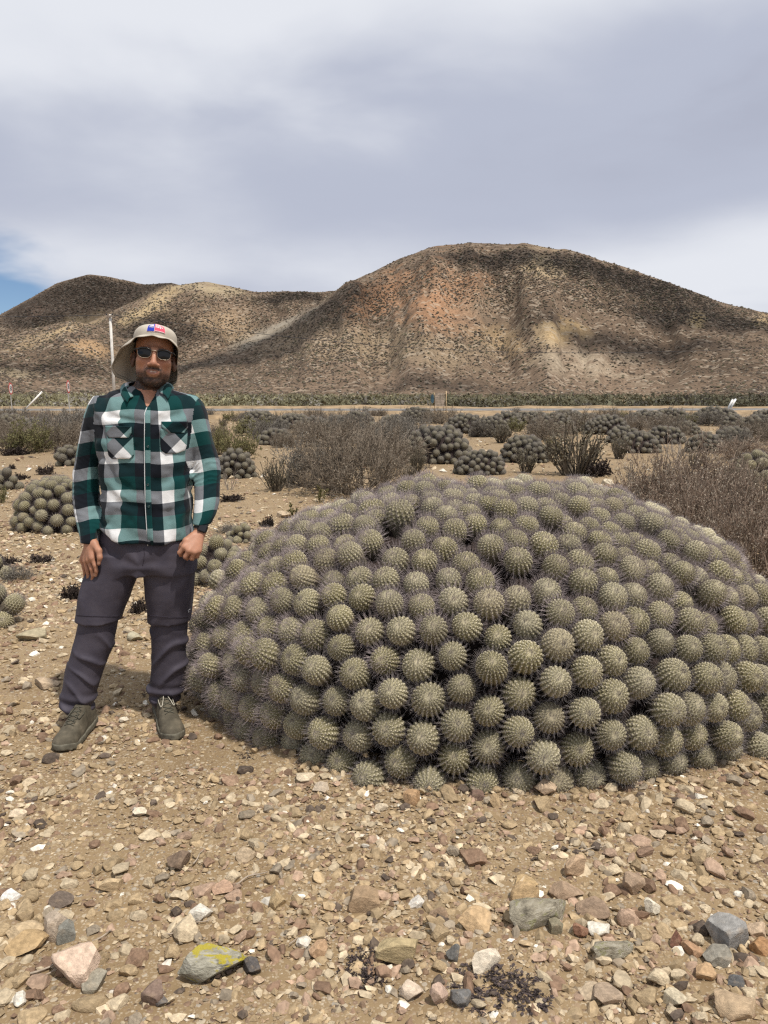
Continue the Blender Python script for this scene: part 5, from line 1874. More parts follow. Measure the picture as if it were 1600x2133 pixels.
def surface_nets(F, org, h):
    s = F < 0
    c8 = np.zeros(tuple(d - 1 for d in F.shape), np.int8)
    for i in (0, 1):
        for j in (0, 1):
            for k in (0, 1):
                c8 += s[i:i + c8.shape[0], j:j + c8.shape[1], k:k + c8.shape[2]]
    act = (c8 > 0) & (c8 < 8)
    cells = np.argwhere(act)
    vid = np.full(act.shape, -1, np.int32)
    vid[act] = np.arange(len(cells))
    acc = np.zeros((len(cells), 3))
    cnt = np.zeros(len(cells))
    cor = [(i, j, k) for i in (0, 1) for j in (0, 1) for k in (0, 1)]
    val = {o: F[cells[:, 0] + o[0], cells[:, 1] + o[1], cells[:, 2] + o[2]].astype(float) for o in cor}
    for a in cor:
        for ax in range(3):
            if a[ax]:
                continue
            b = tuple(1 if i == ax else a[i] for i in range(3))
            fa, fb = val[a], val[b]
            x = (fa < 0) != (fb < 0)
            t = np.where(x, fa / np.where(x, fa - fb, 1), 0)
            p = np.broadcast_to(np.array(a, float), (len(cells), 3)).copy()
            p[:, ax] += t
            acc[x] += p[x]
            cnt[x] += 1
    V = org + h * (cells + acc / cnt[:, None])
    Q = []
    for ax in range(3):
        sl0 = [slice(None)] * 3
        sl1 = [slice(None)] * 3
        sl0[ax] = slice(0, -1)
        sl1[ax] = slice(1, None)
        e = np.argwhere(s[tuple(sl0)] != s[tuple(sl1)])
        u_, w_ = [i for i in range(3) if i != ax]
        ok = (e[:, u_] > 0) & (e[:, w_] > 0) & (e[:, u_] < F.shape[u_] - 1) & (e[:, w_] < F.shape[w_] - 1)
        e = e[ok]

        def cell(du, dw):
            c = e.copy()
            c[:, u_] += du
            c[:, w_] += dw
            return vid[c[:, 0], c[:, 1], c[:, 2]]
        q = np.stack([cell(-1, -1), cell(0, -1), cell(0, 0), cell(-1, 0)], -1)
        ins = s[e[:, 0], e[:, 1], e[:, 2]]
        flip = ins if ax != 1 else ~ins
        q = np.where(flip[:, None], q, q[:, ::-1])
        Q.append(q)
    return V, np.concatenate(Q)


class Field:
    def __init__(self, lo, hi, h):
        self.lo, self.h = np.array(lo, float), h
        n = np.ceil((np.array(hi) - self.lo) / h).astype(int) + 1
        self.F = np.full(n, 0.2, np.float32)
        self.ax = [self.lo[i] + h * np.arange(n[i]) for i in range(3)]

    def block(self, lo, hi):
        sl = []
        for i in range(3):
            a = max(0, int((lo[i] - self.lo[i]) / self.h) - 1)
            b = min(self.F.shape[i], int((hi[i] - self.lo[i]) / self.h) + 2)
            if b <= a:
                return None, None
            sl.append(slice(a, b))
        X = self.ax[0][sl[0]][:, None, None]
        Y = self.ax[1][sl[1]][None, :, None]
        Z = self.ax[2][sl[2]][None, None, :]
        return tuple(sl), (X, Y, Z)

    def union(self, fn, lo, hi, k=0.0):
        m_ = k + 3 * self.h
        sl, P = self.block(np.array(lo) - m_, np.array(hi) + m_)
        if sl is None:
            return
        d = fn(*P)
        a = self.F[sl]
        if k > 0:
            h_ = np.maximum(k - np.abs(a - d), 0) / k
            self.F[sl] = np.minimum(a, d) - h_ * h_ * k * 0.25
        else:
            self.F[sl] = np.minimum(a, d)

    def cut(self, fn, lo, hi, k=0.0):
        m_ = k + 3 * self.h
        sl, P = self.block(np.array(lo) - m_, np.array(hi) + m_)
        if sl is None:
            return
        d = -fn(*P)
        a = self.F[sl]
        if k > 0:
            h_ = np.maximum(k - np.abs(a - d), 0) / k
            self.F[sl] = np.maximum(a, d) + h_ * h_ * k * 0.25
        else:
            self.F[sl] = np.maximum(a, d)

    def cone(self, a, b, ra, rb, k=0.01, flat=None):
        """a tapering limb segment"""
        a, b = np.array(a, float), np.array(b, float)
        r = max(ra, rb)

        def fn(X, Y, Z):
            ab = b - a
            t = np.clip(((X - a[0]) * ab[0] + (Y - a[1]) * ab[1] + (Z - a[2]) * ab[2]) / max(ab @ ab, 1e-9), 0, 1)
            dx, dy, dz = X - a[0] - ab[0] * t, Y - a[1] - ab[1] * t, Z - a[2] - ab[2] * t
            return np.sqrt(dx * dx + dy * dy + dz * dz) - (ra + (rb - ra) * t)
        self.union(fn, np.minimum(a, b) - r, np.maximum(a, b) + r, k)

    def chain(self, pts, rad, k=0.008):
        for i in range(len(pts) - 1):
            self.cone(pts[i], pts[i + 1], rad[i], rad[i + 1], k)

    def ell(self, c, r, k=0.01, M=None, cut=False):
        """ellipsoid; M: 3x3 whose columns are its axes"""
        c, r = np.array(c, float), np.array(r, float)
        M = np.eye(3) if M is None else np.array(M)

        def fn(X, Y, Z):
            dx, dy, dz = X - c[0], Y - c[1], Z - c[2]
            q = [dx * M[0, i] + dy * M[1, i] + dz * M[2, i] for i in range(3)]
            k0 = np.sqrt(sum((q[i] / r[i]) ** 2 for i in range(3)))
            k1 = np.sqrt(sum((q[i] / r[i] ** 2) ** 2 for i in range(3)))
            return k0 * (k0 - 1) / np.maximum(k1, 1e-6)
        R_ = r.max()
        (self.cut if cut else self.union)(fn, c - R_, c + R_, k)

    def loft(self, rows, k=0.02, p=2.3, smooth=7, grow=0.0):
        """rows (py, x left, x right, Y, half depth) read off the photograph -> an upright tapering volume"""
        z, cx, a, cy, b = [], [], [], [], []
        for py, xl, xr, Y, dp in rows:
            A, B = W(xl, py, Y), W(xr, py, Y)
            z.append(A.z)
            cx.append((A.x + B.x) / 2)
            a.append((B.x - A.x) / 2 + grow)
            cy.append(Y)
            b.append(dp + grow)
        o = np.argsort(z)
        z, cx, a, cy, b = [np.array(q)[o] for q in (z, cx, a, cy, b)]
        zz = np.linspace(z[0], z[-1], 160)
        ker = np.ones(smooth) / smooth

        def sm(q):
            q = np.interp(zz, z, q)
            pad = smooth // 2
            q = np.concatenate([2 * q[0] - q[1:pad + 1][::-1], q, 2 * q[-1] - q[-pad - 1:-1][::-1]])
            return np.convolve(q, ker, 'valid')
        cx, a, cy, b = sm(cx), sm(a), sm(cy), sm(b)
        z0, z1 = zz[0] - grow * 0.5, zz[-1] + grow * 0.5

        def fn(X, Y, Z):
            fx, fa, fy, fb = (np.interp(Z, zz, q) for q in (cx, a, cy, b))
            n = (np.abs((X - fx) / fa) ** p + np.abs((Y - fy) / fb) ** p) ** (1 / p)
            d = (n - 1) * np.minimum(fa, fb)
            return np.maximum(d, np.maximum(z0 - Z, Z - z1))
        lo = (np.min(cx - a), np.min(cy - b), z0)
        hi = (np.max(cx + a), np.max(cy + b), z1)
        self.union(fn, lo, hi, k)
        return dict(z=zz, cx=cx, a=a, cy=cy, b=b)

    def ripple(self, fn):
        near = np.argwhere(np.abs(self.F) < 0.035)
        P = self.lo + near * self.h
        self.F[near[:, 0], near[:, 1], near[:, 2]] += fn(P[:, 0], P[:, 1], P[:, 2]).astype(np.float32)

    def mesh(self, relax=1):
        V, Q = surface_nets(self.F, self.lo, self.h)
        for _ in range(relax):
            e = np.concatenate([Q[:, [0, 1]], Q[:, [1, 2]], Q[:, [2, 3]], Q[:, [3, 0]]])
            s, n = np.zeros_like(V), np.zeros(len(V))
            for a, b in ((0, 1), (1, 0)):
                for i in range(3):
                    s[:, i] += np.bincount(e[:, a], V[e[:, b], i], len(V))
                n += np.bincount(e[:, a], minlength=len(V))
            V = 0.5 * V + 0.5 * s / n[:, None]
        return V, Q


BASE = np.array([-1.19, 3.30, 0.0])
YT = 3.36                                            # the torso stands this far from the camera


def smoothstep(x, a, b):
    t = np.clip((x - a) / (b - a), 0, 1)
    return t * t * (3 - 2 * t)


# ------------------------------------------------------------------ outlines (photograph rows) shared by body and clothes
TORSO = [(806, 262, 344, 3.375, 0.066), (813, 244, 362, 3.37, 0.078), (821, 222, 384, 3.37, 0.088), (831, 203, 402, 3.365, 0.098), (846, 192, 414, 3.36, 0.108), (870, 190, 416, 3.36, 0.118), (905, 198, 411, 3.36, 0.125),
         (950, 208, 404, 3.36, 0.128), (1000, 213, 400, 3.36, 0.130), (1050, 213, 399, 3.36, 0.132), (1090, 210, 400, 3.36, 0.135), (1120, 207, 402, 3.36, 0.138), (1142, 207, 402, 3.36, 0.139)]
ARM_A = [(824, 196, 236, 3.37, 0.050), (838, 186, 240, 3.37, 0.060), (862, 178, 234, 3.37, 0.064), (896, 172, 222, 3.375, 0.064), (940, 163, 212, 3.38, 0.060), (983, 155, 206, 3.385, 0.058), (1027, 153, 206, 3.375, 0.055), (1060, 157, 207, 3.345, 0.052), (1090, 162, 208, 3.315, 0.048), (1116, 166, 208, 3.295, 0.044), (1130, 168, 209, 3.288, 0.043)]
ARM_B = [(824, 370, 408, 3.37, 0.050), (836, 372, 420, 3.37, 0.060), (860, 378, 431, 3.37, 0.064), (910, 394, 441, 3.38, 0.064), (950, 400, 453, 3.385, 0.060), (980, 403, 460, 3.38, 0.058), (1010, 404, 458, 3.36, 0.056), (1047, 405, 456, 3.33, 0.053), (1074, 404, 449, 3.31, 0.048), (1092, 400, 438, 3.30, 0.043)]
HIPS = [(1100, 214, 401, 3.36, 0.112), (1130, 211, 404, 3.36, 0.116), (1152, 204, 406, 3.36, 0.120), (1170, 195, 407, 3.36, 0.120), (1190, 184, 407, 3.36, 0.112)]
LEG_A1 = [(1150, 205.5, 300.5, 3.35, 0.105), (1185, 185.5, 297.5, 3.35, 0.107), (1205, 176.5, 285.5, 3.345, 0.105), (1240, 165.5, 269.5, 3.34, 0.101), (1272, 161.5, 257.5, 3.335, 0.097), (1291, 158.5, 251.5, 3.33, 0.096)]
LEG_A2 = [(1284, 167, 246, 3.33, 0.082), (1300, 164, 244, 3.33, 0.082), (1320, 159, 241, 3.33, 0.084), (1345, 152, 236, 3.325, 0.084), (1382, 142, 221, 3.32, 0.082), (1420, 134, 208, 3.31, 0.078), (1445, 128, 202, 3.305, 0.076), (1457, 124, 199, 3.3, 0.076), (1470, 130, 196, 3.3, 0.070), (1485, 138, 194, 3.3, 0.064)]
LEG_B1 = [(1150, 299.5, 404.5, 3.37, 0.107), (1185, 301.5, 405.5, 3.37, 0.109), (1205, 303.5, 404.5, 3.375, 0.105), (1240, 305.5, 402.5, 3.38, 0.101), (1272, 308.5, 399.5, 3.39, 0.097), (1293, 308.5, 396.5, 3.395, 0.095)]
LEG_B2 = [(1286, 316, 390, 3.395, 0.080), (1300, 315, 391, 3.395, 0.081), (1320, 315, 390, 3.4, 0.082), (1345, 317, 388, 3.405, 0.082), (1382, 317, 389, 3.41, 0.080), (1405, 314, 388, 3.415, 0.078), (1432, 309, 384, 3.42, 0.076), (1450, 309, 376, 3.425, 0.070), (1465, 319, 368, 3.43, 0.060)]

# ------------------------------------------------------------------ head frame
HO = W(309, 738, 3.25) + Vector((0, 0.085, 0))
HM = Matrix.Rotation(R(16), 3, 'Z') @ Matrix.Rotation(R(6.5), 3, 'Y') @ Matrix.Rotation(R(-3), 3, 'X')
HMn = np.array(HM)


def hp(x, y, z):
    return np.array(HO) + HMn @ np.array([x, y, z], float)


def hloc(V):
    return (V - np.array(HO)) @ HMn


def pt(px, py, Y):
    return np.array(W(px, py, Y))


# ------------------------------------------------------------------ the body
B = Field((-1.56, 3.06, -0.01), (-0.66, 3.58, 1.82), 0.0044)
B.loft([(r[0], r[1] + 14, r[2] - 14, r[3], r[4] - 0.014) for r in TORSO[1:7]] + [(r[0], r[1] + 26, r[2] - 26, r[3], r[4] - 0.045) for r in TORSO[7:-1]], 0.02)
B.loft([(806, 278, 332, 3.37, 0.058), (830, 270, 340, 3.365, 0.075), (850, 255, 355, 3.36, 0.094), (880, 240, 370, 3.36, 0.108)], 0.03)
for rows in (HIPS, LEG_A1, LEG_A2, LEG_B1, LEG_B2):
    B.loft([(r[0], r[1] + 14, r[2] - 14, r[3], r[4] - 0.032) for r in rows], 0.02)
for rows in (ARM_A, ARM_B):
    B.loft([(r[0], r[1] + 8, r[2] - 8, r[3], r[4] - 0.016) for r in rows], 0.02)
for (t, hl, Yf) in ((G(128, 1566), G(192, 1506), 0), (G(363, 1540), G(332, 1478), 0)):
    q = hl * 0.75 + t * 0.25
    B.cone((q.x, q.y, 0.05), (q.x * 0.8 + hl.x * 0.2, q.y * 0.8 + hl.y * 0.2, 0.16), 0.024, 0.028, 0.01)
    B.cone((q.x, q.y, 0.045), (t.x * 0.7 + hl.x * 0.3, t.y * 0.7 + hl.y * 0.3, 0.040), 0.022, 0.016, 0.01)
# neck and head
B.cone(hp(0, 0.022, -0.075), pt(304, 838, 3.375), 0.056, 0.066, 0.02)
B.ell(hp(0, 0.018, 0.034), (0.078, 0.092, 0.082), 0.02, HMn)
B.ell(hp(0, -0.018, -0.040), (0.0725, 0.072, 0.082), 0.02, HMn)
B.ell(hp(0, -0.030, -0.092), (0.053, 0.054, 0.043), 0.02, HMn)
B.ell(hp(0, -0.066, -0.116), (0.030, 0.024, 0.021), 0.018, HMn)
for s in (-1, 1):
    B.ell(hp(s * 0.047, -0.058, -0.032), (0.023, 0.026, 0.020), 0.018, HMn)
    B.ell(hp(s * 0.045, -0.018, -0.082), (0.019, 0.034, 0.030), 0.02, HMn)
    B.ell(hp(s * 0.031, -0.096, -0.001), (0.016, 0.014, 0.012), 0.008, HMn, cut=True)
    B.ell(hp(s * 0.031, -0.074, -0.002), (0.0125, 0.0125, 0.0125), 0.003, HMn)
    E = np.array(HM @ Euler((R(-12), R(s * -8), R(s * -24))).to_matrix())
    B.ell(hp(s * 0.086, 0.008, -0.022), (0.0095, 0.020, 0.032), 0.006, E)
    B.ell(hp(s * 0.094, 0.001, -0.018), (0.006, 0.011, 0.019), 0.004, E, cut=True)
    B.ell(hp(s * 0.084, 0.002, -0.050), (0.008, 0.010, 0.011), 0.006, E)
    B.ell(hp(s * 0.0165, -0.099, -0.049), (0.0105, 0.012, 0.0085), 0.006, HMn)
    B.ell(hp(s * 0.0075, -0.107, -0.0585), (0.0045, 0.006, 0.004), 0.003, HMn, cut=True)
B.cone(hp(-0.036, -0.080, 0.014), hp(0.036, -0.080, 0.014), 0.012, 0.012, 0.012)
B.cone(hp(0, -0.088, 0.004), hp(0, -0.112, -0.042), 0.0085, 0.0115, 0.012)
B.ell(hp(0, -0.1105, -0.046), (0.0115, 0.0115, 0.0095), 0.008, HMn)
B.ell(hp(0, -0.082, -0.074), (0.034, 0.016, 0.022), 0.014, HMn)
for x0, x1, z0, z1, r0, r1 in ((-0.026, 0, -0.0705, -0.0690, 0.0035, 0.0062), (0, 0.026, -0.0690, -0.0705, 0.0062, 0.0035), (-0.024, 0, -0.0785, -0.0850, 0.004, 0.0078), (0, 0.024, -0.0850, -0.0785, 0.0078, 0.004)):
    B.cone(hp(x0, -0.088 - 0.008 * (x0 == 0), z0), hp(x1, -0.088 - 0.008 * (x1 == 0), z1), r0, r1, 0.004)
B.ell(hp(0, -0.104, -0.0765), (0.021, 0.009, 0.0030), 0.002, HMn, cut=True)
B.ell(hp(0, -0.0905, -0.0762), (0.013, 0.005, 0.0036), 0.0015, HMn)      # teeth
# his right hand, hanging
wr = pt(189, 1124, 3.283)
B.cone(pt(188, 1100, 3.308), wr, 0.022, 0.0245, 0.012)
KN = [((192, 1163, 3.240), 0.0118), ((185, 1167, 3.253), 0.0120), ((178, 1169, 3.273), 0.0115), ((171, 1167, 3.293), 0.0105)]
for (k, r) in KN:
    B.cone(wr, pt(*k), 0.0185, r + 0.002, 0.012)
FIN = [[(192, 1163, 3.240), (198, 1178, 3.236), (201, 1190, 3.238), (199.5, 1199, 3.244)], [(185, 1167, 3.253), (191, 1185, 3.248), (194, 1199, 3.252), (192, 1208, 3.260)],
       [(178, 1169, 3.273), (182, 1187, 3.268), (184.5, 1200, 3.272), (183, 1208, 3.280)], [(171, 1167, 3.293), (174.5, 1182, 3.290), (176.5, 1193, 3.293), (176, 1200, 3.298)]]
FR = [(0.0108, 0.0098, 0.0088, 0.0072), (0.0110, 0.0100, 0.0090, 0.0074), (0.0104, 0.0095, 0.0086, 0.0070), (0.0094, 0.0085, 0.0076, 0.0062)]
for f, r in zip(FIN, FR):
    B.chain([pt(*q) for q in f], r, 0.003)
B.chain([pt(196, 1132, 3.263), pt(206, 1147, 3.233), pt(208, 1161, 3.224), pt(206, 1174, 3.226)], (0.0165, 0.0130, 0.0112, 0.0086), 0.008)
B.cone(pt(196, 1132, 3.263), pt(192, 1160, 3.248), 0.016, 0.012, 0.012)
# his left hand, thumb in the trouser pocket
wr2 = pt(417, 1106, 3.292)
B.cone(pt(423, 1084, 3.305), wr2, 0.027, 0.0250, 0.012)
KN2 = [((384, 1139, 3.222), 0.0118), ((394, 1147, 3.218), 0.0122), ((405, 1150, 3.226), 0.0118), ((415, 1147, 3.242), 0.0108)]
for (k, r) in KN2:
    B.cone(wr2, pt(*k), 0.0190, r + 0.002, 0.013)
FIN2 = [[(384, 1139, 3.222), (374, 1151, 3.222), (377, 1156, 3.247), (385, 1148, 3.258)], [(394, 1147, 3.218), (386, 1160, 3.220), (390, 1163, 3.246), (397, 1154, 3.256)],
        [(405, 1150, 3.226), (399, 1163, 3.230), (402, 1164, 3.254), (407, 1155, 3.262)], [(415, 1147, 3.242), (410, 1159, 3.246), (412, 1160, 3.266), (415, 1152, 3.272)]]
for f, r in zip(FIN2, FR):
    B.chain([pt(*q) for q in f], tuple(q * 1.04 for q in r), 0.003)
B.chain([pt(402, 1116, 3.262), pt(388, 1126, 3.240), pt(380, 1136, 3.248), pt(375, 1143, 3.262)], (0.0165, 0.0135, 0.0115, 0.0090), 0.008)
V, Q = B.mesh(1)
body_bvh_V, body_bvh_Q = V, Q
L = hloc(V)
x, y, z = L[:, 0], L[:, 1], L[:, 2]
isface = (z > -0.16) & (np.abs(x) < 0.11) & (y < 0.12) & (V[:, 2] > 1.4)
skin = np.array([0.385, 0.190, 0.120]) * np.ones((len(V), 3))
mott = 1 + 0.10 * fbm(V[:, 0] * 45, V[:, 1] * 45, V[:, 2] * 45, 3, 3)
skin *= mott[:, None]
rud = isface * np.exp(-((np.abs(x) - 0.042) / 0.022) ** 2 - ((z + 0.040) / 0.022) ** 2) * 0.35 + isface * np.exp(-(x / 0.016) ** 2 - ((z + 0.045) / 0.016) ** 2) * 0.3
skin = skin * (1 - rud[:, None]) + np.array([0.36, 0.135, 0.085]) * rud[:, None]
# stubble: moustache, chin and jaw line
ax = np.abs(x)
jaw = smoothstep(-z, 0.062, 0.088) * smoothstep(ax + np.clip(-z - 0.086, 0, 1) * 1.2, 0.016, 0.034)
chin = smoothstep(-z, 0.094, 0.102)
mous = np.exp(-(((z + 0.0635 + 0.18 * np.clip(ax - 0.012, 0, 1)) / 0.0085) ** 2)) * smoothstep(0.038 - ax, 0, 0.005) * (y < -0.06)
goat = np.exp(-(((ax - 0.031) / 0.007) ** 2)) * smoothstep(-z, 0.062, 0.07)
side = smoothstep(y, -0.035, -0.012) * smoothstep(-z, -0.01, 0.01) * (y < 0.012) * (ax > 0.055)
beard = isface * np.clip(np.maximum.reduce([jaw * 0.85 * (y < 0.03), chin * (y < 0.03), mous, goat * 0.9, side * 0.8]), 0, 1) * (z > -0.15)
lips = isface * (np.exp(-((z + 0.0785) / 0.0080) ** 4) * smoothstep(0.025 - 60 * (z + 0.077) ** 2 - ax, 0, 0.004) * (y < -0.084))
beard = beard * (1 - np.clip(lips, 0, 1))
bn = np.clip(0.95 + 0.22 * fbm(V[:, 0] * 260, V[:, 1] * 260, V[:, 2] * 260, 8, 2), 0.35, 1)
bm = np.clip(beard * bn, 0, 0.95)
skin = skin * (1 - bm[:, None]) + np.array([0.018, 0.012, 0.010]) * bm[:, None]
skin = skin * (1 - 0.8 * lips[:, None]) + np.array([0.235, 0.098, 0.080]) * 0.8 * lips[:, None]
teeth = isface * (np.abs(z + 0.0762) < 0.0026) * (ax < 0.0115) * (y < -0.088)
skin = np.where(teeth[:, None] > 0, np.array([[0.45, 0.36, 0.31]]), skin)
brow = isface * np.exp(-((z - 0.019 + 0.12 * np.clip(ax - 0.03, 0, 1)) / 0.0055) ** 2) * smoothstep(ax, 0.010, 0.018) * (ax < 0.055) * (y < -0.05)
skin = skin * (1 - 0.85 * brow[:, None]) + np.array([0.03, 0.02, 0.016]) * 0.85 * brow[:, None]
# nails and knuckle creases
for q in [pt(206, 1173, 3.216)] + [pt(*f[-1]) - np.array([0, 0.006, 0]) for f in FIN]:
    dn = np.exp(-(((V - q) ** 2).sum(1) / 0.0058 ** 2) ** 2)
    skin = skin * (1 - 0.55 * dn[:, None]) + np.array([0.52, 0.33, 0.26]) * 0.55 * dn[:, None]
for f in FIN + FIN2:
    for q in f[1:3]:
        dn = np.exp(-((V - pt(*q)) ** 2).sum(1) / 0.011 ** 2) * (0.5 + 0.5 * np.sin(V[:, 2] * 2600)) * 0.35
        skin = skin * (1 - dn[:, None]) + np.array([0.17, 0.075, 0.045]) * dn[:, None]
m = Mat('skin', 0.52, 0.35)
co = m.coord()
m.color(m.attr('Col'))
m.bump(m.noise(co, 420.0, 3.0), 0.12, 0.002)
m.b.inputs['Subsurface Weight'].default_value = 0.06
m.b.inputs['Subsurface Radius'].default_value = (0.012, 0.004, 0.002)
M_BODY = m.m
person = link('person', mesh_np('person', V - BASE, Q, True, [M_BODY], col=skin), None, BASE)
tag(person, 'person in green plaid shirt, dark trousers, beige sun hat and sunglasses beside the cactus mound', 'person')


def child(name, me, parent=None):
    o = link(name, me, parent or person)
    return o


# ------------------------------------------------------------------ plaid cloth
PW = 0.168


def plaid(name, sheen=0.2):
    m = Mat(name, 0.9, 0.12)
    at = m.attr('cloth', 'Vector')
    sp = m.node('ShaderNodeSeparateXYZ')
    m.l.new(at, sp.inputs[0])

    def band(c):
        n = m.node('ShaderNodeValToRGB')
        n.color_ramp.interpolation = 'CONSTANT'
        m.l.new(m.math('FRACT', c), n.inputs[0])
        e = n.color_ramp.elements
        e[0].position, e[0].color = 0.0, (0.895, 0.897, 0.90, 1)
        e[1].position, e[1].color = 0.315, (0.130, 0.336, 0.336, 1)
        q = e.new(0.655)
        q.color = (0.180, 0.196, 0.230, 1)
        return n.outputs[0]
    cu, cv = band(sp.outputs[0]), band(sp.outputs[1])
    sc = m.node('ShaderNodeVectorMath', operation='SCALE')
    m.l.new(at, sc.inputs[0])
    sc.inputs['Scale'].default_value = 1.0
    tw = m.math('FRACT', m.math('MULTIPLY', m.math('ADD', sp.outputs[0], sp.outputs[1]), 92.0))
    fuzz = m.noise(sc.outputs[0], 160.0, 2.0, 0.7)
    f = m.math('ADD', 0.5, m.math('ADD', m.math('MULTIPLY', m.math('SUBTRACT', tw, 0.5), 0.20), m.math('MULTIPLY', m.math('SUBTRACT', fuzz, 0.5), 0.45)), clamp=True)
    c = m.mix(f, cu, cv)
    c = m.mix(1.0, m.mix(1.0, c, c, 'MULTIPLY'), c, 'MULTIPLY')
    m.color(c)
    m.b.inputs['Sheen Weight'].default_value = sheen * 0.4
    m.bump(m.math('ADD', m.noise(m.coord(), 60.0, 3.0), m.math('MULTIPLY', fuzz, 0.3)), 0.25, 0.004)
    return m.m


M_PLAID = plaid('plaid_flannel')
S = Field((-1.53, 3.15, 0.64), (-0.66, 3.56, 1.60), 0.0052)
T_ = S.loft(TORSO, 0.02, 2.4)
A1 = S.loft(ARM_A, 0.022, 2.1)
A2 = S.loft(ARM_B, 0.022, 2.1)
xc0 = W(306, 880, 3.25).x
zV = W(307, 846, 3.26).z
zhem = W(306, 1137, 3.24).z


def hemcut(X, Y, Z):                                  # everything under the curved shirt tail
    u_ = (X - xc0) / 0.20
    hz = zhem + 0.050 * np.clip(np.abs(u_ + 0.05), 0, 1.1) ** 2.4 + 0.002 * np.sin(X * 22)
    inarm = np.where((X < W(211, 1080, 3.35).x) | (X > W(402, 1080, 3.35).x) & (Z > W(400, 1092, 3.3).z), 0.2, 0.0)
    return (Z - hz) + inarm


S.cut(hemcut, (-1.6, 3.1, 0.6), (-0.6, 3.6, 0.95))


def vcut(X, Y, Z):                                    # open neck
    d1 = np.abs(X - xc0 - 0.001) - (Z - zV) * 0.44
    return np.maximum(np.maximum(d1, zV - Z), Y - 3.375) + 0 * X


S.cut(vcut, (xc0 - 0.1, 3.1, zV - 0.01), (xc0 + 0.1, 3.40, 1.62))
S.cut(lambda X, Y, Z: np.maximum(np.sqrt((X - hp(0, 0.03, -0.1)[0]) ** 2 + (Y - 3.375) ** 2) - 0.062, W(300, 826, 3.36).z - Z), (-1.2, 3.2, 1.4), (-0.8, 3.5, 1.62))
zel1, zel2 = W(180, 990, 3.38).z, W(440, 985, 3.38).z


def shirt_folds(X, Y, Z):
    xa1 = np.interp(Z, A1['z'], A1['cx'])
    xa2 = np.interp(Z, A2['z'], A2['cx'])
    r1 = smoothstep(0.075 - np.abs(X - xa1), 0.0, 0.02) * smoothstep(W(216, 950, 3.36).x - X, 0, 0.02)
    r2 = smoothstep(0.080 - np.abs(X - xa2), 0.0, 0.02) * smoothstep(X - W(398, 950, 3.36).x, 0, 0.025)
    arm = np.maximum(r1, r2)
    n = fbm(X * 9, Y * 9, Z * 9, 5, 3)
    ph = Z * 120 + n * 5 + (X * 60) * np.clip((xc0 - X) * 20, -1, 1)
    el_ = np.exp(-((Z - zel2) / 0.09) ** 2) * r2 * 1.5 + (0.35 + 0.65 * np.exp(-((Z - zel1 + 0.07) / 0.12) ** 2)) * r1
    fa = el_ * 0.0036 * (np.abs(np.sin(ph)) - 0.5)
    tor = (1 - arm)
    low = smoothstep(-Z, -1.25, -0.95)
    ft = tor * low * 0.0045 * np.sin((X - xc0) * 46 + 2.5 * fbm(X * 5, Y * 5, Z * 3, 6, 2) + Z * 6)
    diag = tor * 0.0038 * np.sin(np.abs(X - xc0) * -34 + Z * 48 + 3 * n)
    return fa + ft + diag + 0.0035 * fbm(X * 14, Y * 14, Z * 9, 9, 2)


S.ripple(shirt_folds)
V, Q = S.mesh(1)
SHIRT_BVH = BVHTree.FromPolygons([Vector(p) for p in V], [tuple(map(int, q)) for q in Q])
# cloth coordinates: how the stripes run round body and sleeves
tt = np.linspace(-PI, PI, 721)
arc = np.concatenate([[0], np.cumsum(np.hypot(np.diff(0.195 * np.sin(tt)), np.diff(0.128 * np.cos(tt))))])
arc -= np.interp(0, tt, arc)
tcx = np.interp(V[:, 2], T_['z'], T_['cx'])
tha = np.arctan2((V[:, 0] - xc0) / 0.195, -(V[:, 1] - YT) / 0.128)
uu = np.interp(tha, tt, arc)
u_t = np.where(uu < 0, uu + 0.162, uu - 0.055) / PW
zrow = W(306, 881, 3.25).z
sag = 0.004 * np.sin(V[:, 0] * 25) + 0.005 * fbm(V[:, 0] * 6, V[:, 1] * 6, V[:, 2] * 6, 2, 2)
v_t = (V[:, 2] + sag - zrow) / PW


def arm_uv(A, flipu, zref, off, down):
    cx = np.interp(V[:, 2], A['z'], A['cx'])
    cy = np.interp(V[:, 2], A['z'], A['cy'])
    th = np.arctan2(V[:, 0] - cx, -(V[:, 1] - cy))
    u_ = (flipu * th / (2 * PI)) * 2 + off
    dv = (zref - V[:, 2]) / PW * (1 if down else -1) + 0.04 * np.sin(th * 2)
    d = np.maximum(np.abs(V[:, 0] - cx) / np.interp(V[:, 2], A['z'], A['a']), np.abs(V[:, 1] - cy) / np.interp(V[:, 2], A['z'], A['b']))
    return u_, dv, d


ua, va, da = arm_uv(A1, -1, W(180, 896, 3.31).z, 0.79, True)
ub, vb, db = arm_uv(A2, 1, W(430, 876, 3.31).z, 0.33, True)
# which piece of cloth a point belongs to: seam where the sleeve is set in
seam1 = W(207, 860, 3.36).x + 0.020 * np.clip((W(207, 920, 3.36).z - V[:, 2]) / 0.1, -1, 0)
seam2 = W(407, 860, 3.36).x - 0.004
l1 = (V[:, 0] < np.interp(V[:, 2], [W(0, 940, 3.36).z, W(0, 880, 3.36).z, W(0, 822, 3.36).z], [W(211, 940, 3.36).x, W(207, 880, 3.36).x, W(212, 822, 3.36).x]))
l2 = (V[:, 0] > np.interp(V[:, 2], [W(0, 1000, 3.36).z, W(0, 960, 3.36).z, W(0, 900, 3.36).z, W(0, 830, 3.36).z], [W(402, 1000, 3.36).x, W(397, 960, 3.36).x, W(406, 900, 3.36).x, W(413, 830, 3.36).x]))
fl = np.where(l1[Q].sum(1) >= 2, 1, np.where(l2[Q].sum(1) >= 2, 2, 0))
key = fl[:, None] * len(V) + Q
uq, inv = np.unique(key, return_inverse=True)
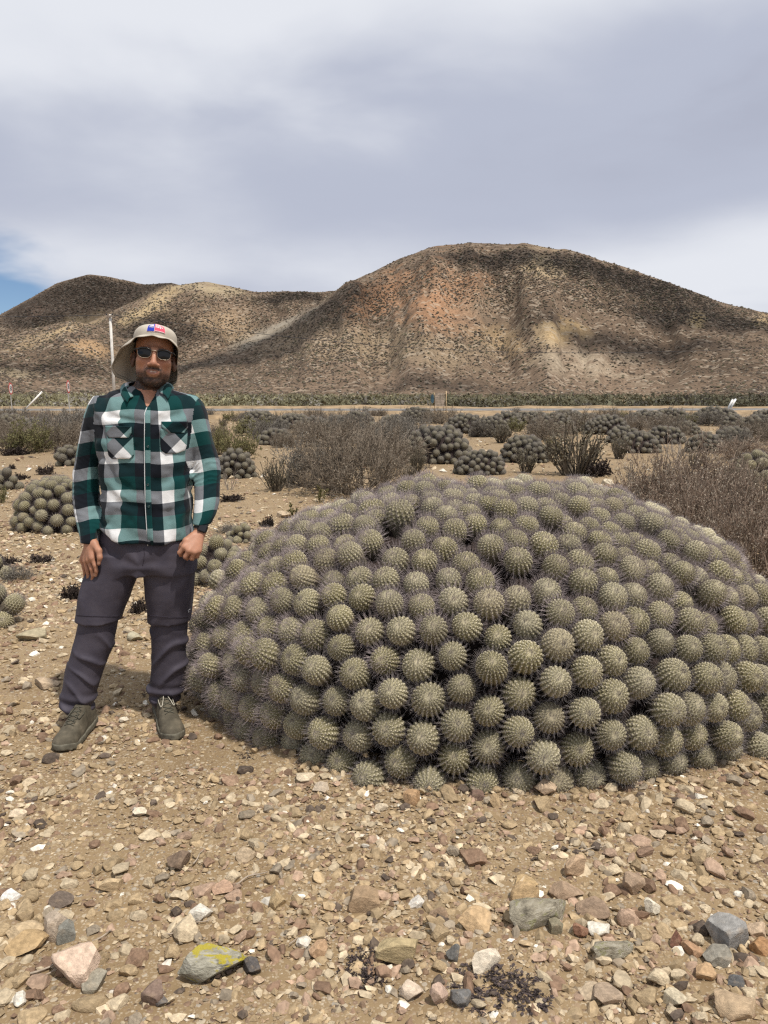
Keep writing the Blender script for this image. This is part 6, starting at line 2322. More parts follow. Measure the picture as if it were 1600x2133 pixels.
vi, li = uq % len(V), uq // len(V)
U = np.where(li == 1, ua[vi], np.where(li == 2, ub[vi], u_t[vi]))
Vv = np.where(li == 1, va[vi], np.where(li == 2, vb[vi], v_t[vi]))
shirt = child('shirt', mesh_np('shirt', V[vi] - BASE, inv.reshape(-1, 4), True, [M_PLAID], uv=np.stack([U, Vv], -1)))


def on_shirt(px, py, off=0.004):
    d = ray(px, py).normalized()
    o = Vector((0, 0, CAMZ))
    h, n, i, t = SHIRT_BVH.ray_cast(o, d)
    if h is None:
        h = W(px, py, 3.24)
    return np.array(h - d * off)


def patch(name, rows, mat, uvf, off, parent, nx=14, thick=0.004):
    """a flat piece of cloth laid on the shirt: rows of (py, x left, x right)"""
    ny_ = 16
    pys = np.linspace(rows[0][0], rows[-1][0], ny_)
    xl = np.interp(pys, [r[0] for r in rows], [r[1] for r in rows])
    xr = np.interp(pys, [r[0] for r in rows], [r[2] for r in rows])
    P_, UV = [], []
    for j in range(ny_):
        for i in range(nx):
            px = xl[j] + (xr[j] - xl[j]) * i / (nx - 1)
            edge = min(i, nx - 1 - i, j, ny_ - 1 - j)
            P_.append((px, pys[j], off if edge > 0 else off * 0.8))
            UV.append(uvf(px, pys[j]))
    base = np.array([on_shirt(px, py, 0.0) for px, py, _ in P_]).reshape(ny_, nx, 3)
    # cloth does not follow every fold beneath it
    for _ in range(4):
        b2 = base.copy()
        b2[1:-1, 1:-1] = 0.25 * (base[:-2, 1:-1] + base[2:, 1:-1] + base[1:-1, :-2] + base[1:-1, 2:])
        b2[..., 1] = np.minimum(b2[..., 1], base[..., 1])
        base = b2
    dv = np.array([ray(px, py).normalized() for px, py, _ in P_]).reshape(ny_, nx, 3)
    top = base - dv * np.array([q[2] for q in P_]).reshape(ny_, nx, 1)
    low = base + dv * thick
    V_ = np.concatenate([top.reshape(-1, 3), low.reshape(-1, 3)])
    ii = np.arange(ny_ * nx).reshape(ny_, nx)
    q = np.stack([ii[:-1, :-1], ii[1:, :-1], ii[1:, 1:], ii[:-1, 1:]], -1).reshape(-1, 4)
    ring = np.concatenate([ii[0, :], ii[1:, -1], ii[-1, -2::-1], ii[-2:0:-1, 0]])
    rn = np.roll(ring, -1)
    N0 = ny_ * nx
    sk = np.stack([ring, rn, rn + N0, ring + N0], -1)
    UV = np.array(UV)
    return child(name, mesh_np(name, V_ - BASE, np.concatenate([q, sk]), True, [mat], uv=np.concatenate([UV, UV])), parent)


kpx = 3.24 / 1602 / PW


def diag_uv(cx, cy, du=0.0, dv=0.0):
    def f(px, py):
        a, b = (px - cx) * kpx, (py - cy) * kpx
        return ((a + b) * 0.7071 + du, (a - b) * 0.7071 + dv)
    return f


pk1 = patch('pocket', [(906, 222, 277), (940, 224, 279), (949, 226, 279), (956, 233, 272)], M_PLAID, diag_uv(258, 930, 0.0, 0.34), 0.0065, shirt)
patch('flap', [(887, 219, 274), (902, 220, 274), (912, 226, 268)], M_PLAID, diag_uv(247, 892, 0.80, 0.33), 0.0110, pk1, thick=0.006)
pk2 = patch('pocket', [(893, 334, 391), (925, 334, 390), (938, 336, 386), (945, 345, 366)], M_PLAID, diag_uv(350, 928, 0.88, 0.98), 0.0065, shirt)
patch('flap', [(878, 336, 391), (890, 337, 392), (902, 352, 384)], M_PLAID, diag_uv(372, 884, 0.80, 0.60), 0.0110, pk2, thick=0.006)
plk = patch('placket', [(848, 302, 313.5), (900, 301.5, 313.5), (1000, 302, 314), (1060, 303.5, 316), (1136, 308.5, 320)], M_PLAID, lambda px, py: (0.52 + (px - 308) * 0.002, (W(306, py, 3.25).z - zrow) / PW), 0.0050, shirt, nx=8)
M_EDGE = simple('shirt_edge', (0.60, 0.61, 0.62), 0.9, 0.1, 0.1, 90)
g = Geo()
add_tube(g, [on_shirt(x_, y_, 0.0055) - BASE for x_, y_ in ((306, 849), (301.5, 860), (301, 900), (301, 950), (301.5, 1000), (303, 1060), (305.5, 1100), (308, 1137))], 0.0017, 6)
child('piping', g.mesh('piping', [M_EDGE], True), plk)
M_BTN = simple('button', (0.02, 0.05, 0.05), 0.35, 0.5, 0.1, 50)
for (x_, y_) in ((306.5, 888), (308, 930), (307.5, 970), (308, 1010), (310, 1055), (313, 1098)):
    p = on_shirt(x_, y_, 0.0075) - BASE
    g = Geo()
    th = np.arange(14) * 2 * PI / 14
    ring = lambda r, dy: np.stack([p[0] + r * np.cos(th), 0 * th + p[1] + dy, p[2] + r * np.sin(th)], -1)
    v_ = np.concatenate([ring(0.0052, 0.004), ring(0.0056, 0), ring(0.0040, -0.0004), ring(0.0034, 0.0008), [p + [0, 0.0008, 0]]])
    i_ = np.arange(14)
    j_ = (i_ + 1) % 14
    g.add(v_, np.concatenate([np.stack([i_ + a * 14, j_ + a * 14, j_ + a * 14 + 14, i_ + a * 14 + 14], -1) for a in range(3)] + [np.stack([i_ + 42, j_ + 42, np.full(14, 56), np.full(14, 56)], -1)[:0]]))
    g.f[3].append(np.stack([i_ + 42, j_ + 42, np.full(14, 56)], -1))
    g.m[3].append(np.zeros(14, int))
    child('button', g.mesh('button', [M_BTN], True), shirt)


# collar: a band round the neck and two turned-down points
def sheet(name, grid, uv, mat, parent, th=0.0025):
    gr = np.array(grid, float)
    ny_, nx_, _ = gr.shape
    du, dv = np.gradient(gr, axis=1), np.gradient(gr, axis=0)
    nr_ = np.cross(du, dv)
    nr_ /= np.linalg.norm(nr_, axis=2)[..., None] + 1e-9
    V_ = np.concatenate([(gr + nr_ * th).reshape(-1, 3), (gr - nr_ * th).reshape(-1, 3)])
    ii = np.arange(ny_ * nx_).reshape(ny_, nx_)
    q = np.stack([ii[:-1, :-1], ii[:-1, 1:], ii[1:, 1:], ii[1:, :-1]], -1).reshape(-1, 4)
    N0 = ny_ * nx_
    ring = np.concatenate([ii[0, :], ii[1:, -1], ii[-1, -2::-1], ii[-2:0:-1, 0]])
    rn = np.roll(ring, -1)
    U_ = np.array(uv).reshape(-1, 2)
    return child(name, mesh_np(name, V_ - BASE, np.concatenate([q, q[:, ::-1] + N0, np.stack([ring, ring + N0, rn + N0, rn], -1)]), True, [mat], uv=np.concatenate([U_, U_])), parent)


NC = np.array([W(304, 815, 3.36).x, 3.378])
zt, zb = W(300, 797, 3.36).z, W(300, 818, 3.36).z
for s in (-1, 1):
    tip = on_shirt(266 if s < 0 else 349, 839 if s < 0 else 833, 0.012)
    inn = on_shirt(278 if s < 0 else 337, 829 if s < 0 else 822, 0.010)
    grid, uv = [], []
    nA_ = 17
    for j in range(9):
        v_ = j / 8
        row, ru = [], []
        for i in range(nA_):
            a_ = i / (nA_ - 1)                          # 0 back of the neck .. 1 the point in front
            ang = PI * (1 - a_ * 0.80) * s
            fr_ = a_ ** 2
            top_ = np.array([NC[0] + 0.076 * math.sin(ang), NC[1] - 0.072 * math.cos(ang), zt + 0.006 - 0.034 * fr_ ** 1.5])
            R2 = 0.088 + 0.004 * fr_
            ang2 = PI * (1 - a_ * 0.82) * s
            bot_ = np.array([NC[0] + 0.112 * math.sin(ang2), NC[1] - 0.098 * math.cos(ang2), zb - 0.020 * fr_])
            hit = SHIRT_BVH.ray_cast(Vector((bot_[0], bot_[1], 2.0)), Vector((0, 0, -1)))[0]
            if hit is not None:
                bot_[2] = hit.z + 0.007
            if a_ > 0.55:
                w_ = smoothstep(a_, 0.55, 1.0)
                outer = on_shirt(252 if s < 0 else 363, 833 if s < 0 else 828, 0.012)
                tgt = outer * (1 - smoothstep(a_, 0.75, 1.0)) + tip * smoothstep(a_, 0.75, 1.0)
                bot_ = bot_ * (1 - w_) + tgt * w_
                top_ = top_ * (1 - smoothstep(a_, 0.8, 1.0) * 0.85) + inn * smoothstep(a_, 0.8, 1.0) * 0.85
            q_ = top_ * (1 - v_) + bot_ * v_
            bul = math.sin(v_ * PI) * 0.006
            q_ = q_ + np.array([math.sin(ang) * bul, -math.cos(ang) * bul, bul])
            row.append(q_)
            ru.append((0.40 + a_ * 1.15 if s < 0 else 0.62 + a_ * 1.1, 0.22 + v_ * 0.32))
        grid.append(row)
        uv.append(ru)
    sheet('collar', grid, uv, M_PLAID, shirt)
# inner stand of the collar
grid, uv = [], []
for j in range(5):
    row, ru = [], []
    for i in range(29):
        ang = -PI * 0.80 + 2 * PI * 0.80 * i / 28 + PI
        fr_ = abs(i - 14) / 14
        row.append(np.array([NC[0] + 0.070 * math.sin(ang), NC[1] - 0.067 * math.cos(ang), (zt - 0.004 - 0.040 * fr_ ** 3) - 0.034 * j / 4]))
        ru.append((0.5, 0.7))
    grid.append(row)
    uv.append(ru)
sheet('collar_stand', grid, uv, M_PLAID, shirt, 0.002)

# ------------------------------------------------------------------ trousers
m = Mat('trouser_cloth', 0.72, 0.3)
co = m.coord()
nz = m.noise(co, 14.0, 4.0)
m.color(m.scale_col(m.mix(m.range(nz, 0.35, 0.65), (0.046, 0.040, 0.055), (0.060, 0.052, 0.068)), 1.0))
m.bump(m.math('ADD', m.noise(co, 35.0, 4.0, 0.6), m.math('MULTIPLY', m.noise(co, 500.0, 2.0), 0.12)), 0.22, 0.006)
M_TROU = m.m
T = Field((-1.56, 3.14, 0.02), (-0.70, 3.56, 0.95), 0.0048)
T.loft(HIPS, 0.01, 2.4)
T.loft(LEG_A1, 0.016, 2.3)
T.loft(LEG_B1, 0.016, 2.3)
LA = T.loft(LEG_A2, 0.003, 2.2)
LBm = T.loft(LEG_B2, 0.003, 2.2)
zk = W(250, 1291, 3.33).z


def trou_folds(X, Y, Z):
    n = vnoise(X * 5, Y * 5, Z * 5, 15)
    lower = smoothstep(zk - Z, 0.005, 0.06)
    leftleg = X < W(278, 1300, 3.35).x
    sgn = np.where(leftleg, 1.0, -1.0)
    ph = Z * 22 + sgn * X * 26 + n * 3.0
    f1 = lower * 0.0125 * (0.10 + 0.90 * smoothstep(-vnoise(X * 3.5, Y * 3.5, Z * 3.5, 61), -0.25, 0.30)) * (0.42 - np.exp(-(np.sin(ph) / 0.42) ** 2))
    ph2 = Z * 13 - sgn * X * 27 + 2.2 * vnoise(X * 4, Y * 4, Z * 4, 25)
    f2 = lower * 0.0075 * smoothstep(vnoise(X * 3.5, Y * 3.5, Z * 3.5, 61), 0.05, 0.45) * (0.42 - np.exp(-(np.sin(ph2) / 0.40) ** 2))
    cuff = np.exp(-((Z - 0.125) / 0.045) ** 2) * 0.0075 * np.sin(Z * 110 + n * 4 + X * 14)
    cr = W(297, 1178, 3.3)
    dx, dz = X - cr.x, Z - cr.z
    rr = np.hypot(dx, dz)
    wh = np.exp(-((rr - 0.08) / 0.06) ** 2) * 0.0035 * np.sin(np.arctan2(dz, np.abs(dx) + 0.02) * 7 + n * 2.5) * (1 - lower)
    thigh = (1 - lower) * 0.0035 * (0.4 - np.exp(-(np.sin(Z * 11 + sgn * X * 17 + n * 2.0) / 0.45) ** 2))
    return f1 + f2 + cuff + wh + thigh


T.ripple(trou_folds)
V, Q = T.mesh(1)
TROU_BVH = BVHTree.FromPolygons([Vector(p) for p in V], [tuple(map(int, q)) for q in Q])
trousers = child('trousers', mesh_np('trousers', V - BASE, Q, True, [M_TROU]))


def on_trou(px, py, off):
    d = ray(px, py).normalized()
    h, n, i, t = TROU_BVH.ray_cast(Vector((0, 0, CAMZ)), d)
    return np.array((h if h is not None else W(px, py, 3.27)) - d * off)


M_SEAM = simple('seam_thread', (0.040, 0.034, 0.045), 0.9, 0.1, 0.2, 60)
for pts in ([(158, 1281), (180, 1283), (205, 1284), (230, 1284), (252, 1283)], [(309, 1282), (330, 1284), (352, 1286), (375, 1286), (397, 1285)], [(300, 1142), (301, 1155), (299, 1170), (297, 1180)], [(398, 1142), (392, 1160), (384, 1176), (383, 1180)]):
    P_ = []
    for a, b in zip(pts[:-1], pts[1:]):
        for t in np.linspace(0, 1, 6)[:-1]:
            P_.append(on_trou(a[0] + (b[0] - a[0]) * t, a[1] + (b[1] - a[1]) * t, 0.0008) - BASE)
    g = Geo()
    add_tube(g, P_, 0.0016, 5)
    child('seam', g.mesh('seam', [M_SEAM], True), trousers)
M_MARK = simple('printed_mark', (0.55, 0.54, 0.56), 0.8, 0.2, 0.0, 60)
g = Geo()
for (x_, y_, l_) in ((391.5, 1271.5, 2.2), (394.5, 1269.5, 1.8), (392.5, 1275.0, 1.6)):
    add_tube(g, [on_trou(x_, y_, 0.001) - BASE, on_trou(x_ + l_, y_ - l_ * 0.4, 0.001) - BASE], 0.0014, 5)
child('printed_mark', g.mesh('printed_mark', [M_MARK], True), trousers)

# ------------------------------------------------------------------ boots
m = Mat('boot_suede', 0.85, 0.2)
co = m.coord()
nz = m.noise(co, 22.0, 5.0, 0.6)
m.color(m.ramp(nz, [(0.3, (0.060, 0.052, 0.038)), (0.55, (0.100, 0.086, 0.062)), (0.75, (0.165, 0.138, 0.100))]))
m.bump(m.noise(co, 260.0, 3.0), 0.3, 0.002)
M_BOOT = m.m
M_SOLE = simple('boot_sole', (0.115, 0.105, 0.080), 0.85, 0.2, 0.3, 40, 0.3)
M_LACE = simple('lace', (0.085, 0.080, 0.062), 0.9, 0.1, 0.2, 60)
M_LACEL = simple('pale_lace', (0.42, 0.39, 0.32), 0.9, 0.1, 0.2, 60)


def boot(toe, heel, lab):
    t, h_ = np.array(toe), np.array(heel)
    d = t - h_
    Lb = np.linalg.norm(d[:2])
    d = d / np.linalg.norm(d)
    n_ = np.array([d[1], -d[0], 0])
    g0 = float(max(gzf(*t[:2]), gzf(*h_[:2]))) - 0.003
    F_ = Field(np.minimum(t, h_) - [0.10, 0.10, 0.05], np.maximum(t, h_) + [0.10, 0.10, 0.20], 0.0042)
    us = np.array([-0.06, 0.0, 0.08, 0.22, 0.42, 0.60, 0.76, 0.88, 0.96, 1.0, 1.04])
    wd = np.array([0.006, 0.028, 0.040, 0.042, 0.043, 0.050, 0.054, 0.051, 0.040, 0.026, 0.006])
    ht = np.array([0.070, 0.115, 0.140, 0.145, 0.128, 0.096, 0.076, 0.066, 0.056, 0.044, 0.024])

    def loc(X, Y, Z):
        dx, dy = X - h_[0], Y - h_[1]
        return (dx * d[0] + dy * d[1]) / Lb, dx * n_[0] + dy * n_[1], Z - g0

    def upper(X, Y, Z):
        u_, v_, z_ = loc(X, Y, Z)
        w_ = np.maximum(np.interp(u_, us, wd) - 0.003, 0.006)
        hh = np.interp(u_, us, ht)
        nn = (np.abs(v_ / np.maximum(w_, 0.003)) ** 2.4 + np.abs((z_ - 0.02) / np.maximum(hh - 0.02, 0.006)) ** 2.4) ** (1 / 2.4)
        return np.maximum(np.maximum((nn - 1) * np.minimum(w_, hh) * 0.8, 0.012 - z_), (np.abs(u_ - 0.495) - 0.53) * Lb)

    def sole(X, Y, Z):
        u_, v_, z_ = loc(X, Y, Z)
        w_ = np.interp(u_, us, wd) + 0.003
        top = 0.028 + 0.012 * np.exp(-((u_ - 1.0) / 0.10) ** 2) + 0.010 * np.exp(-((u_ - 0.05) / 0.15) ** 2)
        tread = 0.0035 * (np.sin(u_ * 90) > 0)
        lift = 0.012 * np.clip((u_ - 0.82) / 0.2, 0, 1) ** 2
        return np.maximum(np.maximum(np.maximum(np.abs(v_) - w_, z_ - top), lift + tread - z_), (np.abs(u_ - 0.495) - 0.54) * Lb)
    lo, hi = np.minimum(t, h_) - 0.09, np.maximum(t, h_) + np.array([0.09, 0.09, 0.19])
    F_.union(upper, lo, hi, 0)
    # toe cap and heel cup
    F_.ripple(lambda X, Y, Z: -0.0022 * ((loc(X, Y, Z)[0] > 0.80) | (loc(X, Y, Z)[0] < 0.16)) * (loc(X, Y, Z)[2] < 0.075) + 0.0016 * fbm(X * 40, Y * 40, Z * 40, 3, 2))
    V_, Q_ = F_.mesh(2)
    o = child('hiking_boot', mesh_np('hiking_boot', V_ - BASE, Q_, True, [M_BOOT]))
    if lab:
        o['label'] = lab
    F2 = Field(np.minimum(t, h_) - [0.10, 0.10, 0.05], np.maximum(t, h_) + [0.10, 0.10, 0.10], 0.0042)
    F2.union(sole, lo, hi, 0)
    V2, Q2 = F2.mesh(1)
    child('sole', mesh_np('sole', V2 - BASE, Q2, True, [M_SOLE]), o)
    bv = BVHTree.FromPolygons([Vector(p) for p in V_], [tuple(map(int, q)) for q in Q_])

    def top(u_, v_, off=0.003):
        p = h_ + d * (u_ * Lb) + n_ * v_
        hit = bv.ray_cast(Vector((p[0], p[1], 0.5)), Vector((0, 0, -1)))[0]
        return np.array([p[0], p[1], (hit.z if hit else 0.1) + off]) - BASE
    g = Geo()
    for k in range(5):
        u0 = 0.40 + k * 0.066
        s = 1 if k % 2 else -1
        for s in (-1, 1):
            pts = [top(u0 + 0.05 * q, s * (-0.020 + 0.040 * q), 0.003) for q in np.linspace(0, 1, 7)]
            add_tube(g, pts, 0.0022, 6)
    child('lace', g.mesh('lace', [M_LACE], True), o)
    g = Geo()
    for s, c_ in ((-1, 0.028), (1, 0.028)):
        pts = []
        for q in np.linspace(0, 1, 12):
            uq = 0.40 + 0.20 * math.sin(q * PI)
            pts.append(top(uq, s * (0.004 + c_ * math.sin(q * PI * 0.62)), 0.006 + 0.006 * math.sin(q * PI)))
        add_tube(g, pts, 0.0019, 6)
    child('lace_bow', g.mesh('lace_bow', [M_LACEL if lab and 'pale' in lab else M_LACE], True), o)
    return o


boot(G(127, 1574), G(191, 1508), 'front boot turned outward, olive suede')
boot(G(365, 1549), G(334, 1474), 'rear boot with pale untied lace loops')

# ------------------------------------------------------------------ hair and beard
m = Mat('dark_hair', 0.6, 0.3)
nz = m.noise(m.coord(), 120.0, 3.0)
m.color(m.ramp(nz, [(0.3, (0.010, 0.007, 0.006)), (0.7, (0.035, 0.024, 0.019))]))
m.bump(nz, 0.8, 0.004)
M_HAIR = m.m
Hf = Field(np.array(HO) - [0.14, 0.06, 0.19], np.array(HO) + [0.14, 0.16, 0.10], 0.0038)
Hf.ell(hp(0, 0.026, 0.02), (0.083, 0.092, 0.088), 0, HMn)
Hf.ell(hp(0, 0.050, -0.062), (0.066, 0.062, 0.052), 0.03, HMn)


def hairfront(X, Y, Z):
    q = np.stack(np.broadcast_arrays(X - HO.x, Y - HO.y, Z - HO.z), -1) @ HMn
    return q[..., 1] - (0.004 + 0.030 * smoothstep(-q[..., 2], -0.02, 0.03) * (1 - smoothstep(-q[..., 2], 0.055, 0.075)))


Hf.cut(hairfront, np.array(HO) - 0.2, np.array(HO) + 0.2)
Hf.ripple(lambda X, Y, Z: 0.004 * fbm(X * 60, Y * 60, Z * 22, 4, 3))
V, Q = Hf.mesh(1)
hair = child('hair', mesh_np('hair', V - BASE, Q, True, [M_HAIR]))
rg = np.random.default_rng(3)
bV, bw = body_bvh_V, bm * isface
pick = rg.choice(len(bV), 1500, p=(bw ** 1.5) / (bw ** 1.5).sum())
Pb = bV[pick]
lb = hloc(Pb)
dl = np.stack([lb[:, 0] * 6, np.full(len(lb), -0.5) + 2 * np.clip(lb[:, 1] + 0.05, 0, 1) * 3, np.full(len(lb), -0.9)], -1) + rg.normal(size=(len(lb), 3)) * 0.35
dl /= np.linalg.norm(dl, axis=1)[:, None]
V, F = needles(Pb - BASE, dl @ HMn.T, rg.uniform(0.002, 0.0045, len(Pb)), 0.0005)
child('beard', mesh_np('beard', V, F, False, [M_HAIR]))

# ------------------------------------------------------------------ sun hat
m = Mat('hat_cotton', 0.9, 0.1)
co = m.coord()
wv = m.noise(co, 340.0, 2.0, 0.7)
m.color(m.scale_col(m.mix(m.range(m.noise(co, 16.0, 4.0), 0.3, 0.7), (0.395, 0.350, 0.292), (0.455, 0.410, 0.345)), m.range(wv, 0.2, 0.8, 0.92, 1.08)))
m.bump(m.math('ADD', m.math('MULTIPLY', wv, 0.25), m.noise(co, 28.0, 3.0)), 0.22, 0.004)
M_HAT = m.m


def crown_pt(ph, t, off=0.0):
    """ph 0 = front, positive to the image's right; t 0 base .. 1 top"""
    zb_ = 0.048 + 0.024 * np.cos(ph) * (np.cos(ph) > 0) + 0.010 * np.cos(ph) * (np.cos(ph) <= 0)
    zt_ = 0.129
    tt_ = np.asarray(t)
    rf = (1 - tt_ ** 2.6) ** 0.5
    rf = rf * (1 + 0.010 * np.sin(ph * 3 + 1) * tt_)
    zz_ = zb_ + (zt_ - zb_) * tt_ ** 0.80
    rx_, ry_ = 0.0905 + off, 0.106 + off
    return np.stack(np.broadcast_arrays(rx_ * rf * np.sin(ph), 0.012 - ry_ * rf * np.cos(ph), zz_ + off * tt_), -1)


nph, ntc = 72, 18
PHc = np.linspace(-PI, PI, nph, endpoint=False)
TCc = 1 - np.linspace(1, 0.02, ntc) ** 1.3
TCc = np.linspace(0, 0.995, ntc)
PHg, TCg = np.meshgrid(PHc, TCc)
cr_o = crown_pt(PHg, TCg)
ii = np.arange(nph * ntc).reshape(ntc, nph)
qd = np.stack([ii[:-1], np.roll(ii[:-1], -1, 1), np.roll(ii[1:], -1, 1), ii[1:]], -1).reshape(-1, 4)
cap_ = len(cr_o.reshape(-1, 3))
Vc = np.concatenate([cr_o.reshape(-1, 3), [[0, 0.012, 0.1292]]])
tri = np.stack([ii[-1], np.roll(ii[-1], -1), np.full(nph, cap_)], -1)
hat = child('sun_hat', mesh_np('sun_hat', (np.array(HO) + Vc @ HMn.T) - BASE, [qd, tri], True, [M_HAT]))
# brim: a short arched peak in front that runs into a long neck flap
KEY = [(-180, 0.000, 0.155, -0.118), (-150, -0.095, 0.140, -0.122), (-125, -0.152, 0.105, -0.104), (-108, -0.174, 0.070, -0.070), (-92, -0.164, 0.035, -0.034), (-76, -0.138, -0.025, 0.002), (-60, -0.106, -0.085, 0.026), (-42, -0.080, -0.110, 0.049), (-20, -0.040, -0.127, 0.062),
       (0, 0.000, -0.131, 0.065), (20, 0.040, -0.127, 0.061), (42, 0.080, -0.108, 0.049), (60, 0.093, -0.078, 0.030), (78, 0.098, -0.015, -0.004), (95, 0.101, 0.030, -0.055), (115, 0.098, 0.075, -0.104), (140, 0.078, 0.120, -0.122), (180, 0.000, 0.155, -0.118)]
ka = np.radians([k[0] for k in KEY])
nrb = 14
NP2 = 144
PH2 = np.linspace(-PI, PI, NP2, endpoint=False)
out = np.stack([np.interp(PH2, ka, [k[i] for k in KEY]) for i in (1, 2, 3)], -1)
for _ in range(5):
    out = 0.25 * np.roll(out, 1, 0) + 0.5 * out + 0.25 * np.roll(out, -1, 0)
inn = crown_pt(PH2, np.zeros(NP2))
rows = []
for j in range(nrb):
    t = j / (nrb - 1)
    p = inn * (1 - t) + out * t
    bul = math.sin(t * PI) * 0.003
    rad_ = np.stack([np.sin(PH2), -np.cos(PH2), 0 * PH2 + 0.5], -1)
    p = p + rad_ * bul + 0.0022 * np.stack([np.sin(PH2 * 9 + 4 * t), np.cos(PH2 * 7), np.sin(PH2 * 11 + 3 * t)], -1) * t
    rows.append(p)
Gb = np.stack(rows)
du = np.roll(Gb, -1, 1) - np.roll(Gb, 1, 1)
dv = np.gradient(Gb, axis=0)
nb = np.cross(du, dv)
nb /= np.linalg.norm(nb, axis=2)[..., None] + 1e-9
Vb = np.concatenate([(Gb + nb * 0.0013).reshape(-1, 3), (Gb - nb * 0.0013).reshape(-1, 3)])
ii = np.arange(nrb * NP2).reshape(nrb, NP2)
q1 = np.stack([ii[:-1], np.roll(ii[:-1], -1, 1), np.roll(ii[1:], -1, 1), ii[1:]], -1).reshape(-1, 4)
N0 = nrb * NP2
e_ = ii[-1]
q2 = np.stack([e_, np.roll(e_, -1), np.roll(e_, -1) + N0, e_ + N0], -1)
child('brim', mesh_np('brim', (np.array(HO) + Vb @ HMn.T) - BASE, np.concatenate([q1, q1[:, ::-1] + N0, q2]), True, [M_HAT]), hat)
M_STITCH = simple('stitching', (0.25, 0.215, 0.175), 0.9, 0.1, 0.1, 90)
for (rowk, nm) in ((Gb[-2] + nb[-2] * 0.0016, 'stitching'), (Gb[0] + nb[0] * 0.002 + np.array([0, 0, 0.002]), 'stitching')):
    g = Geo()
    add_tube(g, (np.array(HO) + np.concatenate([rowk, rowk[:1]]) @ HMn.T) - BASE, 0.0009, 4, caps=False)
    child(nm, g.mesh(nm, [M_STITCH], True), hat)


def badge(name, p0, p1, t0, t1, mat, arch, off, parent=None, n=14):
    u_ = np.linspace(0, 1, n)
    P0 = []
    for j in range(8):
        ph = p0 + (p1 - p0) * u_
        ttop = t1 - arch * (ph / 0.36) ** 2
        t = t0 + (ttop - t0) * j / 7
        P0.append(crown_pt(ph, t, off))
    P0 = np.stack(P0)
    V_ = (np.array(HO) + P0.reshape(-1, 3) @ HMn.T) - BASE
    i_ = np.arange(8 * n).reshape(8, n)
    q = np.stack([i_[:-1, :-1], i_[:-1, 1:], i_[1:, 1:], i_[1:, :-1]], -1).reshape(-1, 4)
    return child(name, mesh_np(name, V_, q, True, [mat]), parent or hat)


M_BB = simple('badge_blue', (0.018, 0.040, 0.36), 0.75, 0.2, 0.1, 200)
M_BR = simple('badge_red', (0.62, 0.075, 0.13), 0.75, 0.2, 0.12, 200)
M_BW = simple('badge_white', (0.80, 0.76, 0.78), 0.8, 0.2, 0.05, 200)
M_BP = simple('badge_border', (0.58, 0.44, 0.43), 0.8, 0.2, 0.05, 200)
bd = badge('badge', -0.41, 0.43, 0.17, 0.90, M_BP, 0.22, 0.0016)
badge('blue_field', -0.39, -0.075, 0.20, 0.84, M_BB, 0.20, 0.0024, bd)
badge('red_field', -0.055, 0.41, 0.20, 0.84, M_BR, 0.20, 0.0024, bd)
# emblem and two lines of small lettering, too small to read in the photograph
g = Geo()


def stroke(pts, r):
    add_tube(g, [(np.array(HO) + HMn @ crown_pt(np.array(a), np.array(t), 0.0032)) - BASE for a, t in pts], r, 5)


stroke([(-0.33, 0.47), (-0.23, 0.48), (-0.11, 0.48)], 0.0014)
stroke([(-0.30, 0.52), (-0.27, 0.60), (-0.21, 0.67), (-0.17, 0.66)], 0.0016)
stroke([(-0.25, 0.53), (-0.20, 0.57), (-0.20, 0.66)], 0.0018)
stroke([(-0.15, 0.53), (-0.13, 0.63), (-0.16, 0.70), (-0.12, 0.69)], 0.0017)
for (t_, a0, a1, nn_) in ((0.72, -0.01, 0.27, 9), (0.61, -0.01, 0.35, 11), (0.51, -0.01, 0.25, 8)):
    for k in range(nn_):
        a_ = a0 + (a1 - a0) * k / nn_
        w_ = (a1 - a0) / nn_ * 0.62
        hh = 0.022 + 0.014 * ((k * 7) % 3 == 0)
        tq = t_ - 0.18 * (a_ / 0.36) ** 2
        stroke([(a_, tq - hh), (a_, tq + hh)], 0.0008)
        stroke([(a_, tq + (hh if k % 2 else -hh)), (a_ + w_, tq + (hh if k % 2 else -hh))], 0.0008)
        if k % 3 != 1:
            stroke([(a_ + w_, tq - hh), (a_ + w_, tq + hh)], 0.0008)
stroke([(-0.05, 0.235), (0.1, 0.235), (0.25, 0.225), (0.38, 0.205)], 0.0010)
child('lettering', g.mesh('lettering', [M_BW], True), bd)

# ------------------------------------------------------------------ sunglasses
m = Mat('dark_lens', 0.12, 0.25)
nz = m.noise(m.coord(), 3.0, 2.0)
m.color(m.ramp(nz, [(0.0, (0.006, 0.006, 0.007)), (1.0, (0.010, 0.010, 0.011))]))
M_LENS = m.m
M_FRAME = simple('black_frame', (0.010, 0.009, 0.010), 0.25, 0.5, 0.1, 60)
M_METAL = simple('gold_metal', (0.42, 0.35, 0.27), 0.42, 0.5, 0.1, 60, metal=1.0)
sung = link('sunglasses', None, person)


def hb(p):
    return hp(*p) - BASE


def lens_outline(s, k=1.0, n=36):
    th = np.arange(n) * 2 * PI / n
    cxl, czl = s * 0.0390, -0.001
    X = 0.0262 * np.sign(np.cos(th)) * np.abs(np.cos(th)) ** 0.80
    Zl = np.where(np.sin(th) > 0, 0.0155, 0.0225) * np.sign(np.sin(th)) * np.abs(np.sin(th)) ** 0.80
    return np.stack([cxl + X * k, -0.1015 + 0.18 * (np.abs(cxl + X * k) - 0.02) ** 2 * 10 + 0 * X, czl + Zl * k], -1)


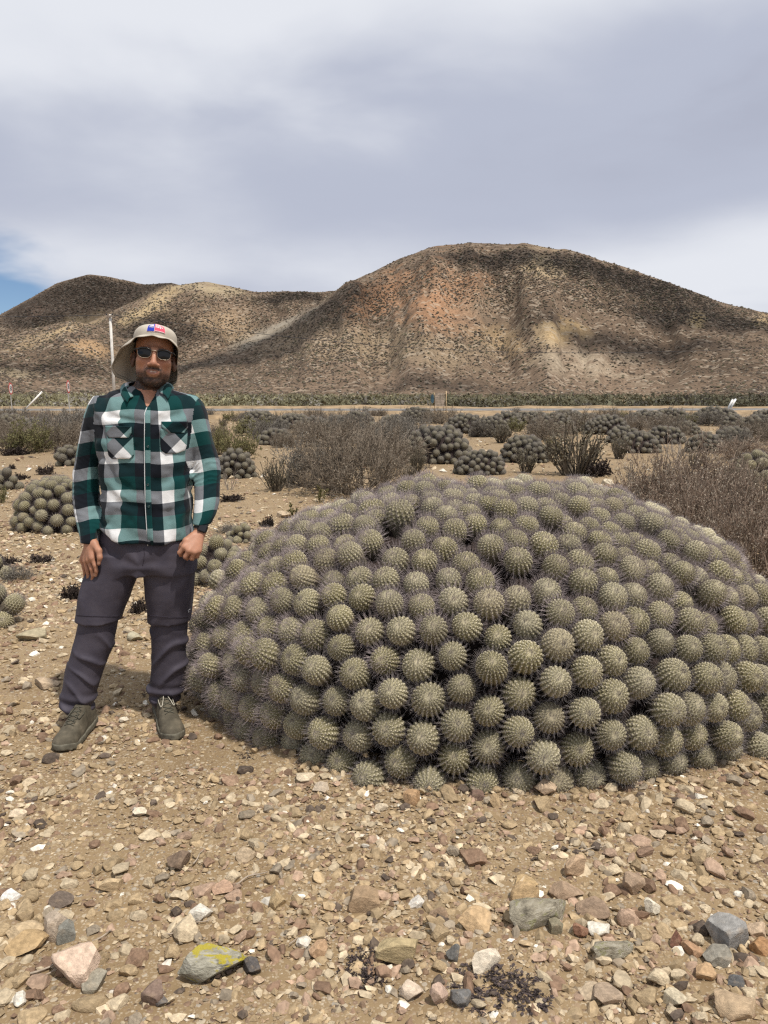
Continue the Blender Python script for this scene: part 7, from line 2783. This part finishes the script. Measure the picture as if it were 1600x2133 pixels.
for s in (-1, 1):
    o = lens_outline(s)
    c = o.mean(0) + np.array([0, -0.0035, 0])
    mid_ = c + (o - c) * 0.55 + np.array([0, -0.0012, 0])
    Vl = np.array([hb(p) for p in np.concatenate([o, mid_, [c]])])
    n = len(o)
    i_ = np.arange(n)
    j_ = (i_ + 1) % n
    child('lens', mesh_np('lens', Vl, [np.stack([i_, j_, n + j_, n + i_], -1), np.stack([n + i_, n + j_, np.full(n, 2 * n)], -1)], True, [M_LENS]), sung)
    g = Geo()
    ro = lens_outline(s, 1.03)
    add_tube(g, [hb(p) for p in np.concatenate([ro, ro[:1]])], 0.0007, 6, caps=False)
    child('rim', g.mesh('rim', [M_METAL], True), sung)
    g = Geo()
    br = [p for p in ro if p[2] > 0.004]
    br = sorted(br, key=lambda q: q[0])
    br = [br[0] - np.array([0.004 if s < 0 else 0, 0, -0.003])] + br + [br[-1] + np.array([0.004 if s > 0 else 0, 0, 0.003])]
    add_tube(g, [hb(p + np.array([0, -0.001, 0.001])) for p in br], 0.0036, 8)
    child('brow_bar', g.mesh('brow_bar', [M_FRAME], True), sung)
    g = Geo()
    add_tube(g, [hb((s * 0.068, -0.094, 0.009)), hb((s * 0.080, -0.070, 0.009)), hb((s * 0.087, -0.02, 0.006)), hb((s * 0.089, 0.008, -0.002))], 0.0026, 6)
    child('temple', g.mesh('temple', [M_FRAME], True), sung)
    g = Geo()
    v_, f_ = box(0, 0, 0, 0.006, 0.002, 0.003)
    g.add(np.array([hb(p + np.array([s * 0.066, -0.0985, 0.0085])) for p in v_]), f_)
    child('hinge_rivet', g.mesh('hinge_rivet', [M_METAL]), sung)
g = Geo()
add_tube(g, [hb((-0.0125, -0.104, 0.004)), hb((-0.006, -0.107, 0.0095)), hb((0.006, -0.107, 0.0095)), hb((0.0125, -0.104, 0.004))], 0.0017, 6)
child('bridge', g.mesh('bridge', [M_METAL], True), sung)

# ------------------------------------------------------------------ watch
M_RUB = simple('watch_rubber', (0.012, 0.012, 0.013), 0.55, 0.3, 0.1, 60)
m = Mat('watch_glass', 0.05, 0.5)
nz = m.noise(m.coord(), 5.0, 2.0)
m.color(m.ramp(nz, [(0.0, (0.006, 0.006, 0.008)), (1.0, (0.012, 0.012, 0.014))]))
M_WG = m.m
a_, b_ = pt(423, 1086, 3.303), pt(415, 1108, 3.288)
axw = (b_ - a_) / np.linalg.norm(b_ - a_)
cw = a_ * 0.42 + b_ * 0.58
fn_ = np.array([0.50, -0.86, 0.12])
fn_ = fn_ - axw * (fn_ @ axw)
fn_ /= np.linalg.norm(fn_)
sd_ = np.cross(axw, fn_)
watch = link('wrist_watch', None, person)
g = Geo()
th = np.linspace(0, 2 * PI, 29)
pr = [(-0.010, 0.0), (0.010, 0.0), (0.010, 0.003), (-0.010, 0.003)]
Vw = []
for t in th[:-1]:
    e_r = math.cos(t) * fn_ + math.sin(t) * sd_
    for (u_, r_) in pr:
        Vw.append(cw + axw * u_ + e_r * (0.0275 + r_) - BASE)
Fw = []
for i in range(28):
    for k in range(4):
        Fw.append([i * 4 + k, ((i + 1) % 28) * 4 + k, ((i + 1) % 28) * 4 + (k + 1) % 4, i * 4 + (k + 1) % 4])
g.add(np.array(Vw), np.array(Fw))
child('strap', g.mesh('strap', [M_RUB]), watch)


def rbox(w_, h_, y0, y1, rc):
    o = []
    for (sx, sy, a0) in ((1, 1, 0), (-1, 1, 90), (-1, -1, 180), (1, -1, 270)):
        for t in np.linspace(0, 90, 5):
            o.append(((w_ - rc) * sx + rc * math.cos(R(a0 + t)), (h_ - rc) * sy + rc * math.sin(R(a0 + t))))
    o = np.array(o)
    n = len(o)
    V_ = [cw + sd_ * p[0] + axw * p[1] + fn_ * y0 - BASE for p in o] + [cw + sd_ * p[0] + axw * p[1] + fn_ * y1 - BASE for p in o] + [cw + sd_ * p[0] * 0.86 + axw * p[1] * 0.86 + fn_ * (y1 + 0.0018) - BASE for p in o] + [cw + fn_ * (y1 + 0.002) - BASE]
    i_ = np.arange(n)
    j_ = (i_ + 1) % n
    return np.array(V_), [np.concatenate([np.stack([i_, j_, n + j_, n + i_], -1), np.stack([n + i_, n + j_, 2 * n + j_, 2 * n + i_], -1)]), np.stack([2 * n + i_, 2 * n + j_, np.full(n, 3 * n)], -1)]


v_, f_ = rbox(0.0185, 0.0205, 0.022, 0.034, 0.006)
child('case', mesh_np('case', v_, f_, False, [M_RUB]), watch)
v_, f_ = rbox(0.0150, 0.0170, 0.034, 0.0358, 0.005)
child('screen', mesh_np('screen', v_, f_, False, [M_WG]), watch)
